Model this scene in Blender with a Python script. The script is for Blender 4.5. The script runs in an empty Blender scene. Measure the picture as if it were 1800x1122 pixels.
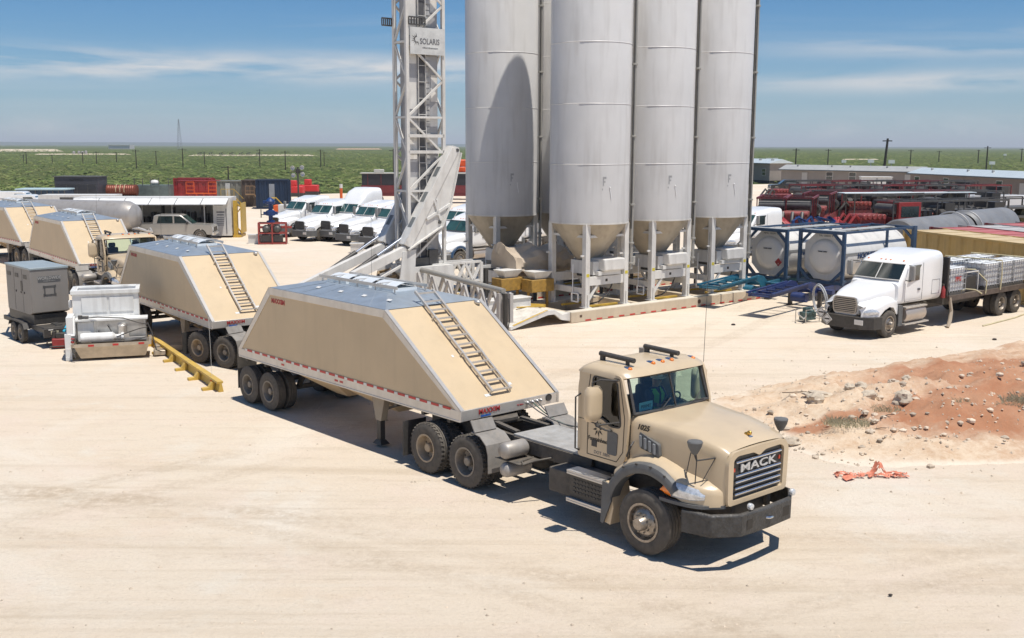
import bpy, math, random
from mathutils import Vector, Matrix
from mathutils.geometry import tessellate_polygon
R = math.radians
random.seed(7)
S = bpy.context.scene
COL = S.collection
# ------------------------------------------------------------------ camera
FPX, HC, HORIZON, ROLL = 1850.0, 7.0, 256.5, R(0.19)
PITCH = math.atan((561 - HORIZON) / FPX)
cd = bpy.data.cameras.new('camera'); cam = bpy.data.objects.new('camera', cd); COL.objects.link(cam)
cd.sensor_width = 36.0; cd.lens = 36.0 * FPX / 1800.0
cd.clip_start = 0.2; cd.clip_end = 60000
cam.location = (0, 0, HC)
cam.rotation_euler = (Matrix.Rotation(math.pi / 2 - PITCH, 3, 'X') @ Matrix.Rotation(ROLL, 3, 'Z')).to_euler()
S.camera = cam
S.render.resolution_x = 1024; S.render.resolution_y = 638
# ------------------------------------------------------------------ sun, sky
SUNV = Vector((0.246, -0.205, 1.0)).normalized()
sl = bpy.data.lights.new('sun', 'SUN'); sl.energy = 4.5; sl.angle = R(0.53); sl.color = (1.0, 0.955, 0.88)
so = bpy.data.objects.new('sun', sl); COL.objects.link(so)
so.rotation_euler = SUNV.to_track_quat('Z', 'Y').to_euler(); so.location = (0, 0, 60)
W = bpy.data.worlds.new('World'); S.world = W; W.use_nodes = True
nt = W.node_tree; N = nt.nodes; L = nt.links; N.clear()
out = N.new('ShaderNodeOutputWorld'); bg = N.new('ShaderNodeBackground')
sky = N.new('ShaderNodeTexSky'); sky.sky_type = 'NISHITA'; sky.sun_disc = False
sky.sun_elevation = math.asin(SUNV.z); sky.sun_rotation = math.atan2(SUNV.x, SUNV.y)
sky.altitude = 900; sky.air_density = 1.0; sky.dust_density = 0.6; sky.ozone_density = 1.3
tc = N.new('ShaderNodeTexCoord'); sep = N.new('ShaderNodeSeparateXYZ'); L.new(tc.outputs['Generated'], sep.inputs[0])
def wmath(op, a, b=None):
    m = N.new('ShaderNodeMath'); m.operation = op
    for i, v in enumerate((a, b)):
        if v is None: continue
        if hasattr(v, 'links'): L.new(v, m.inputs[i])
        else: m.inputs[i].default_value = v
    return m.outputs[0]
zc = wmath('ADD', wmath('MAXIMUM', sep.outputs[2], 0.0), 0.035)
comb = N.new('ShaderNodeCombineXYZ')
L.new(wmath('MULTIPLY', wmath('DIVIDE', sep.outputs[0], zc), 0.22), comb.inputs[0])
L.new(wmath('MULTIPLY', wmath('DIVIDE', sep.outputs[1], zc), 0.62), comb.inputs[1])
n1 = N.new('ShaderNodeTexNoise'); n1.inputs['Scale'].default_value = 0.62; n1.inputs['Detail'].default_value = 9; n1.inputs['Roughness'].default_value = 0.56; n1.inputs['Distortion'].default_value = 0.5
L.new(comb.outputs[0], n1.inputs['Vector'])
rp = N.new('ShaderNodeValToRGB'); rp.color_ramp.elements[0].position = 0.50; rp.color_ramp.elements[1].position = 0.74
L.new(n1.outputs['Fac'], rp.inputs[0])
# low cumulus heads near the horizon
mp = N.new('ShaderNodeMapping'); mp.inputs['Scale'].default_value = (16, 16, 30); L.new(tc.outputs['Generated'], mp.inputs[0])
n2 = N.new('ShaderNodeTexNoise'); n2.inputs['Scale'].default_value = 0.9; n2.inputs['Detail'].default_value = 7; n2.inputs['Roughness'].default_value = 0.55
L.new(mp.outputs[0], n2.inputs['Vector'])
rp2 = N.new('ShaderNodeValToRGB'); rp2.color_ramp.elements[0].position = 0.53; rp2.color_ramp.elements[1].position = 0.68
L.new(n2.outputs['Fac'], rp2.inputs[0])
band = wmath('MULTIPLY', wmath('SUBTRACT', 1.0, wmath('MINIMUM', wmath('DIVIDE', wmath('ABSOLUTE', wmath('SUBTRACT', sep.outputs[2], 0.012)), 0.022), 1.0)), 0.38)
lo = wmath('MULTIPLY', rp2.outputs[0], band)
hi = wmath('MULTIPLY', rp.outputs[0], wmath('MULTIPLY', wmath('MINIMUM', wmath('MULTIPLY', wmath('MAXIMUM', wmath('SUBTRACT', sep.outputs[2], 0.012), 0.0), 28.0), 1.0), 0.30))
def gband(zc_, w, xs, xo, amt):
    g1 = wmath('DIVIDE', wmath('SUBTRACT', sep.outputs[2], zc_), w); g2 = wmath('POWER', 2.718, wmath('MULTIPLY', wmath('MULTIPLY', g1, g1), -1.0))
    side = wmath('MINIMUM', wmath('MAXIMUM', wmath('MULTIPLY', wmath('SUBTRACT', wmath('MULTIPLY', sep.outputs[0], xs), xo), 5.0), 0.0), 1.0)
    return wmath('MULTIPLY', wmath('MULTIPLY', g2, side), amt)
mp3 = N.new('ShaderNodeMapping'); mp3.inputs['Scale'].default_value = (5, 5, 42); L.new(tc.outputs['Generated'], mp3.inputs[0])
n3 = N.new('ShaderNodeTexNoise'); n3.inputs['Scale'].default_value = 1.0; n3.inputs['Detail'].default_value = 9; n3.inputs['Roughness'].default_value = 0.58; n3.inputs['Distortion'].default_value = .3; L.new(mp3.outputs[0], n3.inputs['Vector'])
rp3 = N.new('ShaderNodeValToRGB'); rp3.color_ramp.elements[0].position = 0.37; rp3.color_ramp.elements[1].position = 0.58; L.new(n3.outputs['Fac'], rp3.inputs[0])
st_ = wmath('MULTIPLY', rp3.outputs[0], wmath('ADD', gband(.068, .013, -1.0, -.16, 1.0), wmath('ADD', gband(.088, .011, 1.0, .16, .70), gband(.056, .009, 1.0, .12, .80))))
mask = wmath('MAXIMUM', wmath('MAXIMUM', lo, hi), st_)
hz = wmath('MULTIPLY', wmath('POWER', wmath('SUBTRACT', 1.0, wmath('MINIMUM', wmath('MULTIPLY', wmath('MAXIMUM', sep.outputs[2], 0.0), 4.5), 1.0)), 4.0), 0.78)
mh = N.new('ShaderNodeMixRGB'); mh.inputs[2].default_value = (6.3, 7.0, 7.6, 1)
L.new(hz, mh.inputs[0])
tint = N.new('ShaderNodeMixRGB'); tint.blend_type = 'MULTIPLY'; tint.inputs[0].default_value = 1; tint.inputs[2].default_value = (0.42, 0.78, 1.10, 1)
L.new(sky.outputs[0], tint.inputs[1]); L.new(tint.outputs[0], mh.inputs[1])
mx = N.new('ShaderNodeMixRGB'); mx.inputs[2].default_value = (8.6, 8.6, 8.7, 1)
L.new(mask, mx.inputs[0]); L.new(mh.outputs[0], mx.inputs[1]); L.new(mx.outputs[0], bg.inputs[0])
bg.inputs[1].default_value = 0.078
L.new(bg.outputs[0], out.inputs[0])
S.view_settings.view_transform = 'Standard'; S.view_settings.look = 'None'
S.view_settings.exposure = 0.12; S.view_settings.gamma = 1.0
# ------------------------------------------------------------------ helpers
def G(x, y, h=0.0):
    """point at height h seen at photograph pixel x, y: used once to read where things stand on the ground"""
    u, v = x - 900, y - 561
    c, s = math.cos(ROLL), math.sin(ROLL); u, v = u * c + v * s, -u * s + v * c
    r = Vector((u, FPX * math.cos(PITCH) - v * math.sin(PITCH), -(FPX * math.sin(PITCH) + v * math.cos(PITCH))))
    return Vector((0, 0, HC)) + r * ((h - HC) / r.z)
def lin(h):
    if isinstance(h, tuple): return h
    h = h.lstrip('#'); o = []
    for i in (0, 2, 4):
        c = int(h[i:i + 2], 16) / 255; o.append(c / 12.92 if c <= .04045 else ((c + .055) / 1.055) ** 2.4)
    return tuple(o)
MATS = {}
def M(name, col=None, rough=.5, metal=0.0, var=.10, scale=1.2, dust=0.0, bump=0.0, bscale=30, coat=0.0, emit=0, dcol=(.52, .43, .32), grime=0.0):
    if name in MATS: return MATS[name]
    m = bpy.data.materials.new(name); m.use_nodes = True; MATS[name] = m
    t = m.node_tree; n = t.nodes; l = t.links; b = n['Principled BSDF']
    c = lin(col)
    b.inputs['Roughness'].default_value = rough; b.inputs['Metallic'].default_value = metal
    if coat: b.inputs['Coat Weight'].default_value = coat; b.inputs['Coat Roughness'].default_value = .08
    co = n.new('ShaderNodeTexCoord')
    nz = n.new('ShaderNodeTexNoise'); nz.inputs['Scale'].default_value = scale; nz.inputs['Detail'].default_value = 7; nz.inputs['Roughness'].default_value = .6
    l.new(co.outputs['Object'], nz.inputs['Vector'])
    mr = n.new('ShaderNodeMapRange'); mr.inputs['From Min'].default_value = .3; mr.inputs['From Max'].default_value = .7
    mr.inputs['To Min'].default_value = 1 - var; mr.inputs['To Max'].default_value = 1 + var
    l.new(nz.outputs['Fac'], mr.inputs['Value'])
    mu = n.new('ShaderNodeMixRGB'); mu.blend_type = 'MULTIPLY'; mu.inputs[0].default_value = 1; mu.inputs[1].default_value = (*c, 1)
    l.new(mr.outputs[0], mu.inputs[2]); last = mu.outputs[0]
    if grime:
        mpn = n.new('ShaderNodeMapping'); mpn.inputs['Scale'].default_value = (2.2, 2.2, .25); l.new(co.outputs['Object'], mpn.inputs[0])
        g = n.new('ShaderNodeTexNoise'); g.inputs['Scale'].default_value = 1.6; g.inputs['Detail'].default_value = 8; l.new(mpn.outputs[0], g.inputs['Vector'])
        gr = n.new('ShaderNodeMapRange'); gr.inputs['From Min'].default_value = .5; gr.inputs['From Max'].default_value = .75; gr.inputs['To Max'].default_value = grime
        l.new(g.outputs['Fac'], gr.inputs['Value'])
        gm = n.new('ShaderNodeMixRGB'); gm.inputs[2].default_value = (.16, .125, .09, 1); l.new(gr.outputs[0], gm.inputs[0]); l.new(last, gm.inputs[1]); last = gm.outputs[0]
    if dust:
        ge = n.new('ShaderNodeNewGeometry'); sx = n.new('ShaderNodeSeparateXYZ'); l.new(ge.outputs['Normal'], sx.inputs[0])
        n3 = n.new('ShaderNodeTexNoise'); n3.inputs['Scale'].default_value = scale * 2.7; n3.inputs['Detail'].default_value = 8; l.new(co.outputs['Object'], n3.inputs['Vector'])
        m1 = n.new('ShaderNodeMath'); m1.operation = 'MULTIPLY_ADD'; m1.inputs[1].default_value = .35; m1.inputs[2].default_value = .45; l.new(sx.outputs[2], m1.inputs[0])
        m2 = n.new('ShaderNodeMath'); m2.operation = 'MULTIPLY'; l.new(m1.outputs[0], m2.inputs[0]); l.new(n3.outputs['Fac'], m2.inputs[1])
        m3 = n.new('ShaderNodeMath'); m3.operation = 'MULTIPLY'; m3.use_clamp = True; m3.inputs[1].default_value = dust * 2; l.new(m2.outputs[0], m3.inputs[0])
        dm = n.new('ShaderNodeMixRGB'); dm.inputs[2].default_value = (*dcol, 1); l.new(m3.outputs[0], dm.inputs[0]); l.new(last, dm.inputs[1]); last = dm.outputs[0]
    l.new(last, b.inputs['Base Color'])
    if bump:
        nb = n.new('ShaderNodeTexNoise'); nb.inputs['Scale'].default_value = bscale; nb.inputs['Detail'].default_value = 6; l.new(co.outputs['Object'], nb.inputs['Vector'])
        bp = n.new('ShaderNodeBump'); bp.inputs['Strength'].default_value = bump; bp.inputs['Distance'].default_value = .02
        l.new(nb.outputs['Fac'], bp.inputs['Height']); l.new(bp.outputs[0], b.inputs['Normal'])
    if emit: b.inputs['Emission Color'].default_value = (*c, 1); b.inputs['Emission Strength'].default_value = emit
    return m
def glassmat(name, col, alpha_rough=.03):
    m = bpy.data.materials.new(name); m.use_nodes = True; MATS[name] = m
    t = m.node_tree; n = t.nodes; l = t.links; n.clear()
    o = n.new('ShaderNodeOutputMaterial'); tr = n.new('ShaderNodeBsdfTransparent'); gl = n.new('ShaderNodeBsdfGlossy'); mxs = n.new('ShaderNodeMixShader'); fr = n.new('ShaderNodeFresnel')
    tr.inputs[0].default_value = (*col, 1); gl.inputs['Roughness'].default_value = alpha_rough; fr.inputs[0].default_value = 1.5
    ad = n.new('ShaderNodeMath'); ad.operation = 'ADD'; ad.inputs[1].default_value = .04; l.new(fr.outputs[0], ad.inputs[0])
    l.new(ad.outputs[0], mxs.inputs[0]); l.new(tr.outputs[0], mxs.inputs[1]); l.new(gl.outputs[0], mxs.inputs[2]); l.new(mxs.outputs[0], o.inputs[0])
    return m
SPLIT = {'awning_flap', 'roof_vent', 'marker_lamp', 'side_window', 'headlight', 'canopy_post', 'door_post', 'window_post', 'licence_plate', 'side_reflector', 'sticker', 'roof_sticker', 'drum', 'pivot_pin', 'warning_plate', 'mast_leg', 'bumper', 'eye', 'fork_hole', 'mirror_post', 'tray', 'cab_window', 'casing_panel', 'louvre', 'windscreen_pane'}
class MB:
    def __init__(s): s.v = []; s.f = []; s.m = []; s.mi = 0; s.T = None
    def add(s, vs, fs):
        o = len(s.v)
        for p in vs:
            p = Vector(p)
            s.v.append(s.T @ p if s.T else p)
        for f in fs: s.f.append([i + o for i in f]); s.m.append(s.mi)
        return s
    def box(s, x0, x1, y0, y1, z0, z1):
        return s.add([(x, y, z) for x in (x0, x1) for y in (y0, y1) for z in (z0, z1)],
                     [(0, 1, 3, 2), (4, 6, 7, 5), (0, 4, 5, 1), (2, 3, 7, 6), (0, 2, 6, 4), (1, 5, 7, 3)])
    def cb(s, x, y, z, a, b, c): return s.box(x - a / 2, x + a / 2, y - b / 2, y + b / 2, z - c / 2, z + c / 2)
    def bar(s, p, q, w, h=None, up=(0, 0, 1)):
        h = h or w; p = Vector(p); q = Vector(q); d = (q - p).normalized(); u = Vector(up)
        if abs(d.dot(u)) > .98: u = Vector((1, 0, 0))
        a = d.cross(u).normalized(); b = a.cross(d).normalized()
        vs = [c + a * i * w / 2 + b * j * h / 2 for c in (p, q) for i, j in ((-1, -1), (1, -1), (1, 1), (-1, 1))]
        return s.add(vs, [(0, 3, 2, 1), (4, 5, 6, 7), (0, 1, 5, 4), (1, 2, 6, 5), (2, 3, 7, 6), (3, 0, 4, 7)])
    def tube(s, pts, r, n=8, cap=True):
        pts = [Vector(p) for p in pts]; rs = r if isinstance(r, (list, tuple)) else [r] * len(pts)
        rows = []; pa = None
        for i, p in enumerate(pts):
            d = (pts[min(i + 1, len(pts) - 1)] - pts[max(i - 1, 0)]).normalized()
            if pa is None:
                u = Vector((0, 0, 1)) if abs(d.z) < .95 else Vector((1, 0, 0)); pa = d.cross(u).normalized()
            else: pa = (pa - d * pa.dot(d)).normalized()
            b = d.cross(pa)
            rows.append([p + (pa * math.cos(t) + b * math.sin(t)) * rs[i] for t in [2 * math.pi * k / n for k in range(n)]])
        return s.grid(rows, True, cap)
    def grid(s, rows, closed=False, cap=False):
        n = len(rows[0]); o = []
        for i in range(len(rows) - 1):
            for j in range(n if closed else n - 1):
                k = (j + 1) % n; o.append((i * n + j, i * n + k, (i + 1) * n + k, (i + 1) * n + j))
        if cap: o.append(tuple(range(n))[::-1]); o.append(tuple(range((len(rows) - 1) * n, len(rows) * n)))
        return s.add([p for r in rows for p in r], o)
    def lathe(s, prof, n=24, o=(0, 0, 0), axis='z', cap=True):
        o = Vector(o); rows = []
        for r, h in prof:
            row = []
            for k in range(n):
                a = 2 * math.pi * k / n; c, d = r * math.cos(a), r * math.sin(a)
                row.append(o + Vector({'z': (c, d, h), 'y': (c, h, d), 'x': (h, c, d)}[axis]))
            rows.append(row)
        return s.grid(rows, True, cap)
    def prism(s, poly, a0, a1, axis='y', holes=()):
        loops = [list(poly)] + [list(h) for h in holes]
        tri = tessellate_polygon([[Vector((p[0], p[1], 0)) for p in lp] for lp in loops])
        flat = [p for lp in loops for p in lp]; n = len(flat)
        mk = {'y': lambda p, a: (p[0], a, p[1]), 'x': lambda p, a: (a, p[0], p[1]), 'z': lambda p, a: (p[0], p[1], a)}[axis]
        vs = [mk(p, a0) for p in flat] + [mk(p, a1) for p in flat]
        fs = [tuple(t) for t in tri] + [tuple(i + n for i in t)[::-1] for t in tri]
        o = 0
        for lp in loops:
            k = len(lp)
            for i in range(k): j = (i + 1) % k; fs.append((o + i, o + j, o + j + n, o + i + n))
            o += k
        return s.add(vs, fs)
    def sph(s, c, r, nu=12, nv=8, sc=(1, 1, 1)):
        c = Vector(c); rows = []
        for i in range(nv + 1):
            t = math.pi * i / nv
            rows.append([c + Vector((r * math.sin(t) * math.cos(p) * sc[0], r * math.sin(t) * math.sin(p) * sc[1], r * math.cos(t) * sc[2])) for p in [2 * math.pi * k / nu for k in range(nu)]])
        return s.grid(rows, True)
    def build(s, name, mat, parent=None, ang=35, bevel=0, sub=0, split=False):
        if split or (name in SPLIT and not split is None):
            pa = list(range(len(s.v)))
            def fd(i):
                while pa[i] != i: pa[i] = pa[pa[i]]; i = pa[i]
                return i
            for f in s.f:
                for i in f[1:]: pa[fd(i)] = fd(f[0])
            gs = {}
            for f, m in zip(s.f, s.m): gs.setdefault(fd(f[0]), []).append((f, m))
            for fl in gs.values():
                c = MB(); ids = sorted({i for f, _ in fl for i in f}); ix = {i: k for k, i in enumerate(ids)}
                c.v = [s.v[i] for i in ids]; c.f = [[ix[i] for i in f] for f, _ in fl]; c.m = [m for _, m in fl]; o = c.build(name, mat, parent, ang, bevel, sub, None)
            return o
        me = bpy.data.meshes.new(name); me.from_pydata([tuple(p) for p in s.v], [], s.f)
        for mm in (mat if isinstance(mat, (list, tuple)) else [mat]): me.materials.append(mm)
        me.polygons.foreach_set('material_index', s.m)
        import bmesh
        bm = bmesh.new(); bm.from_mesh(me); bmesh.ops.remove_doubles(bm, verts=bm.verts, dist=1e-5)
        bmesh.ops.recalc_face_normals(bm, faces=bm.faces); bm.to_mesh(me); bm.free()
        me.polygons.foreach_set('use_smooth', [ang > 0] * len(me.polygons))
        if ang: me.set_sharp_from_angle(angle=R(ang))
        o = bpy.data.objects.new(name, me); COL.objects.link(o)
        if parent: o.parent = parent
        if bevel:
            b = o.modifiers.new('bevel', 'BEVEL'); b.width = bevel; b.segments = 2; b.limit_method = 'ANGLE'; b.angle_limit = R(40); b.harden_normals = False
        if sub:
            b = o.modifiers.new('sub', 'SUBSURF'); b.levels = sub; b.render_levels = sub
        return o
def tag(o, label, cat, group=None, kind=None):
    if label: o['label'] = label
    if cat: o['category'] = cat
    if group: o['group'] = group
    if kind: o['kind'] = kind
    return o
def thing(name, label, cat, loc=(0, 0, 0), rz=0, group=None, roll=0):
    o = bpy.data.objects.new(name, None); COL.objects.link(o); o.empty_display_size = .3
    o.location = loc; o.rotation_euler = (Matrix.Rotation(R(rz), 3, 'Z') @ Matrix.Rotation(R(roll), 3, 'X')).to_euler()
    return tag(o, label, cat, group)
def copy_tree(o, parent=None, top=True, **kw):
    c = o.copy(); COL.objects.link(c); c.parent = parent
    for ch in list(o.children): copy_tree(ch, c, False)
    return c
def dup(o, label, loc, rz, group=None):
    c = copy_tree(o); c.location = loc; c.rotation_euler = (0, 0, R(rz)); c['label'] = label
    if group: c['group'] = group
    return c
def text(name, s, size, mat, parent, o, xdir, ydir, align='CENTER', thick=.004, bold=0.0, sx=1.0, shear=0.0, name_font=None):
    cu = bpy.data.curves.new(name, 'FONT'); cu.body = s; cu.size = size; cu.align_x = align; cu.align_y = 'CENTER'; cu.extrude = thick; cu.offset = bold; cu.shear = shear; cu.resolution_u = 3
    t = bpy.data.objects.new('tmp', cu); COL.objects.link(t)
    dg = bpy.context.evaluated_depsgraph_get(); me = bpy.data.meshes.new_from_object(t.evaluated_get(dg)); bpy.data.objects.remove(t)
    X = Vector(xdir).normalized(); Y = Vector(ydir).normalized(); Z = X.cross(Y).normalized()
    mt = Matrix((X * sx, Y, Z)).transposed().to_4x4(); mt.translation = Vector(o); me.transform(mt)
    me.materials.clear(); me.materials.append(mat); me.name = name
    ob = bpy.data.objects.new(name, me); COL.objects.link(ob); ob.parent = parent
    return ob
# ------------------------------------------------------------------ materials
TAN = M('tan_paint', (.60, .465, .30), .32, var=.06, scale=1.3, dust=.24, coat=.30, grime=.12)
TANP = M('tan_panel', (.60, .455, .28), .5, var=.07, scale=.7, dust=.14, grime=.10, bump=.14, bscale=1.6)
ALU = M('brushed_aluminium', (.62, .60, .57), .38, .55, var=.10, scale=2.5, dust=.28, grime=.18)
GALV = M('galvanised_sheet', (.40, .475, .545), .42, .55, var=.16, scale=2.2, dust=.16)
RUBBER = M('rubber', (.045, .043, .041), .85, var=.25, scale=4, dust=.24)
BLACK = M('black_paint', (.022, .023, .025), .45, var=.3, scale=5, dust=.12, bump=.15, bscale=60)
BLACKP = M('black_plastic', (.03, .03, .032), .6, var=.2, scale=5, dust=.10)
CHASS = M('dusty_chassis_steel', (.032, .031, .031), .7, var=.4, scale=3, dust=.24, bump=.3, bscale=30)
DIRTYAL = M('dusty_tank_metal', (.36, .345, .33), .5, .3, var=.25, scale=2.5, dust=.35, grime=.4)
CHROME = M('chrome', (.72, .73, .75), .16, .95, var=.06, dust=.08)
GREYPL = M('grey_plastic', (.095, .102, .108), .6, var=.12, scale=4, dust=.12)
REDT = M('red_reflector', (.52, .035, .03), .35, var=.12)
WHT = M('white_reflector', (.72, .70, .66), .4)
AMBER = M('amber_lens', (.85, .22, .02), .2, coat=.6)
LENS = M('clear_lens', (.66, .68, .70), .12, .35, var=.3, scale=18, coat=1)
GLASS = glassmat('cab_glass', (.70, .93, .88))
SIDEGLASS = glassmat('side_glass', (.82, .86, .80))
DARKG = M('dark_glass', (.025, .04, .042), .06, var=.4, scale=2, coat=1)
TEAL = M('windscreen_glass', (.03, .075, .065), .08, var=.5, scale=1.6, coat=1)
SEAT = M('seat_fabric', (.035, .035, .04), .85)
DASH = M('dashboard_plastic', (.06, .09, .085), .6)
WHITE = M('white_paint', (.87, .87, .86), .28, var=.04, scale=.9, dust=.06, coat=.5)
WHITED = M('weathered_white_paint', (.70, .69, .66), .5, var=.09, scale=1.5, dust=.15, grime=.25)
SILO = M('silo_paint', (.62, .61, .60), .42, var=.07, scale=.45, dust=.10, grime=.20, bump=.12, bscale=1.6)
BEIGE = M('beige_paint', (.50, .40, .27), .55, var=.14, scale=1.4, dust=.2, grime=.2)
FRAMEW = M('frame_white_paint', (.70, .68, .64), .5, var=.10, scale=2, dust=.12, grime=.25)
DARKST = M('dark_steel', (.07, .075, .08), .55, .4, var=.3, scale=3, dust=.2)
RED = M('red_paint', (.28, .012, .016), .45, var=.18, scale=2, dust=.10)
MAROON = M('maroon_paint', (.16, .012, .018), .45, var=.2, scale=2, dust=.08)
YELLOW = M('yellow_paint', (.55, .34, .025), .5, var=.18, scale=3, dust=.18)
BLUEC = M('container_blue', (.014, .060, .135), .45, var=.2, scale=3, dust=.10)
BLUE2 = M('deep_blue_paint', (.006, .028, .13), .4, var=.2, scale=3, dust=.06)
BLUET = M('teal_blue_paint', (.006, .12, .20), .42, var=.2, scale=3, dust=.06)
INK = M('black_lettering', (.03, .025, .02), .6, var=.1)
INKR = M('red_lettering', (.42, .03, .03), .5, var=.1)
INKG = M('grey_lettering', (.14, .14, .15), .6)
ORANGE = M('orange_paint', (.72, .12, .02), .5, var=.2)
GREENV = M('hi_vis_cloth', (.18, .50, .10), .8)
SKIN = M('skin', (.36, .2, .13), .6)
# ------------------------------------------------------------------ wheels
def wheel(par, x, y, r, w, side, style='dish', rimcol=None, name='wheel', z=None, n=30, lug=False):
    """side -1: outer face towards -y"""
    z = r if z is None else z; o = (x, y, z); rr = r * (.57 if style == 'hub' else .54)
    b = MB(); pr = [(rr, -w / 2 + .02), (rr + .03, -w / 2), (r * .86, -w / 2), (r * .97, -w * .42)]
    for k in range(4):
        a = -w * .40 + k * w * .2; pr += [(r, a), (r, a + w * .155), (r - .014, a + w * .165), (r - .014, a + w * .195)]
    pr += [(r, w * .40), (r * .97, w * .42), (r * .86, w / 2), (rr + .03, w / 2), (rr, w / 2 - .02)]
    b.lathe(pr, n, o, 'y', cap=False)
    if lug:
        for k in range(36):
            a = 2 * math.pi * k / 36
            for s2 in (-1, 1):
                c = Vector((x + (r + .004) * math.cos(a + s2 * .04), y + s2 * w * .3, z + (r + .004) * math.sin(a + s2 * .04)))
                t = Vector((-math.sin(a), 0, math.cos(a)))
                b.bar(c - Vector((0, w * .13, 0)) + t * .01, c + Vector((0, w * .13, 0)) - t * .01, .035, .03, (math.cos(a), 0, math.sin(a)))
    t = b.build(name, RUBBER, par, 40)
    b = MB(); s = side; e = w / 2
    if style == 'hub':
        b.lathe([(rr + .012, s * (e - .03)), (rr + .02, s * (e + .006)), (rr - .02, s * (e + .004)), (rr - .045, s * (e - .07)), (rr * .82, s * (e - .05)), (rr * .62, s * (e - .005)), (rr * .42, s * (e + .01)), (rr * .38, s * (e + .08)), (rr * .3, s * (e + .13)), (.001, s * (e + .135))], 28, o, 'y', False)
        for k in range(10):
            a = 2 * math.pi * k / 10
            b.lathe([(.014, s * (e + .005)), (.014, s * (e + .045)), (.001, s * (e + .047))], 6, (x + rr * .52 * math.cos(a), y, z + rr * .52 * math.sin(a)), 'y', False)
        b.mi = 1
        for k in range(10):
            a = 2 * math.pi * (k + .5) / 10
            b.lathe([(.001, s * (e - .026)), (.03, s * (e - .028))], 10, (x + rr * .76 * math.cos(a), y, z + rr * .76 * math.sin(a)), 'y', False)
    else:
        b.lathe([(rr + .012, s * (e - .03)), (rr + .02, s * (e + .006)), (rr - .015, s * (e + .004)), (rr - .04, s * (e - .06)), (rr - .05, s * (e - .17)), (rr * .55, s * (e - .19)), (rr * .5, s * (e - .17)), (rr * .36, s * (e - .16)), (rr * .33, s * (e - .06)), (rr * .28, s * (e - .04)), (.001, s * (e - .038))], 26, o, 'y', False)
        b.mi = 1
        for k in range(10):
            a = 2 * math.pi * (k + .5) / 10
            b.lathe([(.001, s * (e - .17)), (.028, s * (e - .172))], 8, (x + rr * .76 * math.cos(a), y, z + rr * .76 * math.sin(a)), 'y', False)
    b.build('rim', [rimcol or CHROME, BLACK], t, 30)
    return t
RIMD = M('dusty_rim', (.20, .18, .155), .6, .3, var=.3, scale=6, dust=.35)
QF = M('dusty_grey_fender', (.20, .195, .19), .6, .1, var=.25, scale=4, dust=.28, grime=.3)
RIMT = M('tan_dusty_rim', (.36, .28, .19), .6, .1, var=.25, scale=6, dust=.3)
RIMP = M('polished_rim', (.30, .27, .24), .38, .7, var=.5, scale=9, dust=.35)
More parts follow.
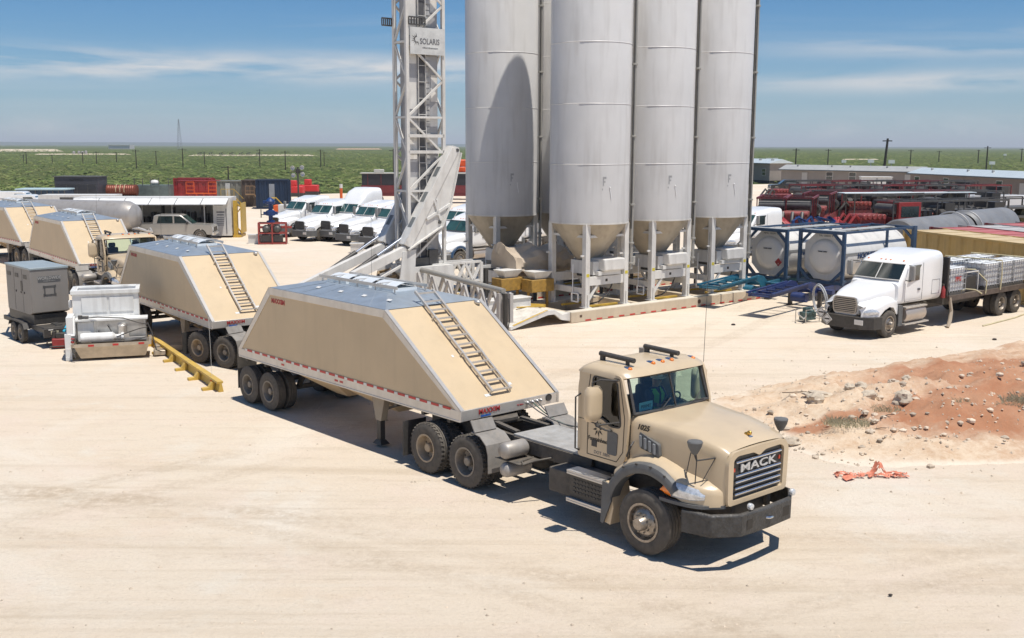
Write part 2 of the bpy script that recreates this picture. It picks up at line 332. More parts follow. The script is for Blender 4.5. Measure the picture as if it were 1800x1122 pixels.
# ------------------------------------------------------------------ tan tractor
def spread(poly, n=5, r=.06):
    """round the corners of a polygon"""
    o = []; k = len(poly)
    for i in range(k):
        p = Vector(poly[i]).to_2d(); a = Vector(poly[i - 1]).to_2d(); b = Vector(poly[(i + 1) % k]).to_2d()
        d1 = (a - p); d2 = (b - p); rr = min(r, d1.length * .45, d2.length * .45); p1 = p + d1.normalized() * rr; p2 = p + d2.normalized() * rr
        for j in range(n):
            t = j / (n - 1); o.append(tuple(p1 * (1 - t) ** 2 + p * 2 * t * (1 - t) + p2 * t * t))
    return o
def make_tractor(label, loc, rz, roll=0, full=True):
    t = thing('semi_truck', label, 'truck', loc, rz, 'tan sand haul trucks in the loading queue', roll)
    # cab shell: two sides with window openings, back wall, floor, firewall, roof
    HW = 1.08
    side = [(-1.74, 1.32), (-.70, 1.32), (-.60, 1.5), (-.55, 2.28), (-.75, 2.93), (-1.70, 2.93), (-1.76, 2.6)]
    hole = spread([(-1.42, 2.13), (-1.14, 2.11), (-.97, 2.0), (-.72, 2.02), (-.83, 2.82), (-1.40, 2.84)], 4, .08)
    b = MB()
    b.prism(spread(side, 4, .08), -HW, -HW + .05, 'y', [hole]); b.prism(spread(side, 4, .08), HW - .05, HW, 'y', [hole])
    b.prism(spread([(-1.02, 1.34), (1.02, 1.34), (1.05, 2.93), (-1.05, 2.93)], 4, .1), -1.77, -1.71, 'x', [spread([(-.7, 2.25), (.7, 2.25), (.7, 2.8), (-.7, 2.8)], 4, .08)])
    b.box(-1.70, -.72, -1.02, 1.02, 1.34, 1.42); b.box(-.70, -.62, -1.02, 1.02, 1.42, 2.2)
    cab = b.build('cab', TAN, t, 30, .012)
    rows = []
    for i in range(15):
        u = i / 14; x = -1.80 + u * 1.16; e = min(1, (1 - abs(2 * u - 1) ** 6))
        row = []
        for j in range(21):
            a = math.pi * j / 20; cy = -math.cos(a); sz = math.sin(a)
            yy = math.copysign(abs(cy) ** .5, cy) * (HW + .015 - .05 * (1 - e)); zz = 2.86 + (.05 + .16 * e) * (sz ** .55)
            row.append((x + (.05 if u > .9 else 0) * sz - (.10 * abs(cy) ** 3 if u > .6 else 0), yy, zz))
        rows.append(row)
    b = MB().grid(rows, cap=True)
    b.build('roof', TAN, t, 60)
    # panel seams and door detail
    b = MB()
    for s in (-1, 1):
        yy = s * (HW + .001)
        pts = [(-1.50, 1.40), (-.80, 1.40), (-.66, 1.60), (-.64, 2.2), (-.78, 2.87), (-1.46, 2.88), (-1.50, 2.6), (-1.50, 1.40)]
        for p, q in zip(pts, pts[1:]): b.bar((p[0], yy, p[1]), (q[0], yy, q[1]), .01, .012, (0, 1, 0))
        b.bar((-1.74, yy, 2.02), (-1.52, yy, 2.02), .008); 
    b.build('door_seam', INK, cab)
    for s in (-1, 1):
        b = MB().prism(hole, s * (HW - .035), s * (HW - .028)); b.build('side_window', SIDEGLASS, cab)
        b = MB()
        for i in range(len(hole)):
            p, q = hole[i], hole[(i + 1) % len(hole)]; b.bar((p[0], s * (HW + .002), p[1]), (q[0], s * (HW + .002), q[1]), .03, .012, (0, 1, 0))
        b.build('window_seal', BLACKP, cab)
        MB().prism(spread([(-1.02, 1.50), (-.80, 1.50), (-.78, 1.90), (-1.02, 1.93)], 4, .04), s * HW, s * (HW + .012)).build('kick_window', DARKG if s > 0 else GREYPL, cab)
        b = MB().box(-1.40, -1.27, s * HW - .01, s * HW + .012, 1.56, 1.69); b.build('door_handle', BLACKP, cab, 30, .01)
        # grab bars
        b = MB().tube([(-1.70, s * 1.08, 1.42), (-1.73, s * 1.15, 1.46), (-1.75, s * 1.15, 2.4), (-1.70, s * 1.08, 2.46)], .016)
        b.tube([(-.58, s * 1.06, 1.55), (-.52, s * 1.12, 1.6), (-.44, s * 1.12, 1.78), (-.46, s * 1.04, 1.83)], .018)
        b.tube([(-1.28, s * 1.09, 2.0), (-1.2, s * 1.15, 1.97), (-1.0, s * 1.15, 1.94), (-.93, s * 1.09, 1.93)], .018)
        b.build('grab_bar', BLACKP, cab)
        # big mirror on arms
        b = MB().tube([(-.80, s * 1.05, 2.84), (-1.0, s * 1.30, 2.86), (-1.12, s * 1.38, 2.8), (-1.13, s * 1.38, 2.1), (-1.0, s * 1.3, 2.06), (-.74, s * 1.07, 2.12)], .017)
        mr = b.build('mirror_arm', BLACKP, t)
        rows = []
        for k in range(9):
            u = k / 8; z = 2.13 + .60 * u; e = 1 - abs(2 * u - 1) ** 9 * .28
            rows.append([(-1.12 + .12 * e * math.copysign(abs(math.cos(a)) ** .5, math.cos(a)) * (1 if math.cos(a) > 0 else .3), s * 1.38 + .175 * e * math.copysign(abs(math.sin(a)) ** .5, math.sin(a)), z) for a in [2 * math.pi * (i + .5) / 24 for i in range(24)]])
        MB().grid(rows, True, True).build('mirror_housing', TAN, mr, 50)
        MB().box(-1.157, -1.150, s * 1.38 - .14, s * 1.38 + .14, 2.17, 2.69).build('mirror_glass', CHROME, mr)
        # hood mirror cup on a tripod
        hx = .92; b = MB().tube([(hx, s * 1.12, 1.98), (hx, s * 1.08, 1.82), (hx - .25, s * .90, 1.95)], .014)
        b.tube([(hx, s * 1.08, 1.82), (hx + .18, s * .84, 1.86)], .014); b.tube([(hx, s * 1.08, 1.84), (hx - .02, s * 1.07, 1.42)], .009)
        b.tube([(hx - .25, s * .90, 1.95), (hx - .26, s * 1.03, 1.42)], .008); b.tube([(hx + .18, s * .84, 1.86), (hx + .06, s * 1.0, 1.46)], .008)
        hm = b.build('hood_mirror', BLACKP, t)
        MB().lathe([(.02, 1.93), (.05, 1.95), (.105, 2.06), (.125, 2.14), (.115, 2.16), (.02, 2.175)], 18, (hx, s * 1.14, 0), 'z').build('mirror_cup', GREYPL, hm)
    # windscreen with gasket
    def wsp(u, v, off=0):
        y = (u * 2 - 1) * (1.0 - .03 * v); x = -.545 - .205 * v + .10 * (1 - (u * 2 - 1) ** 2); return (x + off, y, 2.27 + .63 * v + off * .3)
    b = MB()
    for a, c in ((.035, .492), (.508, .965)): b.grid([[wsp(a + (c - a) * i / 8, .05 + .89 * j / 6) for i in range(9)] for j in range(7)])
    ws = b.build('windscreen', GLASS, t, 60)
    b = MB(); per = [(i / 16, 0.02) for i in range(17)] + [(1, j / 6) for j in range(1, 7)] + [(1 - i / 16, .985) for i in range(1, 17)] + [(0, 1 - j / 6) for j in range(1, 7)]
    b.tube([wsp(.02 + .96 * u, v, .005) for u, v in per], .028, 6); b.tube([wsp(.5, v, .004) for v in (0, .3, .6, 1)], .014, 6)
    b.build('windscreen_seal', BLACKP, ws)
    b = MB()
    for u0, u1 in ((.30, .46), (.62, .90)):
        b.tube([wsp(u0, -.02, .03), wsp((u0 + u1) / 2, .10, .035), wsp(u1, .05, .03)], .009, 5); b.tube([wsp(u1 - .16, .02, .03), wsp(u1 - .02, .30, .03)], .008, 5)
    b.build('wiper', BLACKP, ws)
    # hood
    sec = [(-.60, 1.00, 2.27, 1.45), (-.3, .985, 2.26, 1.4), (.1, .93, 2.23, 1.4), (.5, .91, 2.20, 1.4), (.85, .875, 2.13, 1.36), (1.08, .84, 2.075, 1.1), (1.20, .82, 2.035, 1.09), (1.28, .79, 1.985, 1.09)]
    rows = []
    for x, w, zt, zb in sec:
        h = [(-w, zb), (-w, (zb + zt) / 2 - .1), (-w * .998, zt - .20), (-w * .985, zt - .115), (-w * .955, zt - .055), (-w * .90, zt - .022), (-w * .6, zt + .004), (-w * .3, zt + .016), (0, zt + .02)]
        h = h + [(-p[0], p[1]) for p in h[-2::-1]]
        rows.append([(x, p[0], p[1]) for p in h])
    hood = MB().grid(rows).build('hood', TAN, t, 50)
    b = MB()
    for s in (-1, 1):
        b.bar((-.575, s * 1.003, 1.5), (-.575, s * 1.0, 2.1), .012, .012); b.bar((-.57, s * .99, 2.12), (-.57, s * .80, 2.262), .012)
        for x in (-.25, .2, .65): b.bar((x, s * (.99 - .08 * max(0, x)), 2.02), (x + .40, s * (.98 - .085 * max(0, x + .3)), 2.0 - .06 * max(0, x + .3)), .008, .02) if 0 else None
        b.bar((-.12, s * 1.01, 1.52), (-.02, s * 1.01, 1.52), .03, .06)
    b.build('hood_seam', INK, hood)
    # front shell with the grille opening
    outer = spread([(-.78, 1.07), (.78, 1.07), (.80, 1.82), (.69, 1.97), (0, 1.985), (-.69, 1.97), (-.80, 1.82)], 5, .09)
    gr = spread([(-.66, 1.15), (.66, 1.15), (.67, 1.83), (.57, 1.89), (.15, 1.88), (0, 1.80), (-.15, 1.88), (-.57, 1.89), (-.67, 1.83)], 4, .05)
    MB().prism(outer, 1.27, 1.335, 'x', [gr]).build('grille_surround', TAN, hood, 40, .02)
    g = MB().prism(gr, 1.272, 1.285, 'x').build('grille', BLACK, hood)
    b = MB()
    for z in (1.775, 1.545, 1.44, 1.335, 1.235): b.lathe([(.024, -.60), (.024, .60)], 10, (1.315, 0, z), 'y')
    b.build('grille_bar', CHROME, g, 40)
    text('grille_lettering', 'MACK', .195, M('lettering_silver', (.62, .62, .62), .35, .4), g, (1.312, 0, 1.655), (0, 1, 0), (0, 0, 1), thick=.012, bold=.003, sx=1.75)
    b = MB()
    for s in (-1, 1): b.box(1.28, 1.30, s * .60 - .02, s * .60 + .02, 1.62, 1.68)
    b.build('grille_badge', M('red_badge', (.6, .06, .02), .4), g)
    # ornament on the hood
    b = MB().box(1.02, 1.16, -.045, .045, 2.06, 2.085); o_ = b.build('hood_ornament', CHROME, hood, 30, .01)
    MB().sph((1.11, 0, 2.135), .04, 10, 7, (1.2, .8, 1)).sph((1.06, 0, 2.11), .035, 10, 7, (1.5, .9, .9)).build('ornament_figure', M('gold_metal', (.6, .36, .08), .3, .8), o_)
    # fenders, flares, lamps on both sides
    ZF = [(-.80, 1.30), (-.55, 1.47), (-.3, 1.57), (-.1, 1.61), (.15, 1.59), (.4, 1.52), (.6, 1.44), (.8, 1.40), (1.0, 1.37), (1.15, 1.35), (1.24, 1.33), (1.29, 1.31)]
    OY = [1.13, 1.16, 1.17, 1.17, 1.17, 1.17, 1.16, 1.14, 1.07, .97, .84, .70]
    for s in (-1, 1):
        rows = []
        for (x, zf), oy in zip(ZF, OY):
            zl = .60 + math.sqrt(max(0, .80 ** 2 - x * x)) if abs(x) < .66 else (1.06 if x > 0 else 1.0)
            yi = .62; up = .12 if x < 1.1 else .04
            rows.append([(x, s * yi, zf + up), (x, s * (yi + .6 * (oy - yi)), zf + up * .6), (x, s * (oy - .07), zf + .005), (x, s * (oy - .02), zf - .03), (x, s * oy, zf - .09), (x, s * oy, max(zl, 1.05) if x > .5 else zl), (x, s * (oy - .12), max(zl, 1.05) if x > .5 else zl)])
        fe = MB().grid(rows).build('fender', TAN, t, 50)
        rows = []
        for k in range(21):
            a = R(46 + (172 - 46) * k / 20); c, d = math.cos(a), math.sin(a); th = .045 * min(1, k / 4)
            ro = .965 + .02 * math.sin(a)
            rows.append([(c * rr_ * (1.0 if c > 0 else 1.0), s * y_, .60 + d * rr_) for rr_, y_ in ((.79, 1.0), (.79, 1.215), (.815, 1.235), (.90, 1.235), (ro - .03, 1.215), (ro, 1.16), (ro, 1.06))])
        fl = MB().grid(rows).build('wheel_flare', GREYPL, fe, 40)
        b = MB()
        for k in range(3, 18, 3):
            a = R(46 + 126 * k / 20); b.cb(math.cos(a) * .95, s * 1.235, .60 + math.sin(a) * .95, .04, .02, .03)
        b.build('flare_bolt', BLACKP, fl)
        b = MB().prism([(-.99, .30), (-.93, .28), (-.76, .72), (-.80, 1.02), (-.97, 1.05)], s * 1.20, s * 1.23)
        b.box(-.99, -.96, min(s * .72, s * 1.2), max(s * .72, s * 1.2), .28, 1.05)
        b.build('fender_flap', GREYPL, fe, 20)
        b = MB().prism([(-.95, .30), (-.80, .28), (-.74, .6), (-.80, 1.0), (-.94, 1.04)], s * .75, s * 1.18); b.build('inner_fender', TAN, fe, 20)
        # headlight: smooth lens following the nose
        rows = []; ra = []
        hl = [(.28, 1.185, 1.20, 1.22), (.37, 1.187, 1.15, 1.32), (.50, 1.185, 1.13, 1.385), (.66, 1.17, 1.12, 1.39), (.84, 1.135, 1.12, 1.365), (.97, 1.085, 1.135, 1.34), (1.07, 1.02, 1.165, 1.27)]
        for x, y, z0, z1 in hl:
            zm = (z0 + z1) / 2; rows.append([(x, s * (y - .02), z0), (x + .01, s * (y + .012), z0 + (zm - z0) * .35), (x + .015, s * (y + .026), zm), (x + .01, s * (y + .012), z1 - (z1 - zm) * .35), (x, s * (y - .02), z1)])
        h = MB().grid(rows[2:]).build('headlight', LENS, t, 60)
        MB().grid(rows[:3]).build('turn_signal', AMBER, h, 60)
        b = MB(); 
        for x, y in ((.70, 1.148), (.88, 1.108)): b.sph((x, s * (y - .012), 1.25), .078, 14, 8, (1, .42, 1))
        b.build('lamp_bowl', CHROME, h)
        MB().grid([[(x, s * (y - .03), 1.09), (x + .01, s * (y + .03), 1.085), (x + .01, s * (y + .03), 1.03), (x, s * (y - .03), 1.02)] for x, y, _, _ in hl + [(1.28, .74, 0, 0)]]).build('headlight_trim', GREYPL, h, 40)
        # louvred air inlet on the hood side
        lv = MB().prism(spread([(-.36, 1.74), (.08, 1.66), (.05, 1.88), (-.38, 2.02)], 4, .04), s * .93, s * 1.0).build('air_inlet', GREYPL, hood, 30, .008)
        b = MB()
        for k in range(4): b.prism([(-.33 + k * .1, 1.77 - k * .02), (-.30 + k * .1, 1.76 - k * .02), (-.31 + k * .1, 1.96 - k * .03), (-.35 + k * .1, 1.97 - k * .03)], s * 1.0, s * 1.035)
        b.build('louvre', M('louvre_grey', (.22, .23, .24), .4), lv)
        if full: text('unit_number', '1025', .135, INK, hood, (-.30, s * .997, 2.10), (-s, 0, 0), (0, 0, 1), shear=.3, bold=.004) if s < 0 else None
    # door markings
    if full:
        for s in (-1, 1):
            b = MB()
            for k in range(8):
                a = math.pi * k / 4 + .2
                p = [(math.cos(a + w) * r_, math.sin(a + w) * r_) for w, r_ in ((0, .035), (-.35, .075), (0, .16), (.22, .08))]
                b.prism([(-1.25 + q[0] * .8, 1.90 + q[1]) for q in p], s * (HW + .001), s * (HW + .004))
            b.build('door_emblem', INK, cab)
            text('door_lettering', 'Fountainhead', .105, INK, cab, (-1.25, s * (HW + .002), 1.70), (-s, 0, 0), (0, 0, 1), thick=.002, bold=.003, sx=.82)
            text('door_number', 'DOT 1884', .085, INKG, cab, (-1.15, s * (HW + .002), 1.465), (-s, 0, 0), (0, 0, 1), thick=.002)
    # bumper
    C = [(.76, -1.20), (1.26, -1.08), (1.54, -.66), (1.57, 0), (1.54, .66), (1.26, 1.08), (.76, 1.20)]; C = C[:1] + C[1:-1] + C[-1:]
    def off(d): return [(x - d * (1 if abs(y) < .7 else .75), y - math.copysign(d * (0 if abs(y) < .7 else .7), y)) for x, y in C]
    b = MB(); i_ = off(.07)
    rows = [[(x, y, z) for x, y in c] for c, z in ((C, .60), (C, .96), (i_, .99), (i_, .60))]
    b.grid([[r[k] for r in rows] for k in range(len(C))], True, True)
    bp = b.build('bumper', M('pitted_black_steel', (.035, .037, .04), .5, .2, var=.5, scale=9, dust=.12, bump=.7, bscale=24), t, 20, .02)
    b = MB()
    for y in (-.45, .5): b.box(1.53, 1.552, y - .09, y + .09, .70, .86)
    b.box(1.545, 1.562, -.13, .13, .75, .86)
    b.build('tow_pocket', INK, bp, split=True)
    MB().tube([(1.56, -.05, .80), (1.61, -.02, .80), (1.61, .04, .80), (1.56, .06, .8)], .022).build('tow_hook', CHROME, bp)
    for y in (-.40, .74):
        b = MB().lathe([(.001, 0), (.055, .005), (.06, .04), (.05, .07), (.001, .085)], 16, (1.46, y, 1.045), 'x'); b.box(1.47, 1.49, y - .01, y + .01, .96, 1.0)
        b.build('fog_lamp', LENS, bp, 50)
    # frame, deck, steps, tanks
    b = MB()
    for s in (-1, 1): b.box(-6.75, 1.22, s * .47 - .05, s * .47 + .05, .80, 1.08)
    for x in (-6.7, -5.3, -3.9, -2.4, .9): b.box(x - .06, x + .06, -.42, .42, .84, 1.03)
    fr = b.build('frame', CHASS, t, 20)
    b = MB().box(-4.05, -1.84, -.56, .56, 1.10, 1.135); b.build('deck_plate', M('deck_alloy', (.42, .43, .43), .5, .3, var=.25, scale=5, dust=.3, bump=.3, bscale=40), t, 20)
    MB().box(-4.0, -1.86, -.60, -.525, .84, 1.095).box(-4.0, -1.86, .525, .60, .84, 1.095).build('side_plate', CHASS, fr)
    b = MB().box(-.62, 1.15, -.42, .42, .75, 1.5); b.box(.2, 1.1, -.30, .30, .55, .8); b.build('engine', BLACK, t, 20)
    b = MB().lathe([(.07, -.9), (.07, .9)], 10, (0, 0, .55), 'y')
    for s in (-1, 1): b.bar((-.6, s * .45, .78), (0, s * .45, .66), .09, .05); b.bar((0, s * .45, .66), (.6, s * .45, .78), .09, .05)
    b.build('front_axle', CHASS, t)
    b = MB()
    for x in (-4.69, -5.99):
        b.lathe([(.09, -.85), (.09, .85)], 10, (x, 0, .53), 'y'); b.sph((x, 0, .55), .24, 12, 8); b.tube([(x + .1, 0, .6), (x + 1.1, 0, .72)], .06)
    b.build('drive_axle', CHASS, t)
    # fifth wheel coupling
    b = MB().prism([(-5.75, -.42), (-5.75, .42), (-5.1, .44), (-4.85, .25), (-4.85, -.25), (-5.1, -.44)], 1.14, 1.20, 'z'); b.box(-5.6, -4.9, -.40, .40, 1.08, 1.14)
    b.bar((-4.85, -.33, 1.17), (-4.1, -.40, 1.13), .1, .05); b.bar((-4.85, .33, 1.17), (-4.1, .40, 1.13), .1, .05)
    b.build('fifth_wheel', CHASS, t)
    for s in (-1, 1):
        pr = [(-5.0, 1.2), (-4.52, 1.19), (-4.25, 1.15), (-4.06, 1.0), (-4.0, .82), (-3.98, .45)]
        rows = [[(x, s * y, z) for y in (.62, 1.24)] for x, z in pr[1:]]
        rows2 = [[(x - .015, s * y, z - .015) for y in (1.24, .62)] for x, z in pr[1:]]
        MB().grid([a + c for a, c in zip(rows, rows2)], True, True).build('quarter_fender', QF, t, 25)
        b = MB().prism([(-4.62, 1.31), (-4.18, 1.19), (-4.10, 1.55), (-4.56, 1.62)], s * .60, s * .62) if 0 else MB().add([(-4.42, s * 1.24, 1.18), (-4.42, s * .70, 1.18), (-4.56, s * .70, 1.40), (-4.56, s * 1.24, 1.40), (-4.40, s * 1.24, 1.20), (-4.40, s * .70, 1.20), (-4.54, s * .70, 1.41), (-4.54, s * 1.24, 1.41)], [(0, 1, 2, 3), (7, 6, 5, 4), (0, 4, 5, 1), (1, 5, 6, 2), (2, 6, 7, 3), (3, 7, 4, 0)])
        b.build('spray_panel', QF, t, 20)
        # tanks, crosswise
        for x, z, y0, y1, r_ in ((-3.62, .98, .62, 1.22, .165), (-3.60, .60, .55, 1.20, .15)):
            MB().lathe([(.001, s * y0), (r_ * .7, s * (y0 + .01)), (r_, s * (y0 + .06)), (r_, s * (y1 - .07)), (r_ * .75, s * (y1 - .015)), (.001, s * y1)], 20, (x, 0, z), 'y', False).build('air_tank', DIRTYAL, t, 50)
        MB().tube([(-3.4, s * .62, .80), (-3.3, s * 1.0, .82), (-3.15, s * 1.1, .80), (-3.05, s * .9, .86), (-2.9, s * .62, .9)], .02).box(-3.9, -3.2, min(s * .6, s * 1.15), max(s * .6, s * 1.15), .785, .80).build('tank_bracket', CHASS, t)
        # steps and battery box
        b = MB().box(-1.86, -1.0, min(s * .62, s * 1.14), max(s * .62, s * 1.14), .50, .98)
        for k in range(4):
            for j in range(9): b.box(-1.76 + j * .083, -1.70 + j * .083, min(s * 1.14, s * 1.15), max(s * 1.14, s * 1.15), .62 + k * .075, .66 + k * .075)
        bx = b.build('battery_box', BLACK, t, 20, .008)
        for z in (1.02, .50): MB().box(-1.88, -.98, min(s * .92, s * 1.20), max(s * .92, s * 1.20), z - .02, z + .02).box(-1.88, -.98, min(s * 1.18, s * 1.20), max(s * 1.18, s * 1.20), z - .06, z - .021).build('step', ALU, bx, 20, .006)
        MB().box(-2.5, -1.92, min(s * .62, s * 1.05), max(s * .62, s * 1.05), .46, .92).build('filter_box', CHASS, t, 20, .03)
        wheel(t, 0, s * 1.08, .56, .36, s, 'hub', RIMP)
        for x in (-4.69, -5.99):
            wheel(t, x, s * 1.115, .53, .28, s, 'dish', RIMT if x < -5 else RIMD, lug=True); wheel(t, x, s * .78, .53, .28, s, 'dish', RIMD, lug=True)
        MB().box(-6.80, -6.78, min(s * .66, s * 1.24), max(s * .66, s * 1.24), .18, .95).build('mudflap', BLACKP, t)
    # roof gear
    for y in (-.72, .42):
        b = MB().tube([(-1.60, y, 3.17), (-.80, y, 3.15)], .045, 10); b.box(-1.58, -1.50, y - .03, y + .03, 3.0, 3.14); b.box(-.98, -.92, y - .02, y + .02, 3.03, 3.12)
        b.build('roof_bar', BLACKP, t, 40)
    for y in (-.82, -.24, 0, .24, .82):
        b = MB().sph((-.86, y, 3.055 if abs(y) < .5 else 3.02), .06, 12, 6, (1.7, .8, .65)); m = b.build('marker_lamp', CHROME, t, 60)
        MB().sph((-.80, y, 3.05 if abs(y) < .5 else 3.015), .045, 10, 6, (1, 1.0, .8)).build('lamp_lens', AMBER, m, 60)
    MB().tube([(-1.0, 1.38, 2.84), (-1.0, 1.40, 4.3), (-1.02, 1.42, 5.3)], [.005, .004, .003], 5).build('antenna', BLACKP, t)
    MB().lathe([(.065, 1.2), (.065, 3.0), (.07, 3.05)], 12, (-1.95, .75, 0), 'z').build('exhaust_stack', DIRTYAL, t)
    # inside
    b = MB().box(-.80, -.62, -1.0, 1.0, 1.9, 2.22); b.box(-.98, -.80, -1.0, 1.0, 1.8, 2.12); b.build('dashboard', DASH, t, 30, .03)
    for y in (-.48, .48):
        b = MB().box(-1.62, -1.12, y - .24, y + .24, 1.66, 1.90); b.box(-1.66, -1.50, y - .24, y + .24, 1.90, 2.46); b.box(-1.65, -1.52, y - .14, y + .14, 2.46, 2.66); b.box(-1.5, -1.25, y - .12, y + .12, 1.42, 1.66)
        b.build('seat', SEAT, t, 30, .05)
    sw = MB(); ring = []
    for k in range(25):
        a = 2 * math.pi * k / 24; ring.append((-.98 + .10 * math.sin(a), .48 + .22 * math.cos(a), 2.22 + .19 * math.sin(a)))
    sw.tube(ring, .016, 8, False); sw.tube([(-.98, .48, 2.22), (-.80, .48, 2.02)], .025); sw.tube([(-.98, .26, 2.22), (-.98, .70, 2.22)], .014)
    sw.build('steering_wheel', BLACKP, t)
    return t
O1 = Vector((3.2, 18.18, 0)) + Vector((.743, .669, 0)) * .09; H1 = -48.0
tr1 = make_tractor('foremost tan day cab truck with its whole hood, grille and black bumper in view', O1, H1, roll=-1.0); tr1.scale = (1.03, 1.08, 1.02)
# pass card leaning inside the windscreen
def local(root, p): return root.matrix_world @ Vector(p)
bpy.context.view_layer.update()
pc = thing('paper_sign', 'pale blue permit card propped on the dashboard behind the windscreen', 'sign', local(tr1, (-.63, -.58, 2.22)), H1); pc.scale = (1.2, 1.2, 1.15)
MB().box(0, .006, -.15, .15, 0, .19).build('card', M('pale_blue_card', (.30, .62, .68), .6, var=.03), pc)
text('card_lettering', 'PERMIT', .07, INK, pc, (.01, 0, .12), (0, 1, 0), (0, 0, 1), thick=.001)
MB().box(.008, .010, -.09, .09, .03, .055).build('card_bar', INK, pc)
# ------------------------------------------------------------------ driver
def person(name, label, root, joints, edges, radii, skin_test, cloth, vest=None, face=True):
    t = thing(name, label, 'person', root.matrix_world.translation, math.degrees(root.rotation_euler.z))
    me = bpy.data.meshes.new('body'); me.from_pydata(joints, edges, []); o = bpy.data.objects.new('body', me); COL.objects.link(o)
    sk = o.modifiers.new('skin', 'SKIN'); sk.use_smooth_shade = True
    sv = me.skin_vertices[0].data
    for i, r_ in enumerate(radii): sv[i].radius = (r_, r_ * 1.0) if not isinstance(r_, tuple) else r_
    sv[0].use_root = True
    ss = o.modifiers.new('sub', 'SUBSURF'); ss.levels = 2; ss.render_levels = 2
    dg = bpy.context.evaluated_depsgraph_get(); m2 = bpy.data.meshes.new_from_object(o.evaluated_get(dg)); bpy.data.objects.remove(o)
    m2.name = 'body'; m2.materials.clear(); m2.materials.append(cloth); m2.materials.append(SKIN)
    for p in m2.polygons: p.material_index = 1 if skin_test(p.center) else 0; p.use_smooth = True
    bo = bpy.data.objects.new('body', m2); COL.objects.link(bo); bo.parent = t
    return t
NAVY = M('navy_work_shirt', (.03, .04, .08), .85, var=.15, scale=8)
sx, sy = -1.36, .46
J = [(sx, sy, 1.98), (sx + .02, sy, 2.15), (sx + .03, sy, 2.34), (sx + .03, sy, 2.46), (sx + .05, sy, 2.53), (sx + .07, sy, 2.62), (sx + .09, sy, 2.72),
     (sx + .03, sy + .19, 2.42), (sx + .12, sy + .25, 2.22), (sx + .32, sy + .17, 2.20),
     (sx + .03, sy - .19, 2.42), (sx + .12, sy - .26, 2.22), (sx + .32, sy - .16, 2.20),
     (sx + .12, sy + .11, 1.97), (sx + .48, sy + .14, 1.98), (sx + .50, sy + .14, 1.60), (sx + .62, sy + .14, 1.50),
     (sx + .12, sy - .11, 1.97), (sx + .48, sy - .14, 1.98), (sx + .50, sy - .14, 1.60), (sx + .62, sy - .14, 1.50)]
Ed = [(0, 1), (1, 2), (2, 3), (3, 4), (4, 5), (5, 6), (2, 7), (7, 8), (8, 9), (2, 10), (10, 11), (11, 12), (0, 13), (13, 14), (14, 15), (15, 16), (0, 17), (17, 18), (18, 19), (19, 20)]
Ra = [(.15, .12), (.15, .12), (.16, .12), .07, .055, .095, .085, .07, .05, .035, .07, .05, .035, .09, .07, .055, .05, .09, .07, .055, .05]
drv = person('person', 'driver in dark shirt and green vest at the wheel of the foremost truck', tr1, J, Ed, Ra,
             lambda c: c.z > 2.50 or (c.x > sx + .27 and c.z > 2.1), NAVY)
b = MB()
for s in (-1, 1): b.grid([[(sx + .165, sy + s * .03, 2.05), (sx + .175, sy + s * .03, 2.38), (sx + .10, sy + s * .06, 2.475)], [(sx + .13, sy + s * .155, 2.05), (sx + .15, sy + s * .15, 2.36), (sx + .06, sy + s * .15, 2.475)]])
b.build('safety_vest', GREENV, drv)
b = MB()
for s in (-1, 1):
    hx, hy, hz_ = sx + .35, sy + s * .165, 2.205
    b.sph((hx, hy, hz_), .038, 10, 7, (1.2, .8, .9))
    for k in range(4): b.tube([(hx + .02, hy, hz_ + .024 - k * .016), (hx + .062, hy - s * .005, hz_ + .026 - k * .017), (hx + .074, hy - s * .03, hz_ + .02 - k * .016), (hx + .058, hy - s * .045 + .003 * k * s, hz_ + .014 - k * .014)], [.0095, .009, .0085, .007], 6)
    b.tube([(hx, hy - s * .02, hz_ + .03), (hx + .03, hy - s * .045, hz_ + .045), (hx + .05, hy - s * .05, hz_ + .03)], [.011, .01, .008], 6)
b.build('hand', SKIN, drv, 60)
b = MB(); fx = sx + .165
b.sph((fx + .012, sy, 2.635), .018, 8, 6, (1, .7, 1.3)); b.build('nose', SKIN, drv)
b = MB()
for s in (-1, 1): b.sph((fx - .004, sy + s * .035, 2.655), .012, 8, 6)
b.build('eye', INK, drv)
b = MB().sph((sx + .075, sy, 2.71), .115, 16, 8, (1.08, .95, .62)); b.lathe([(.001, 2.70), (.15, 2.69), (.15, 2.70), (.001, 2.72)], 18, (sx + .11, sy, 0)); b.build('hard_hat', M('white_hat', (.7, .7, .68), .4), drv)
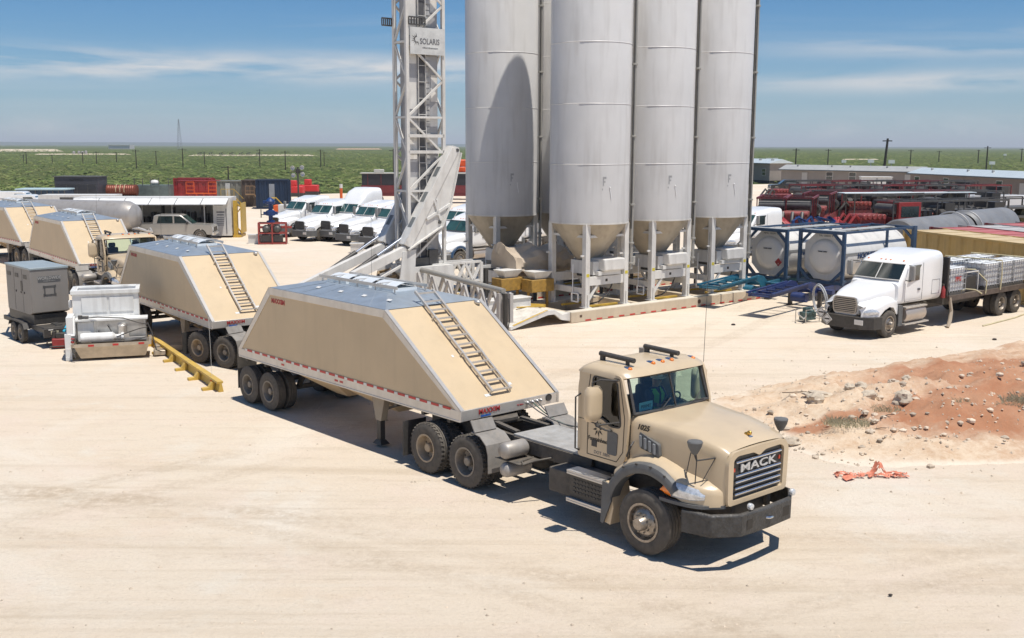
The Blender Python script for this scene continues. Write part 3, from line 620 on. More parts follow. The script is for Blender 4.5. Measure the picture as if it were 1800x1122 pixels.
# ------------------------------------------------------------------ hopper trailers
def make_trailer(label, loc, rz, roll=0):
    t = thing('hopper_trailer', label, 'trailer', loc, rz, 'tan sand hopper trailers in the loading queue', roll)
    Y = 1.45; LN = 9.50; ZB, ZR, ZT = 1.27, 1.50, 3.32; XF, XR = -2.70, -7.80
    b = MB()
    for s in (-1, 1): b.box(-LN, -.001, min(s * (Y - .06), s * Y), max(s * (Y - .06), s * Y), ZB, ZR); b.box(-LN + .02, -.02, min(s * (Y - .02), s * (Y + .012)), max(s * (Y - .02), s * (Y + .012)), ZB - .012, ZB + .025)
    b.box(-LN, -LN + .06, -Y + .06, Y - .06, ZB, ZR); b.box(-.07, -.01, -Y + .06, Y - .06, ZB, ZR)
    b.build('bottom_rail', ALU, t, 20, .006)
    # body panels
    side = [(-.06, ZR), (XF, ZT), (XR, ZT), (-LN + .06, ZR)]
    b = MB()
    for s in (-1, 1): b.prism(side, s * (Y - .035), s * (Y - .015))
    def slope(x0, z0, x1, z1, w): b.add([(x0, -w, z0), (x0, w, z0), (x1, w, z1), (x1, -w, z1)], [(0, 1, 2, 3)])
    slope(-.055, ZR, XF, ZT, Y - .036); slope(-LN + .055, ZR, XR, ZT, Y - .036)
    body = b.build('body', TANP, t, 20)
    # trim along the edges
    b = MB()
    for s in (-1, 1):
        y0, y1 = s * (Y - .014), s * Y
        b.box(XR, XF, min(s * (Y - .05), y1), max(s * (Y - .05), y1), ZT - .17, ZT + .005)
        for p0, p1, dx in (((-.02, ZR), (XF, ZT + .005), .13), ((-LN + .02, ZR), (XR, ZT + .005), -.13)):
            b.prism([p0, (p0[0] - dx * 1.25, p0[1]), (p1[0] - dx * .55, p1[1] - .17), p1], min(y0, y1), max(y0, y1))
            # angle turned over the slope
            d = Vector((p1[0] - p0[0], 0, p1[1] - p0[1])).normalized(); n_ = Vector((-d.z, 0, d.x)) * (1 if dx < 0 else -1); n_ = n_ if n_.z > 0 else -n_
            a0 = Vector((p0[0], 0, p0[1])) + n_ * .012; a1 = Vector((p1[0], 0, p1[1])) + n_ * .012
            b.add([a0 + Vector((0, s * Y, 0)), a0 + Vector((0, s * (Y - .10), 0)), a1 + Vector((0, s * (Y - .10), 0)), a1 + Vector((0, s * Y, 0))], [(0, 1, 2, 3)])
    b.build('edge_trim', ALU, body, 20)
    # hipped sheet-metal roof with a flat centre, standing creases
    CX0, CX1, CZ, CW = -3.75, -6.80, 3.54, .60
    b = MB()
    o_ = [(XF, -Y + .04, ZT + .012), (XF, Y - .04, ZT + .012), (XR, Y - .04, ZT + .012), (XR, -Y + .04, ZT + .012)]
    i_ = [(CX0, -CW, CZ), (CX0, CW, CZ), (CX1, CW, CZ), (CX1, -CW, CZ)]
    b.add(o_ + i_, [(0, 1, 5, 4), (1, 2, 6, 5), (2, 3, 7, 6), (3, 0, 4, 7), (4, 5, 6, 7)])
    for k in range(1, 7):
        u = k / 7; x = XF + .1 + (XR - XF - .2) * u; xc = CX0 + (CX1 - CX0) * u
        for s in (-1, 1): b.bar((x, s * (Y - .05), ZT + .016), (xc, s * (CW + .02), CZ + .001), .03, .004)
    roof = b.build('roof', GALV, t, 10)
    # hatches, rails, clamps
    for k in range(3):
        x0 = -3.85 - k * 1.0
        rows = [[(x0 - .86 * u, -.34 + .68 * v, CZ + .08 + .11 * math.sin(math.pi * v)) for v in [j / 6 for j in range(7)]] for u in (0, .5, 1)]
        b = MB().grid(rows); b.box(x0 - .86, x0, -.36, .36, CZ + .0, CZ + .068); h = b.build('hatch', M('hatch_alloy', (.78, .82, .84), .4, .15, var=.08, dust=.1), roof, 30)
        b = MB().tube([(x0 - .43, -.40, CZ + .05), (x0 - .43, -.40, CZ + .17), (x0 - .43, .40, CZ + .17), (x0 - .43, .40, CZ + .05)], .014)
        for a in range(5): b.sph((x0 - .43 + .05 * math.cos(a * 1.26), -.43 + .05 * math.sin(a * 1.26), CZ + .16), .022, 6, 5)
        b.build('hatch_clamp', ALU, h)
    b = MB()
    for y in (-.46, .46): b.bar((CX0 + .2, y, CZ + .12), (CX1 - .1, y, CZ + .12), .035, .07)
    for k in range(5):
        for y in (-.46, .46): b.bar((CX0 + .1 - k * .78, y, CZ), (CX0 + .1 - k * .78, y, CZ + .1), .03)
    b.build('roof_rail', ALU, roof)
    b = MB()
    for x in (-3.1, -4.1, -5.1, -6.1): b.add([(x, -1.0, ZT + .133), (x - .16, -1.0, ZT + .133), (x - .19, -.90, ZT + .158), (x - .03, -.90, ZT + .158)], [(0, 1, 2, 3)])
    b.build('roof_sticker', WHT, roof)
    # ladder on the front slope
    def sp(x, off=0):
        k = (ZT - ZR) / (XF + .05); z = ZR + (x + .05) * k; n_ = Vector((.567, 0, .824)); return Vector((x, 0, z)) + n_ * off
    b = MB()
    for y in (-.36, .16):
        a0 = sp(-.28, .09); a1 = sp(-3.05, .09)
        for k, (u0, u1) in enumerate(((0, .33), (.33, .66), (.66, 1.0))):
            q0 = a0.lerp(a1, u0); q1 = a0.lerp(a1, u1); ex = .012 * (1 - k)
            b.bar(q0 + Vector((0, y - ex, 0)), q1 + Vector((0, y - ex, 0)), .05, .06)
    for k in range(12):
        c = sp(-.30 - k * .243, .10); b.bar(c + Vector((0, -.36, 0)), c + Vector((0, .16, 0)), .06, .035)
    for u in (-.3, -1.3, -2.3):
        for y in (-.40, .20): c = sp(u, 0); b.bar(c + Vector((0, y, 0)), sp(u, .10) + Vector((0, y, 0)), .03)
    b.build('ladder', ALU, t)
    MB().sph(tuple(sp(-2.62, .03) + Vector((0, 1.22, 0))), .10, 12, 8, (1, .7, .6)).build('vent', ALU, body)
    b = MB()
    for x, y, w in ((-.25, -.55, .16), (-.42, .24, .14), (-1.3, -.62, .06)): c = sp(x, .004); b.add([c + Vector((0, y, 0)), c + Vector((0, y + w, 0)), sp(x - .06, .004) + Vector((0, y + w, 0)), sp(x - .06, .004) + Vector((0, y, 0))], [(0, 1, 2, 3)])
    b.build('sticker', WHT, body)
    # reflective tape
    b = MB()
    for s in (-1, 1):
        yy = s * (Y + .002); k = 0; x = -.35
        while x > -LN + .45:
            b.mi = 0 if k % 2 == 0 else 1; w = .26 if k % 2 == 0 else .12
            b.add([(x, yy, ZR - .028), (x - w, yy, ZR - .028), (x - w, yy, ZR + .032 if 0 else ZR - .002 + .03), (x, yy, ZR - .002 + .03)], [(0, 1, 2, 3)]); x -= w + .01; k += 1
    b.build('reflector_tape', [REDT, WHT], t)
    b = MB()
    for x in (-4.4, -4.62, -7.1): b.box(x, x - .14, -Y - .004, -Y - .001, 1.36, 1.41)
    b.build('side_reflector', REDT, t)
    text('front_lettering', 'MAXXIM', .15, INKR, t, (.000, -.66, 1.41), (0, 1, 0), (0, 0, 1), bold=.002, sx=1.05)
    MB().box(-.008, -.004, -.90, -.62, 1.295, 1.335).build('blue_plate', M('blue_sticker', (.03, .12, .42), .4), t)
    text('small_lettering', 'No Stairs', .05, INKR, t, (-.006, .25, 1.39), (0, 1, 0), (0, 0, 1))
    for s in (-1, 1): text('side_lettering', 'MAXXIM', .17, INKR, body, (-7.36, s * (Y - .012), 3.00), (-s, 0, 0), (0, 0, 1), bold=.006, sx=1.0)
    # front header fittings
    b = MB()
    for y in (.45, .60, .74, .86): b.lathe([(.035, 0), (.04, .03), (.02, .05), (.015, .08)], 10, (-.01, y, 1.405), 'x')
    b.build('air_coupling', ALU, t)
    MB().lathe([(.001, .0), (.075, .0), (.085, .012), (.085, -.02)], 20, (0, 1.12, 1.42), 'x').build('round_port', BLACKP, t)
    for k, (y, e, z) in enumerate(((.45, .15, 1.55), (.60, .30, 1.62), (.74, .40, 1.5))):
        pts = [(0, y, 1.40)]; n_ = 8
        for i in range(1, n_ + 1):
            u = i / n_; pts.append((3.3 * u, y + (e - y) * u, 1.40 + (z - 1.40) * u - .55 * math.sin(math.pi * min(1, u * 1.1)) * (1 - .4 * u) * (.6 + .2 * k)))
        MB().tube(pts, .014, 6).build('air_hose', M('hose_green', (.10, .16, .12), .6) if k == 1 else GREYPL, t)
    # hopper bottoms and chassis
    b = MB()
    for x0, x1 in ((-2.9, -5.0), (-5.0, -7.2)):
        xm = (x0 + x1) / 2
        b.add([(x0, -1.36, 1.29), (x0, 1.36, 1.29), (x1, 1.36, 1.29), (x1, -1.36, 1.29), (xm + .28, -.35, .62), (xm + .28, .35, .62), (xm - .28, .35, .62), (xm - .28, -.35, .62)],
              [(0, 1, 5, 4), (1, 2, 6, 5), (2, 3, 7, 6), (3, 0, 4, 7), (4, 5, 6, 7)])
    b.build('hopper_bottom', TANP, t, 10)
    b = MB()
    for s in (-1, 1): b.box(-LN, -.3, s * .5 - .05, s * .5 + .05, 1.10, 1.268)
    for x in (-.5, -1.4, -2.4, -7.4, -8.2, -9.2): b.box(x - .05, x + .05, -1.38, 1.38, 1.16, 1.262)
    b.box(-1.9, -.1, -1.1, 1.1, 1.235, 1.255)
    b.build('chassis', CHASS, t, 20)
    for x in (-8.05, -9.15 + .0):
        MB().lathe([(.07, -.85), (.07, .85)], 10, (x - .0, 0, .51), 'y').build('axle', CHASS, t)
        for s in (-1, 1):
            MB().bar((x + .45, s * .52, 1.05), (x + .1, s * .52, .55), .1, .12).build('suspension_arm', CHASS, t)
            wheel(t, x, s * 1.26, .51, .27, s, 'dish', RIMD); wheel(t, x, s * .93, .51, .27, s, 'dish', RIMD)
    for s in (-1, 1):
        MB().box(-9.72 + .0, -9.70, min(s * .80, s * 1.38), max(s * .80, s * 1.38), .32, 1.27).build('mudflap', CHASS, t)
        b = MB().prism([(-3.05, 1.27), (-3.60, 1.27), (-3.42, .62), (-3.22, .62)], s * 1.02, s * 1.20)
        lg = b.build('landing_gear', M('dusty_tan_steel', (.30, .25, .19), .6, var=.2, dust=.3), t, 20, .01)
        MB().box(-3.40, -3.26, min(s * 1.05, s * 1.18), max(s * 1.05, s * 1.18), .12, .62).add([(-3.5, s * .98, .05), (-3.16, s * .98, .05), (-3.16, s * 1.24, .05), (-3.5, s * 1.24, .05), (-3.42, s * 1.04, .15), (-3.24, s * 1.04, .15), (-3.24, s * 1.2, .15), (-3.42, s * 1.2, .15)], [(0, 1, 2, 3), (4, 5, 6, 7), (0, 1, 5, 4), (1, 2, 6, 5), (2, 3, 7, 6), (3, 0, 4, 7)]).build('landing_leg', BLACK, lg, 20)
        MB().bar((-3.3, s * 1.1, .85), (-2.6, s * .6, 1.2), .06).build('brace', CHASS, lg)
    return t
t1 = make_trailer('foremost tan hopper trailer, coupled behind the lead tan truck', (0, 22.34, 0), -47.3, roll=-.6)
t2 = dup(t1, 'second tan hopper trailer, between the white skid unit and the foremost trailer', (-8.29, 33.55, 0), -52.6)
t3 = dup(t1, 'third tan hopper trailer, nose behind the trailer mounted generator', (-19.03, 49.64, 0), -52.6)
t4 = dup(t1, 'rearmost tan hopper trailer, cut by the left edge of the photo', (-26.9, 60.8, 0), -48.0)
def behind(tr, dx, dy, dh):
    a = tr.rotation_euler.z; return (tr.location.x + dx * math.cos(a) - dy * math.sin(a), tr.location.y + dx * math.sin(a) + dy * math.cos(a), 0), math.degrees(a) + dh
p, h = behind(t2, -.65, 0, 15); tr2 = dup(tr1, 'tan truck hidden behind the foremost trailer except for its drive wheels', (p[0] + 5.3 * math.cos(R(h)), p[1] + 5.3 * math.sin(R(h)), 0), h)
tr2.scale = (1.03, 1.08, .95)
for ch in [c for c in tr2.children if c.name.startswith('roof_bar')]: bpy.data.objects.remove(ch)
p, h = behind(t3, 4.9, -.35, 0); tr3 = dup(tr1, 'tan truck with its windscreen showing between the second and third hopper trailers', p, h)
p, h = behind(t4, 4.9, 0, 0); tr4 = dup(tr1, 'tan truck mostly hidden behind the third hopper trailer at far left', p, h)
# ------------------------------------------------------------------ ground
def ground_mat(name, kind):
    m = bpy.data.materials.new(name); m.use_nodes = True; t = m.node_tree; n = t.nodes; l = t.links; b = n['Principled BSDF']; b.inputs['Roughness'].default_value = .95; b.inputs['Specular IOR Level'].default_value = .15
    co = n.new('ShaderNodeTexCoord')
    def noise(sc, det=6, rough=.6, mp=(1, 1, 1), rot=0, dist=0.0):
        mpn = n.new('ShaderNodeMapping'); mpn.inputs['Scale'].default_value = mp; mpn.inputs['Rotation'].default_value = (0, 0, rot); l.new(co.outputs['Object'], mpn.inputs[0])
        z = n.new('ShaderNodeTexNoise'); z.inputs['Scale'].default_value = sc; z.inputs['Detail'].default_value = det; z.inputs['Roughness'].default_value = rough; z.inputs['Distortion'].default_value = dist; l.new(mpn.outputs[0], z.inputs['Vector']); return z.outputs['Fac']
    def ramp(f, a, c, va=0, vb=1):
        r = n.new('ShaderNodeMapRange'); r.inputs['From Min'].default_value = a; r.inputs['From Max'].default_value = c; r.inputs['To Min'].default_value = va; r.inputs['To Max'].default_value = vb; l.new(f, r.inputs['Value']); return r.outputs[0]
    def mix(f, a, c, bt='MIX'):
        x = n.new('ShaderNodeMixRGB'); x.blend_type = bt
        if hasattr(f, 'links'): l.new(f, x.inputs[0])
        else: x.inputs[0].default_value = f
        for i, v in ((1, a), (2, c)):
            if hasattr(v, 'links'): l.new(v, x.inputs[i])
            else: x.inputs[i].default_value = (*v, 1)
        return x.outputs[0]
    def mul(a, c):
        x = n.new('ShaderNodeMath'); x.operation = 'MULTIPLY'; x.use_clamp = True
        for i, v in ((0, a), (1, c)):
            if hasattr(v, 'links'): l.new(v, x.inputs[i])
            else: x.inputs[i].default_value = v
        return x.outputs[0]
    if kind == 'pad':
        c = mix(ramp(noise(.045, 5), .36, .66), (.72, .625, .50), (.71, .58, .44))
        c = mix(ramp(noise(.16, 7, .65, (1, 1, 1), 0, .8), .52, .74, 0, .65), c, (.80, .745, .65))
        c = mix(ramp(noise(.5, 8, .7, (.35, 1, 1), .35), .55, .80, 0, .50), c, (.60, .44, .29))
        c = mix(ramp(noise(1.0, 5, .6, (.05, 1.0, 1), -.72, .5), .53, .72, 0, .42), c, (.50, .395, .275))
        c = mix(ramp(noise(2.2, 5, .6, (.035, 1, 1), .62, .4), .56, .72, 0, .30), c, (.72, .66, .55))
        c = mix(ramp(noise(3.1, 5, .6, (.03, 1, 1), -.80, .3), .56, .70, 0, .30), c, (.47, .37, .26))
        c = mix(ramp(noise(.33, 7, .65), .50, .66, 0, .55), c, (.74, .61, .50))
        c = mix(ramp(noise(.42, 7, .7, (1, 1, 1), 1.1), .55, .72, 0, .6), c, (.72, .67, .575))
        c = mix(ramp(noise(2.6, 9, .8, (.5, 1, 1), .3), .52, .72, 0, .4), c, (.45, .355, .255))
        c = mix(ramp(noise(14, 6, .8), .50, .72, 0, .34), c, (.40, .32, .235))
        for dx, dy, rad, wd in ((-16, -6, 27.0, .35), (-14.2, -6, 27.0, .35), (24, -32, 52, .3), (26.1, -32, 52, .3), (60, 10, 46, .35), (62, 10, 46, .35), (-60, 80, 78, .4), (-58, 80, 78, .4), (8, 78, 62, .3), (8, 80.2, 62, .3)):
            vs = n.new('ShaderNodeVectorMath'); vs.operation = 'DISTANCE'; l.new(co.outputs['Object'], vs.inputs[0]); vs.inputs[1].default_value = (dx, dy, 0)
            w1 = n.new('ShaderNodeMath'); w1.operation = 'SUBTRACT'; l.new(vs.outputs['Value'], w1.inputs[0]); w1.inputs[1].default_value = rad
            w2 = n.new('ShaderNodeMath'); w2.operation = 'ABSOLUTE'; l.new(w1.outputs[0], w2.inputs[0])
            tk = ramp(w2.outputs[0], wd * 1.0, wd * .55, 0, 1); c = mix(mul(mul(tk, ramp(noise(5, 6, .8), .38, .62)), ramp(noise(.3, 3), .36, .55, 0, .42)), c, (.47, .37, .265))
        c = mix(ramp(noise(38, 4, .7), .66, .74, 0, .55), c, (.33, .26, .19))
        h = noise(9, 10, .8); bs, bd = .8, .06
        nm = noise(1.6, 4, .6, (.05, 1, 1), -.76, .3)
    elif kind == 'soil':
        c = mix(ramp(noise(.35, 7, .65), .40, .62), (.42, .20, .11), (.50, .29, .18))
        c = mix(ramp(noise(1.4, 8, .7, (.4, 1, 1), .5), .48, .72, 0, .8), c, (.40, .165, .085))
        c = mix(ramp(noise(4.5, 8, .75), .58, .78, 0, .55), c, (.66, .55, .42))
        c = mix(ramp(noise(30, 4, .7), .63, .73, 0, .5), c, (.25, .15, .10))
        at = n.new('ShaderNodeAttribute'); at.attribute_name = 'red_soil'
        ns = n.new('ShaderNodeMath'); ns.operation = 'MULTIPLY_ADD'; ns.inputs[1].default_value = .9; l.new(noise(1.1, 9, .72), ns.inputs[0]); l.new(at.outputs['Fac'], ns.inputs[2])
        pale = mix(ramp(noise(2.2, 9, .8), .42, .66), (.68, .54, .395), (.54, .37, .235))
        c = mix(ramp(noise(9, 8, .85), .42, .68, 0, .5), c, (.30, .15, .09))
        c = mix(ramp(ns.outputs[0], .52, 1.22), pale, c)
        ae = n.new('ShaderNodeAttribute'); ae.attribute_name = 'edge'
        ne = n.new('ShaderNodeMath'); ne.operation = 'MULTIPLY_ADD'; ne.inputs[1].default_value = .8; l.new(noise(1.7, 8, .75), ne.inputs[0]); l.new(ae.outputs['Fac'], ne.inputs[2])
        c = mix(ramp(ne.outputs[0], .50, .95), (.73, .63, .505), c)
        c = mix(ramp(noise(17, 5, .8), .56, .70, 0, .45), c, (.36, .26, .18))
        h = noise(7, 10, .8); bs, bd = .6, .05; nm = noise(2.0, 6, .7)
    else:
        c = mix(ramp(noise(.012, 6), .38, .62), (.090, .118, .030), (.130, .140, .048))
        c = mix(ramp(noise(.06, 7, .7), .45, .72), c, (.075, .110, .028))
        c = mix(ramp(noise(.005, 5, .6, (1, .35, 1)), .56, .72, 0, .5), c, (.14, .145, .075))
        c = mix(ramp(noise(.35, 6, .75), .47, .62, 0, .75), c, (.050, .078, .022))
        c = mix(ramp(noise(.0035, 6, .6, (.6, 2.2, 1)), .62, .68, 0, .3), c, (.26, .21, .13))
        h = noise(.5, 8, .75); bs, bd = 1.0, .9; nm = noise(.12, 4)
    l.new(c, b.inputs['Base Color'])
    ad = n.new('ShaderNodeMath'); ad.operation = 'ADD'; l.new(h, ad.inputs[0]); l.new(nm, ad.inputs[1])
    bp = n.new('ShaderNodeBump'); bp.inputs['Strength'].default_value = bs; bp.inputs['Distance'].default_value = bd; l.new(ad.outputs[0], bp.inputs['Height']); l.new(bp.outputs[0], b.inputs['Normal'])
    return m
PADM = ground_mat('caliche_pad', 'pad'); SOILM = ground_mat('red_soil', 'soil'); SCRUBM = ground_mat('scrubland', 'scrub')
b = MB(); rr = [0, 300, 900, 2500, 7000, 20000, 45000]
rows = []
for k in range(49):
    a = 2 * math.pi * k / 48; rows.append([(r_ * math.cos(a), r_ * math.sin(a), -.05 if r_ < 400 else -.05) for r_ in rr])
gr_ = b.grid(rows).build('ground', SCRUBM, ang=0); tag(gr_, None, None, None, 'structure')
PADO = [(-260, -70), (260, -70), (250, 150), (150, 205), (70, 214), (40, 196), (10, 168), (-22, 158), (-34, 150), (-60, 151), (-100, 147), (-260, 146)]
pad = MB().add([(x, y, 0) for x, y in PADO], [tuple(range(len(PADO)))]).build('sand_pad', PADM, ang=0); tag(pad, None, None, None, 'structure')
# low spoil bank of red soil and pale rubble on the right
random.seed(3)
from mathutils import noise as mn
def bank_h(x, y):
    # signed shape: ridge running from (6.5,24) to the right
    u = (x - 6.3) * .93 + (y - 24.4) * .36; v = -(x - 6.3) * .36 + (y - 24.4) * .93   # along, across
    e = max(0, min(1, u / 3.2)) ; w = 3.4 + .22 * max(0, u); f = max(0, 1 - abs((v - .4 * 0 - 1.0) / w) ** 2.2)
    base = .50 * (e ** 1.2) * f ** .8
    nz = mn.fractal(Vector((x * .8, y * .8, 0)), 1.0, 2.0, 5) * .15 + mn.fractal(Vector((x * 3.3, y * 3.3, 5)), .8, 2.0, 5) * .06
    return base * (1 + nz * 3.2) + nz * (.55 if f * e > .02 else 0) * min(1, f * e * 6) - .03 + .03 * min(1, f * e * 8)
rows = []
for i in range(150):
    row = []
    for j in range(110):
        u = -0.6 + i * .20; v = -5.5 + j * .13
        x = 6.3 + u * .93 - v * .36; y = 24.4 + u * .36 + v * .93
        row.append((x, y, bank_h(x, y)))
    rows.append(row)
bank = MB().grid(rows).build('soil_bank', SOILM, ang=180)
ca = bank.data.attributes.new('red_soil', 'FLOAT', 'POINT')
def redness(x, y):
    u = (x - 6.3) * .93 + (y - 24.4) * .36; v = -(x - 6.3) * .36 + (y - 24.4) * .93
    r1 = 1 - math.hypot((u - 6.9) / 5.0, (v + .4) / 2.3) ** 2; r2 = 1 - math.hypot((u - 1.9) / 1.5, (v - .35) / .5) ** 2; r3 = .8 * (1 - math.hypot((u - 10) / 6, (v - 2.8) / 2.6) ** 2)
    return max(0, min(1, max(max(r1, r2 * .9, r3) * 1.5, .34 * min(1, (u - 2.5) / 4))))
ce = bank.data.attributes.new('edge', 'FLOAT', 'POINT'); ce.data.foreach_set('value', [max(0, min(1, p_.co.z / .16)) for p_ in bank.data.vertices])
ca.data.foreach_set('value', [redness(p_.co.x, p_.co.y) for p_ in bank.data.vertices]); tag(bank, None, None, None, 'structure')
# other stains: red dirt patch by the trailer wheels
def patch(name, cx, cy, rx, ry, rot, mat, z=.004, seed=1, n_=40):
    rnd = random.Random(seed); pts = []
    for k in range(n_):
        a = 2 * math.pi * k / n_; r_ = 1 + .35 * mn.noise(Vector((math.cos(a) * 2, math.sin(a) * 2, seed * 3.1)))
        p, q = math.cos(a) * rx * r_, math.sin(a) * ry * r_; pts.append((cx + p * math.cos(rot) - q * math.sin(rot), cy + p * math.sin(rot) + q * math.cos(rot), z))
    o = MB().add(pts, [tuple(range(n_))]).build(name, mat, ang=0); tag(o, None, None, None, 'structure'); return o
# gravel crumbs and pebbles scattered over the pad (uncountable)
rnd = random.Random(5); b = MB()
for k in range(1500):
    y = 12 + 60 * rnd.random() ** 2.2; x = (rnd.random() - .5) * y * 1.15; s = .012 + .030 * rnd.random() ** 3
    vs = [(x + s * math.cos(a) * rnd.uniform(.6, 1.2), y + s * math.sin(a) * rnd.uniform(.6, 1.2), .002) for a in (0, 1.6, 3.1, 4.7)] + [(x, y, s * .7)]
    b.add(vs, [(0, 1, 4), (1, 2, 4), (2, 3, 4), (3, 0, 4)])
for k in range(2200):
    u = rnd.random() ** 1.3 * 13; v = rnd.gauss(1.0, 2.6); x = 6.3 + u * .93 - v * .36; y = 24.4 + u * .36 + v * .93; s = .012 + .06 * rnd.random() ** 4; h = max(0, bank_h(x, y))
    vs = [(x + s * math.cos(a) * rnd.uniform(.6, 1.2), y + s * math.sin(a) * rnd.uniform(.6, 1.2), h - .01) for a in (0, 1.6, 3.1, 4.7)] + [(x, y, h + s * .8)]
    b.add(vs, [(0, 1, 4), (1, 2, 4), (2, 3, 4), (3, 0, 4)])
for k in range(300):
    u = rnd.random() * 13; v = rnd.choice((rnd.gauss(-1.3, .7), rnd.gauss(1.6, 1.2))); x = 6.3 + u * .93 - v * .36; y = 24.4 + u * .36 + v * .93; s = .03 + .09 * rnd.random() ** 2.5; h = max(0, bank_h(x, y)); rws = []
    for i in range(4):
        t_ = math.pi * (i + .35) / 3.7; rws.append([(x + s * math.sin(t_) * math.cos(a) * rnd.uniform(.75, 1.25), y + s * math.sin(t_) * math.sin(a) * rnd.uniform(.75, 1.25), h + s * .25 + s * .6 * math.cos(t_)) for a in (0, 1.05, 2.1, 3.15, 4.2, 5.2)])
    b.grid(rws, True, True)
tag(b.build('gravel', M('gravel', (.56, .46, .35), .9, var=.5, scale=1.2), ang=0), 'loose gravel and crumbs scattered over the pad', 'gravel', None, 'stuff')
ROCKM = M('caliche_rock', (.56, .47, .36), .9, var=.2, scale=2.5, dust=0, grime=.35, bump=.9, bscale=9)
def rock(px, py, sx, sy, sz, label, seed, red=False):
    p = G(px, py); h = max(0, bank_h(p.x, p.y)); rnd = random.Random(seed); b = MB(); rows = []
    for i in range(13):
        t = math.pi * i / 12; row = []
        for k in range(16):
            a = 2 * math.pi * k / 16; d = Vector((math.sin(t) * math.cos(a), math.sin(t) * math.sin(a), math.cos(t)))
            f = 1 + .40 * mn.noise(d * 1.6 + Vector((seed, 0, 0))) + .22 * mn.noise(d * 4.2 + Vector((seed, 5, 0))) + .1 * mn.noise(d * 9 + Vector((seed, 5, 0)))
            row.append((d.x * sx * f, d.y * sy * f, d.z * sz * f))
        rows.append(row)
    o = b.grid(rows, True).build('rock', ROCKM, ang=25); o.location = (p.x, p.y, h + sz * .35); o.rotation_euler = (0, 0, rnd.random() * 6)
    tag(o, label, 'rock', 'pale rocks on the red soil bank')
rock(1433, 732, .27, .20, .15, 'brown rock lying below the long flat slab, shaded underneath', 1)
rock(1440, 719, .42, .22, .10, 'long flat pale slab above the brown rock', 2)
rock(1491, 726, .18, .14, .12, 'squarish pale rock between the slab and the leaning pair of rocks', 3)
rock(1512, 716, .20, .16, .12, 'round pale rock at the top of the cluster', 4)
rock(1524, 731, .30, .17, .14, 'elongated pale rock leaning with a dark hollow under its left end', 5)
rock(1586, 742, .27, .22, .20, 'largest whitish rock beside the dry grass tuft', 6)
rock(1569, 707, .20, .15, .11, 'grey pale rock of the upper pair', 7)
rock(1592, 708, .17, .13, .10, 'white rock right of the grey one in the upper pair', 8)
rock(1391, 783, .22, .17, .14, 'rock nearest the hood mirror of the tan truck', 9)
# dry grass tufts
def tuft(px, py, r_, h_, n_, label, seed):
    p = G(px, py); h0 = max(0, bank_h(p.x, p.y)); rnd = random.Random(seed); b = MB()
    for k in range(n_):
        a = rnd.random() * 6.28; d = r_ * math.sqrt(rnd.random()); x, y = d * math.cos(a) * 1.7, d * math.sin(a); l_ = h_ * rnd.uniform(.5, 1.1); lx, ly = rnd.gauss(0, .55) * l_, rnd.gauss(0, .55) * l_
        w = .006; b.add([(x - w, y, 0), (x + w, y, 0), (x + lx * .5 + w * .6, y + ly * .5, l_ * .6), (x + lx, y + ly, l_)], [(0, 1, 2, 3)])
    o = b.build('grass_tuft', M('dry_grass', (.42, .38, .25), .9, var=.5, scale=30), ang=0); o.location = (p.x, p.y, h0 - .01); tag(o, label, 'grass tuft', 'dry grass tufts on the red bank')
tuft(1488, 772, .33, .20, 420, 'broad grey green tuft in front of the rock cluster', 1)
tuft(1552, 748, .26, .16, 260, 'low tuft just left of the largest whitish rock', 2)
tuft(1792, 742, .28, .28, 240, 'tall tuft at the right edge of the photo', 3)
tuft(1770, 750, .18, .18, 120, 'thin tuft just left of the tall edge tuft', 4)
tuft(1688, 733, .15, .16, 60, 'small sparse tuft on the bare red soil', 5)
for i, (px, py, ln, rot, lb) in enumerate(((1555, 765, .5, .6, 'bent dry stick in front of the grass tufts'), (1400, 712, .9, -.1, 'long thin twig on the pale ground above the slab'), (1665, 741, .6, -.5, 'thin dark twig right of the largest whitish rock'), (1543, 778, .4, .1, 'short forked stick below the bent stick'))):
    p = G(px, py); h0 = max(0, bank_h(p.x, p.y)) + .03; b = MB()
    pts = [(math.cos(rot) * ln * u + .04 * math.sin(u * 9), math.sin(rot) * ln * u + .05 * math.cos(u * 7), .02 * math.sin(u * 5)) for u in (-.5, -.2, .1, .3, .5)]
    b.tube(pts, [.014, .014, .011, .009, .005], 5); b.tube([pts[2], (pts[2][0] + .12, pts[2][1] - .1, .04)], [.008, .004], 5)
    o = b.build('stick', M('dry_wood', (.13, .09, .06), .9), ang=60); o.location = (p.x, p.y, h0); tag(o, lb, 'stick', 'dry sticks on the bank')
# orange plastic netting
rnd = random.Random(11); b = MB(); p = G(1532, 838)
rows = []
for i in range(53):
    row = []
    for j in range(17):
        u, v = i / 52, j / 16
        x = -.78 + 1.55 * u + .06 * mn.noise(Vector((u * 5, v * 5, 1))); y = -.14 + .30 * v + .10 * mn.noise(Vector((u * 6, v * 3, 2)))
        z = .035 + .09 * abs(mn.noise(Vector((u * 9, v * 6, 3)))) + (.26 * math.exp(-((u - .62) / .06) ** 2) * v ** .6) + .03 * math.sin(u * 60) * mn.noise(Vector((u * 20, v * 9, 4)))
        row.append((x, y, z))
    rows.append(row)
nf = []
for i in range(52):
    for j in range(16):
        if mn.noise(Vector((i * .22, j * .3, 9))) > -.18 and rnd.random() < .88: nf.append((i * 17 + j, i * 17 + j + 1, (i + 1) * 17 + j + 1, (i + 1) * 17 + j))
b.add([q for r_ in rows for q in r_], nf)
o = b.build('safety_netting', M('faded_orange_plastic', (.66, .22, .13), .6, var=.25, scale=9), ang=30); o.location = (p.x, p.y, max(0, bank_h(p.x, p.y))); tag(o, 'crumpled faded orange safety netting at the foot of the red bank', 'netting')
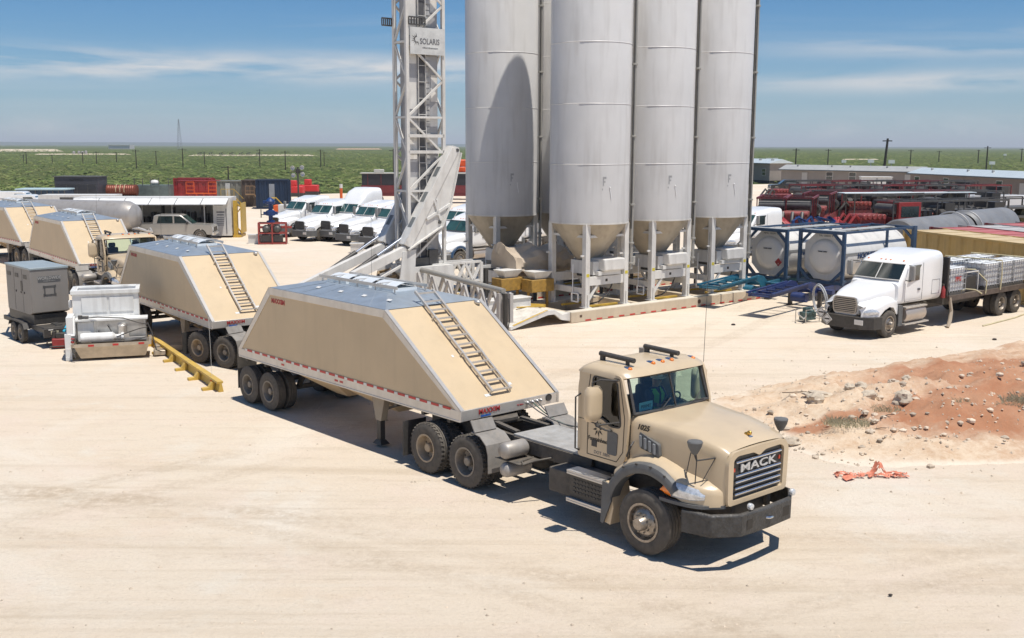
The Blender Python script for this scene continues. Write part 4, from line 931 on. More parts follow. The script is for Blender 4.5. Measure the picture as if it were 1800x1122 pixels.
o = MB().add([(-.02, 0, 0), (.25, .02, .03), (.2, .2, .05), (0, .16, .02)], [(0, 1, 2, 3)]).add([(0, -.1, 0), (.2, 0, .04), (.12, .1, .06), (-.05, .06, .02)], [(0, 1, 2, 3)]).build('net_scrap', M('faded_orange_plastic'), ang=0); p = G(1485, 845); o.location = (p.x, p.y, .03); tag(o, 'small faded orange scrap left of the netting', 'scrap')
# dark crumbs lying on the pad
for px, py, lb in ((1748, 598, 'small black lump on the pad right of the white flatbed'), (1289, 572, 'dark clod on the open pad left of the engine'), (1565, 1049, 'dark pebble low on the pad')):
    p = G(px, py); o = MB().sph((0, 0, .03), .07 if py < 700 else .03, 8, 6, (1.3, .8, .6)).build('clod', M('dark_clod', (.05, .04, .035), .9), ang=40); o.location = p; tag(o, lb, 'clod')
# ------------------------------------------------------------------ scrub beyond the pad
rnd = random.Random(21); b = MB(); SC = []
def pad_edge(x):
    for (x0, y0), (x1, y1) in zip(PADO[2:], PADO[3:]):
        if x1 <= x <= x0: return y0 + (y1 - y0) * (x0 - x) / max(1e-6, x0 - x1)
    return 150
cnt = 0
while cnt < 15000:
    y = 148 + 1100 * rnd.random() ** 1.7; x = (rnd.random() - .5) * y * 1.12
    if y < pad_edge(x) + 2: continue
    if mn.noise(Vector((x * .02, y * .012, 4))) < rnd.uniform(-.9, .0): continue
    cnt += 1; s = rnd.uniform(.3, .75) * (1 + y / 900); hgt = s * rnd.uniform(.7, 1.1); b.mi = rnd.choice((0, 0, 1, 2))
    for k in range(9 if y < 420 else 5):
        a = rnd.random() * 6.28; d = s * math.sqrt(rnd.random()) * .8; cx, cy = x + d * math.cos(a), y + d * math.sin(a); cz = hgt * rnd.uniform(.25, 1.0) * (1 - .35 * d / s)
        w = s * rnd.uniform(.22, .5); tx, ty, tz = rnd.uniform(-1, 1) * w, rnd.uniform(-1, 1) * w, rnd.uniform(-.22, .22) * w
        b.add([(cx - w, cy - ty, cz - tz), (cx + ty, cy - w * .7, cz - w * .25), (cx + w, cy + ty, cz + tz), (cx - ty, cy + w * .7, cz + w * .1)], [(0, 1, 2), (0, 2, 3)])
tag(b.build('scrub', [M('scrub_green', (.125, .165, .036), .9, var=.5, scale=.1), M('scrub_olive', (.17, .185, .058), .9, var=.4, scale=.1), M('scrub_dark', (.055, .085, .018), .9, var=.3, scale=.1)], ang=0), 'green mesquite and creosote scrub covering the plain', 'scrub', None, 'stuff')
# ------------------------------------------------------------------ silos
SH = R(37.6); SX, SY = Vector((math.cos(SH), math.sin(SH), 0)), Vector((-math.sin(SH), math.cos(SH), 0)); S0 = Vector((3.21, 44.22, 0))
def make_silo(label, loc):
    t = thing('silo', label, 'silo', loc, 37.6, 'tall white sand silos on the base frame')
    r_, zb, zt, a = 1.66, 3.87, 20.0, 1.08
    prof = [(.01, zb - .0), (r_ - .05, zb), (r_, zb + .0)]
    b = MB(); rows = []
    zs = [zb, zt]; z = zt
    while z + 2.4 < zt: z += 2.4; zs += [z - .03, z - .015, z + .015, z + .03]
    sm = MB(); z = zb + 2.4
    while z < zt: sm.lathe([(r_, z - .018), (r_ + .012, z), (r_, z + .018)], 56, cap=False); z += 2.4
    pr = []
    for z in zs:
        k = (z - zb) % 2.4; pr.append((r_ + (.009 if (abs(k) < .02 or abs(k - 2.4) < .02) and z > zb + .5 else 0), z))
    pr += [(r_ * .6, zt + .7), (.2, zt + .85), (.001, zt + .86)]
    b.lathe(pr, 56, cap=False); sh = b.build('shell', SILO, t, 50); sm.build('seam', SILO, sh, 60)
    MB().lathe([(r_ - .10, zb - .015), (r_ + .015, zb - .015), (r_ + .015, zb + .06)], 56, cap=False).build('bottom_ring', FRAMEW, sh, 50)
    # hopper cone
    MB().lathe([(r_ - .06, zb + .02), (r_ - .14, 3.72), (.30, 1.98), (.30, 1.75)], 48, cap=False).build('cone', M('dusty_cone_steel', (.40, .345, .265), .45, .15, var=.16, scale=1.2, dust=.1, grime=.35), t, 30)
    # posts, rails and braces of the stand
    for x, y in ((-a, -a), (a, -a), (a, a), (-a, a)):
        p = MB().box(x - .12, x + .12, y - .12, y + .12, .47, zb - .01).build('leg', FRAMEW, t, 20, .012)
        MB().box(x - .19, x + .19, y - .19, y + .19, .44, .475).bar((x, y - .14, .5), (x, y - .14, 1.0), .05).build('foot', FRAMEW, p, 20)
        MB().box(x - .30, x + .14, y - .03, y + .03, 2.55, 2.62).build('peg', FRAMEW, p, 20)
    b = MB()
    for z, hh in ((3.35, .10),):
        for s in (-1, 1): b.box(-a + .12, a - .12, s * a - .04, s * a + .04, z - hh / 2, z + hh / 2); b.box(s * a - .04, s * a + .04, -a + .12, a - .12, z - hh / 2, z + hh / 2)
    b.box(-a + .12, a - .12, -a - .07, -a + .07, 1.35, 1.70); b.box(-a + .12, a - .12, a - .07, a + .07, 1.35, 1.70)
    b.box(-a - .06, -a + .06, -a + .12, a - .12, 1.0, 1.24); b.box(a - .06, a + .06, -a + .12, a - .12, 1.0, 1.24)
    b.bar((-a + .15, -a, .75), (-a + .62, -a, 1.36), .09); b.bar((a - .15, a, .75), (a - .62, a, 1.36), .09)
    for x, y in ((a, -a), (a, a), (-a, a)): b.bar((x, y, 3.35), (x * .78, y * .78, zb - .02), .05)
    b.build('cross_rail', FRAMEW, t, 20, split=True)
    MB().box(-.06, .06, -a - .075, -a - .068, 1.47, 1.58).build('fork_hole', INK, t)
    # square tube bracket and rod
    b = MB()
    for p, q in (((-a, -.75, .66), (-a, -.35, .66)), ((-a, -.35, .66), (-a, -.35, 1.0)), ((-a, -.35, 1.0), (-a, -.75, 1.0)), ((-a, -.75, 1.0), (-a, -.75, .66))): b.bar(Vector(p) + Vector((-.12, 0, 0)), Vector(q) + Vector((-.12, 0, 0)), .05)
    b.tube([(-a - .12, -.4, 1.0), (-a - .12, -.4, 2.2)], .018); b.build('hook_bracket', WHITE, t, 20)
    # discharge feeder
    b = MB().prism(spread([(-.25, -.55), (1.0, -.55), (1.0, .55), (-.25, .55)], 4, .08), 1.86, 2.36, 'z') if 0 else MB().box(-.30, .85, -1.35, -.15, 1.92, 2.42)
    f = b.build('feeder_box', FRAMEW, t, 20, .05)
    MB().box(-.62, -.30, -1.0, .4, 1.75, 2.3).box(-.50, .75, -1.2, .55, 1.74, 1.90).box(-.4, .4, -.4, .4, 1.88, 2.02).build('feeder_frame', WHITED, t, 20)
    MB().box(-.34, .34, -.34, .34, 1.60, 1.80).lathe([(.34, 1.98), (.40, 2.0), (.40, 2.04), (.3, 2.05)], 16).build('gate_valve', DARKST, t, 20)
    MB().box(.2, .5, .1, .35, 2.3, 2.6).lathe([(.05, 2.05), (.05, 2.9), (.09, 2.95)], 8, (.6, .35, 0)).build('vibrator', DARKST, t)
    # black hose
    MB().tube([(.5, -1.0, 1.4), (.2, -1.05, .95), (-.2, -.9, .6), (-.7, -.8, .52)], .03).build('hose', BLACKP, t)
    # fill pipes and ladder up the side (between this silo and the next)
    b = MB(); px, py = r_ * math.cos(R(-62)) , 0
    ang_ = R(-43); q = Vector((math.cos(ang_), math.sin(ang_), 0)) * (r_ + .13); q2 = Vector((math.cos(ang_ - .13), math.sin(ang_ - .13), 0)) * (r_ + .11)
    b.tube([(q.x, q.y, zt), (q.x, q.y, 1.9)], .075, 12)
    for z in [2.15, 3.0, 4.6, 7.4, 10.3, 13.2, 16]: b.lathe([(.10, z - .04), (.115, z - .03), (.115, z + .03), (.10, z + .04)], 12, (q.x, q.y, 0)); b.bar((q.x, q.y, z), (q.x * .92, q.y * .92, z), .05)
    b.build('fill_pipe', M('pipe_grey', (.36, .35, .32), .5, .3, var=.1, dust=.15), t)
    b = MB()
    for w in (-.0, .2):
        r2 = Matrix.Rotation(w + .09, 3, 'Z') @ q2; b.bar((r2.x, r2.y, zt), (r2.x, r2.y, 3.6), .05)
    ra, rb = Matrix.Rotation(.09, 3, 'Z') @ q2, Matrix.Rotation(.29, 3, 'Z') @ q2
    z = 3.7
    while z < zt: b.bar((ra.x, ra.y, z), (rb.x, rb.y, z), .03); z += .3
    b.build('side_ladder', DARKST, t, 20)
    for s in (-1, 1): MB().box(s * a - .08, s * a + .08, -a - .125, -a - .121, 1.72, 1.85).build('warning_plate', M('yellow_plate', (.6, .5, .05), .5), t)
    # stencil and lug
    b = MB()
    for k, (da, z0_, z1_, w_) in enumerate(((0, 5.42, 5.78, .05), (.045, 5.70, 5.78, .10), (.03, 5.55, 5.61, .07), (-.02, 5.25, 5.31, .04))):
        aa = R(-112) + da; b.bar((math.cos(aa) * (r_ + .002), math.sin(aa) * (r_ + .002), z0_), (math.cos(aa) * (r_ + .002), math.sin(aa) * (r_ + .002), z1_), w_, .004, (math.cos(aa), math.sin(aa), 0))
    b.build('stencil_mark', M('faded_stencil', (.36, .36, .36), .7), sh, 0)
    MB().sph((-.35, -1.64, 5.35), .03, 8, 6).tube([(-.35, -1.63, 5.3), (-.28, -1.66, 4.9)], .012).build('lift_lug', WHITE, sh)
    return t
labs = {(0, 0): 'front row silo nearest the camera, widest of the cluster', (1, 0): 'middle silo of the front row', (2, 0): 'right hand silo of the front row, beside the tank containers',
        (0, 1): 'left silo of the back row, with the curved shadow', (1, 1): 'middle silo of the back row, a sliver showing behind the front row', (2, 1): 'right silo of the back row, hidden behind the others'}
silo0 = None
for (i, j), lb in labs.items():
    p = S0 + SX * (3.76 * i) + SY * (6.09 * j)
    if silo0 is None: silo0 = make_silo(lb, p)
    else: dup(silo0, lb, p, 37.6)
# marks on the shells, each belongs to its silo
# base frames
def base_frame(label, off, name='base_frame'):
    t = thing(name, label, 'base frame', S0 + SY * off, 37.6, 'steel base frames under the silos')
    b = MB()
    y0 = -1.62
    for y in (-1.45, 1.45): b.box(-2.35, 9.9, y - .22, y + .22, .015, .43)
    for x in (-2.2, 0, 1.9, 3.76, 5.6, 7.5, 9.6): b.box(x - .15, x + .15, -1.23, 1.23, .05, .40)
    b.build('beam', M('base_frame_paint', (.60, .50, .37), .6, var=.1, scale=1.2, dust=.35, grime=.15), t, 20, .01)
    MB().box(-2.33, 9.88, -1.66, -1.24, .432, .445).box(-2.33, 9.88, 1.24, 1.66, .432, .445).build('walk_plate', M('pale_deck', (.72, .66, .55), .6, var=.08, dust=.3), t)
    b = MB(); k = 0; x = -1.6
    while x < 9.6: b.box(x, x + .3, -1.676, -1.671, .03, .09); x += .62
    b.build('reflector_tape', REDT, t)
    MB().box(-1.9, -1.78, -1.676, -1.671, .2, .3).lathe([(.001, -1.672), (.1, -1.674)], 16, (5.1, 0, .24), 'y').build('opening', M('rusty_recess', (.12, .07, .045), .8), t)
    b = MB()
    for x0 in (-1.0, 2.6, 6.2): b.box(x0, x0 + 1.7, -1.1, -.98, .44, .52); b.box(x0 - .3, x0 + 1.0, .1, .2, .42, .5)
    b.build('yellow_guide', YELLOW, t)
    # ramp: humped deck at the left end
    prof = [(-2.35, .43), (-2.75, .38), (-3.15, .60), (-3.55, .62), (-5.35, .14), (-5.35, .02), (-3.5, .44), (-3.15, .44), (-2.8, .18), (-2.35, .10)]
    b = MB()
    for y in (-1.6, 1.45): b.prism(prof, y, y + .12)
    b.build('ramp_beam', WHITED, t, 20)
    b = MB().grid([[(x, -1.48, z), (x, 1.45, z)] for x, z in ((-2.35, .425), (-2.75, .37), (-3.15, .58), (-3.55, .60), (-5.33, .13))])
    b.build('ramp_deck', M('worn_white_deck', (.72, .69, .62), .6, var=.12, scale=3, dust=.3, grime=.45), t, 20)
    b = MB().add([(-3.5, -1.61, .63), (-5.2, -1.61, .18), (-5.2, -1.50, .19), (-3.5, -1.50, .64)], [(0, 1, 2, 3)]).bar((-3.4, .3, .62), (-2.2, .2, .48), .15, .12).bar((-3.9, 1.0, .60), (-2.6, 1.3, .52), .14, .12).bar((-3.9, -.1, .60), (-2.9, -.6, .62), .12, .04)
    b.build('yellow_edge', YELLOW, t)
    b = MB()
    for x, y in ((-4.3, -.4), (-4.6, .5), (-3.9, .3)): b.lathe([(.001, 0), (.12, .004)], 12, (x, y, .14 + (-(x) * -1 + 5.35) * .262 + .012))
    return t
base_frame('pale steel base frame with a humped ramp under the front row of silos', 0)
base_frame('pale steel base frame under the back row of silos', 6.09)
# ------------------------------------------------------------------ sand elevator tower
TF = Vector((-4.05, 41.2, 0))
tw = thing('sand_elevator', 'white lattice elevator tower with folding lift arms, left of the silos', 'elevator', TF, 37.6)
LA, LB, Z0, Z1 = 1.66, .88, 2.15, 22.0
b = MB()
for x, y in ((0, 0), (LA, 0), (LA, LB), (0, LB)): b.box(x - .065, x + .065, y - .065, y + .065, Z0, Z1)
b.build('mast_leg', FRAMEW, tw, 20)
b = MB(); z = 2.4; k = 0; hp = 1.42
while z < Z1 - hp:
    for (p, q) in (((0, 0), (LA, 0)), ((0, LB), (0, 0)), ((LA, 0), (LA, LB)), ((LA, LB), (0, LB))):
        a_, c_ = (p, q) if k % 2 == 0 else (q, p)
        b.bar((a_[0], a_[1] - .0, z), (c_[0], c_[1], z + hp), .075, .075)
        if k % 2 == 0: b.bar((p[0], p[1], z), (q[0], q[1], z), .08, .08)
    z += hp; k += 1
for z in (6.75,): b.bar((0, -.02, z), (LA, -.02, z), .09, .12); b.bar((0, -.02, z + .62), (LA, -.02, z + .62), .09, .12)
b.build('lattice_brace', FRAMEW, tw, 20)
CAS = M('belt_casing_grey', (.40, .40, .41), .5, .15, var=.08, scale=1.1, dust=.1, grime=.3)
b = MB().box(.16, 1.50, .16, .74, Z0 + .2, Z1); b.build('belt_casing', CAS, tw, 20)
b = MB(); z = 3.0; k = 0
rnd = random.Random(4)
while z < Z1 - 1:
    hgt = rnd.uniform(.9, 1.7); b.box(.17, .52, .145, .158, z, z + hgt); 
    if k % 2: b.box(1.18, 1.48, .145, .158, z + .3, z + .3 + hgt)
    z += hgt + .7; k += 1
b.build('casing_panel', FRAMEW, tw, 20)
MB().box(.60, .86, .10, .157, Z0 + .3, Z1).build('cable_duct', M('dark_duct', (.085, .085, .09), .7, var=.2, scale=6), tw, 20)
b = MB(); z = 2.6
for x in (.57, .90): b.box(x - .012, x + .012, .06, .085, Z0, Z1)
while z < Z1: b.box(.57, .90, .06, .08, z, z + .02); z += .62
b.build('mast_ladder', FRAMEW, tw, 20)
b = MB(); z = 2.5
while z < Z1 - .3: b.box(.93, 1.12, .12, .157, z, z + .16); z += .21
b.build('cable_tray', M('tray_grey', (.45, .44, .42), .5, .3, var=.25, scale=6), tw, 20)
# name board
sg = MB().box(.10, LA + .02, -.115, -.085, 10.45, 11.45).build('name_board', M('banner_white', (.60, .60, .58), .5, var=.16, scale=2.5), tw, 20)
text('board_lettering', 'SOLARIS', .30, INKG, sg, (.98, -.118, 10.93), (1, 0, 0), (0, 0, 1), bold=.004, sx=.80)
text('board_small_lettering', 'Oilfield Infrastructure', .085, INKG, sg, (1.0, -.118, 10.70), (1, 0, 0), (0, 0, 1), sx=.95)
b = MB()
for k in range(9):
    a = R(100 + k * 24); r0, r1 = .09, .26 - .05 * (k % 2)
    b.prism([(.40 + math.cos(a) * r0 - .02 * math.sin(a), 11.0 + math.sin(a) * r0 + .02 * math.cos(a)), (.40 + math.cos(a) * r0 + .02 * math.sin(a), 11.0 + math.sin(a) * r0 - .02 * math.cos(a)), (.40 + math.cos(a) * r1, 11.0 + math.sin(a) * r1)], -.119, -.116)
b.build('board_emblem', INK, sg, 0)
def grating(x0, x1, y, z, dz):
    b = MB(); b.bar((x0, y, z), (x1, y, z + dz), .05, .05); b.bar((x0, y, z + .27), (x1, y, z + .27 + dz), .05, .05)
    for k in range(7): u = k / 6; x = x0 + (x1 - x0) * u; b.bar((x, y, z + dz * u), (x, y, z + .27 + dz * u), .05, .03)
    b.build('side_grating', DARKST, tw, 20)
grating(-.50, .0, LB + .07, 11.55, .0); grating(.06, .80, -.08, 11.55, .0)
# lift arms
PL = [(-.42, 2.95), (-.30, 3.25), (1.82, 7.0), (2.12, 6.92), (2.16, 6.72), (1.66, 4.75), (1.25, 3.86)]
for y0 in (-.42, 1.22):
    b = MB()
    for dy in (0, .40): b.prism(PL, y0 + dy, y0 + dy + .03)
    for p, q in zip([PL[1], (.42, 4.53), (1.10, 5.73)], [(.20, 4.14), (.88, 5.34), (1.82, 7.0)]): b.bar((p[0], y0 + .135, p[1]), (q[0], y0 + .135, q[1]), .24, .02, (0, 1, 0)) if 0 else b.add([(p[0], y0, p[1]), (p[0], y0 + .43, p[1]), (q[0], y0 + .43, q[1]), (q[0], y0, q[1])], [(0, 1, 2, 3)])
    b.prism([(-.42, 2.95), (1.25, 3.86), (1.3, 3.9), (-.35, 3.0)], y0 + .03, y0 + .40)
    pl = b.build('lift_plate', FRAMEW, tw, 20)
    p_, q_ = Vector((-.34, y0 + .215, 3.14)), Vector((1.93, y0 + .215, 6.86)); dd = (q_ - p_).normalized(); nn = Vector((-dd.z, 0, dd.x))
    MB().bar(p_, q_, .50, .36, nn).build('lift_beam', FRAMEW, pl, 20, .01)
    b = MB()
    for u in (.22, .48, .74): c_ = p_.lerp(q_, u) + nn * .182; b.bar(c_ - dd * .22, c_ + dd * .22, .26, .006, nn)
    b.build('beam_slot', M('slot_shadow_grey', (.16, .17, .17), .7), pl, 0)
    MB().bar((.55, y0 - .03, 4.15), (1.75, y0 - .03, 4.75), .06, .10).bar((.9, y0 - .03, 4.9), (1.2, y0 - .03, 4.1), .05, .08).box(1.0, 1.1, y0 - .06, y0, 4.3, 4.9).build('web_rib', WHITED, pl, 20)
    MB().bar((-.35, y0 - .06, 3.0), (1.25, y0 - .06, 3.86), .14, .05).bar((1.25, y0 - .06, 3.86), (1.66, y0 - .06, 4.75), .14, .05).bar((1.66, y0 - .06, 4.75), (2.16, y0 - .06, 6.72), .14, .04).build('web_flange', FRAMEW, pl, 20)
    b = MB()
    for px_, pz in ((-.30, 3.06), (2.02, 6.82), (1.16, 4.02)): b.lathe([(.001, y0 - .05), (.07, y0 - .05), (.07, y0 + .32), (.001, y0 + .32)], 12, (px_, 0, pz), 'y', False)
    b.build('pivot_pin', DARKST, pl, 40)
    b = MB().bar((-.35, y0 + .135, 3.0), (-6.4, y0 + .135, .75), .26, .34).bar((-.45, y0 + .135, 2.45), (-3.0, y0 + .135, 1.35), .2, .1)
    b.build('lift_arm', FRAMEW, tw, 20, .01)
    yh = y0 + .42
    MB().tube([(.45, yh, 3.85), (-1.5, yh, 2.78)], .055, 12).build('piston_rod', CHROME, tw)
    MB().tube([(-1.45, yh, 2.80), (-5.6, yh, .55)], .105, 12).build('hydraulic_cylinder', BLACK, tw)
b = MB()
for y0 in (-.45, 1.25):
    b.prism([(-2.5, .9), (-.7, 1.9), (-.55, 2.95), (.05, 3.0), (.0, 2.3), (1.8, 2.3), (1.8, 1.1), (.2, .9)], y0, y0 + .06)
b.box(-6.6, 1.8, -.5, -.2, .25, .62); b.box(-6.6, 1.8, 1.1, 1.4, .25, .62); b.box(-.1, 1.8, -.39, 1.25, 2.0, 2.29)
b.box(-2.6, -1.3, -.2, 1.1, .9, 1.3)
b.build('base_frame', WHITED, tw, 20)
b = MB().bar((-1.6, -.1, 1.7), (-.7, -.1, 2.0), .14).bar((-1.6, .5, 1.7), (-.7, .5, 2.0), .14).bar((-1.9, -.1, 1.45), (-1.5, .6, 1.75), .12)
b.tube([(-.6, -.2, 1.9), (-.7, .3, 2.2), (-1.1, .5, 2.1), (-1.4, .1, 1.8)], .07); b.build('valve_bank', M('dusty_brown_steel', (.25, .17, .09), .6, var=.4, scale=5), tw)
MB().box(.15, 1.3, -.05, .6, 2.3, 2.62).box(.9, 1.35, -.08, .2, 2.32, 2.9).build('drive_motor', DARKST, tw, 20, .02)
# lattice girder in front of the tower
b = MB()
def girder(b, p, q, h, w, n_):
    p = Vector(p); q = Vector(q); d = (q - p).normalized(); s_ = Vector((-d.y, d.x, 0)) * w / 2; dn = Vector((0, 0, -h))
    for e in (-1, 1):
        b.bar(p + s_ * e + dn, q + s_ * e + dn, .09)
        for k in range(n_):
            a = p.lerp(q, k / n_) + s_ * e; c = p.lerp(q, (k + .5) / n_) + s_ * e; f = p.lerp(q, (k + 1) / n_) + s_ * e
            b.bar(a, c + dn, .10, .10); b.bar(c + dn, f, .10, .10)
    b.bar(q + s_ , q + s_ + dn * 1.1, .14); b.bar(q - s_, q - s_ + dn * 1.1, .14)
gd = thing('loading_girder', 'grey lattice girder with a round top tube, between the foremost trailer and the silos', 'girder', TF, 37.6)
b = MB(); girder(b, (.35, -.5, 2.1), (.25, -5.9, 1.86), .95, .5, 5); b.bar((.25, -5.9, 1.9), (.25, -5.9, .0), .14); b.bar((-.0, -5.9, 1.9), (-.0, -5.9, .0), .14)
b.build('lattice', M('girder_grey', (.46, .44, .42), .5, var=.12, dust=.15, grime=.3), gd, 20)
MB().tube([(.30, -.2, 2.20), (.12, -6.0, 1.98)], .10, 12).build('top_tube', M('pipe_grey'), gd)
MB().tube([(.12, -6.1, 1.9), (.12, -6.1, .1)], .09).build('hydraulic_leg', BLACK, gd)
MB().tube([(.1, -5.7, 1.95), (.2, -6.2, 1.7), (.15, -6.3, 1.0), (.1, -6.2, .3)], .02).build('hose', BLACKP, gd)
g2 = thing('side_girder', 'short white lattice girder at the right foot of the tower', 'girder', TF, 37.6)
b = MB(); girder(b, (1.0, .2, 2.28), (3.4, .2, 2.28), .75, .6, 3); b.bar((3.4, -.1, 1.6), (3.4, -.1, 0), .12); b.bar((3.4, .5, 1.6), (3.4, .5, 0), .12); b.bar((1.0, -.1, 2.3), (3.4, -.1, 2.3), .09); b.bar((1.0, .5, 2.3), (3.4, .5, 2.3), .09); b.build('lattice', FRAMEW, g2, 20)
MB().tube([(3.65, -.1, 2.0), (3.65, -.1, .1)], .11).build('hydraulic_leg', BLACK, g2)
# ------------------------------------------------------------------ gathering conveyor between silo rows
cv = thing('gathering_conveyor', 'long dark conveyor running between the two rows of silos', 'conveyor', S0 + SY * 3.0, 37.6)
MB().box(-3.0, 9.6, -.5, .5, 1.25, 1.75).box(-3.0, 9.6, -.62, -.5, 1.1, 1.9).box(-3.0, 9.6, .5, .62, 1.1, 1.9).build('trough', WHITED, cv, 20)
b = MB()
for x in (-2.8, 0, 3, 6, 9.3):
    for y in (-.56, .56): b.bar((x, y, 1.1), (x, y, .02), .12)
b.build('stand', DARKST, cv, 20, split=True)
MB().box(-3.0, 9.6, -.48, .48, 1.75, 1.78).build('belt', BLACKP, cv, 20)
# tarpaulin-wrapped chute
rnd = random.Random(9); rows = []
for i in range(31):
    u = i / 30; x = -2.15 + 3.4 * u; row = []
    top = 3.05 - .25 * u - (.5 if i == 0 else 0) - .25 * abs(math.sin(u * 7)); w = .95 if i > 0 else .3
    for k in range(44):
        a = 2 * math.pi * k / 44; c, s = math.cos(a), math.sin(a); tent = 1 - .62 * max(0, s) ** 1.2; w2_ = abs(mn.noise(Vector((u * 6, math.cos(a) * 2.2, math.sin(a) * 2.2)))); sg = 1 + .30 * mn.noise(Vector((u * 3, math.cos(a) * 1.2, 7 + math.sin(a) * 1.2))) - .28 * w2_
        row.append((x - .25 * max(0, s) * (1 - u), math.copysign(abs(c) ** .6, c) * w * sg * tent, (top + 1.5) / 2 + math.copysign(abs(s) ** .6, s) * (top - 1.5) / 2 * sg))
    rows.append(row)
tp = MB().grid(rows, True, True).build('tarpaulin', M('tan_tarpaulin', (.50, .41, .31), .85, var=.12, scale=2, bump=.5, bscale=3), ang=25); tp.location = S0 + SY * 2.5 + SX * -.6; tp.rotation_euler = (0, 0, SH)
tag(tp, 'bulky tan tarpaulin wrapped over a chute left of the front silo', 'tarpaulin')
for k, (ax, ay, z0_, lb) in enumerate(((-3.0, 1.65, 1.05, 'yellow guard box partly behind the left back silo leg, with a pale tray on it'), (-2.0, .9, 1.0, 'yellow guard box nearest the front silo, with a pale tray on it'))):
    y_ = thing('guard_box', lb, 'box', S0 + SX * ax + SY * ay, 37.6, 'yellow guard boxes')
    MB().box(-.6, .6, -.35, .35, z0_, z0_ + .52).bar((-.5, .0, 0), (-.5, .0, z0_), .1).bar((.5, .0, 0), (.5, .0, z0_), .1).build('casing', M('dark_yellow_mesh', (.36, .20, .025), .6, var=.3, scale=7, dust=.15), y_, 20, .02)
    b = MB(); b.add([(-.5, -.38, z0_ + .85), (.5, -.38, z0_ + .85), (.5, .38, z0_ + .85), (-.5, .38, z0_ + .85), (-.3, -.2, z0_ + .53), (.3, -.2, z0_ + .53), (.3, .2, z0_ + .53), (-.3, .2, z0_ + .53)], [(0, 1, 5, 4), (1, 2, 6, 5), (2, 3, 7, 6), (3, 0, 4, 7), (0, 1, 2, 3), (4, 5, 6, 7)]); b.build('tray', WHITED, y_, 10)
MB0 = thing('control_skid', 'low pale steel skid with a square opening, behind the humped ramp', 'skid', S0 + SX * -3.2 + SY * .2, 37.6)
MB().box(-2.2, .2, -.1, .5, .35, .9).box(-2.2, .2, -.15, .55, .9, .95).box(-1.9, -.2, -.05, .4, .02, .35).build('casing', WHITED, MB0, 20, .02)
MB().box(-1.5, -1.1, -.108, -.101, .48, .78).build('opening', INK, MB0)
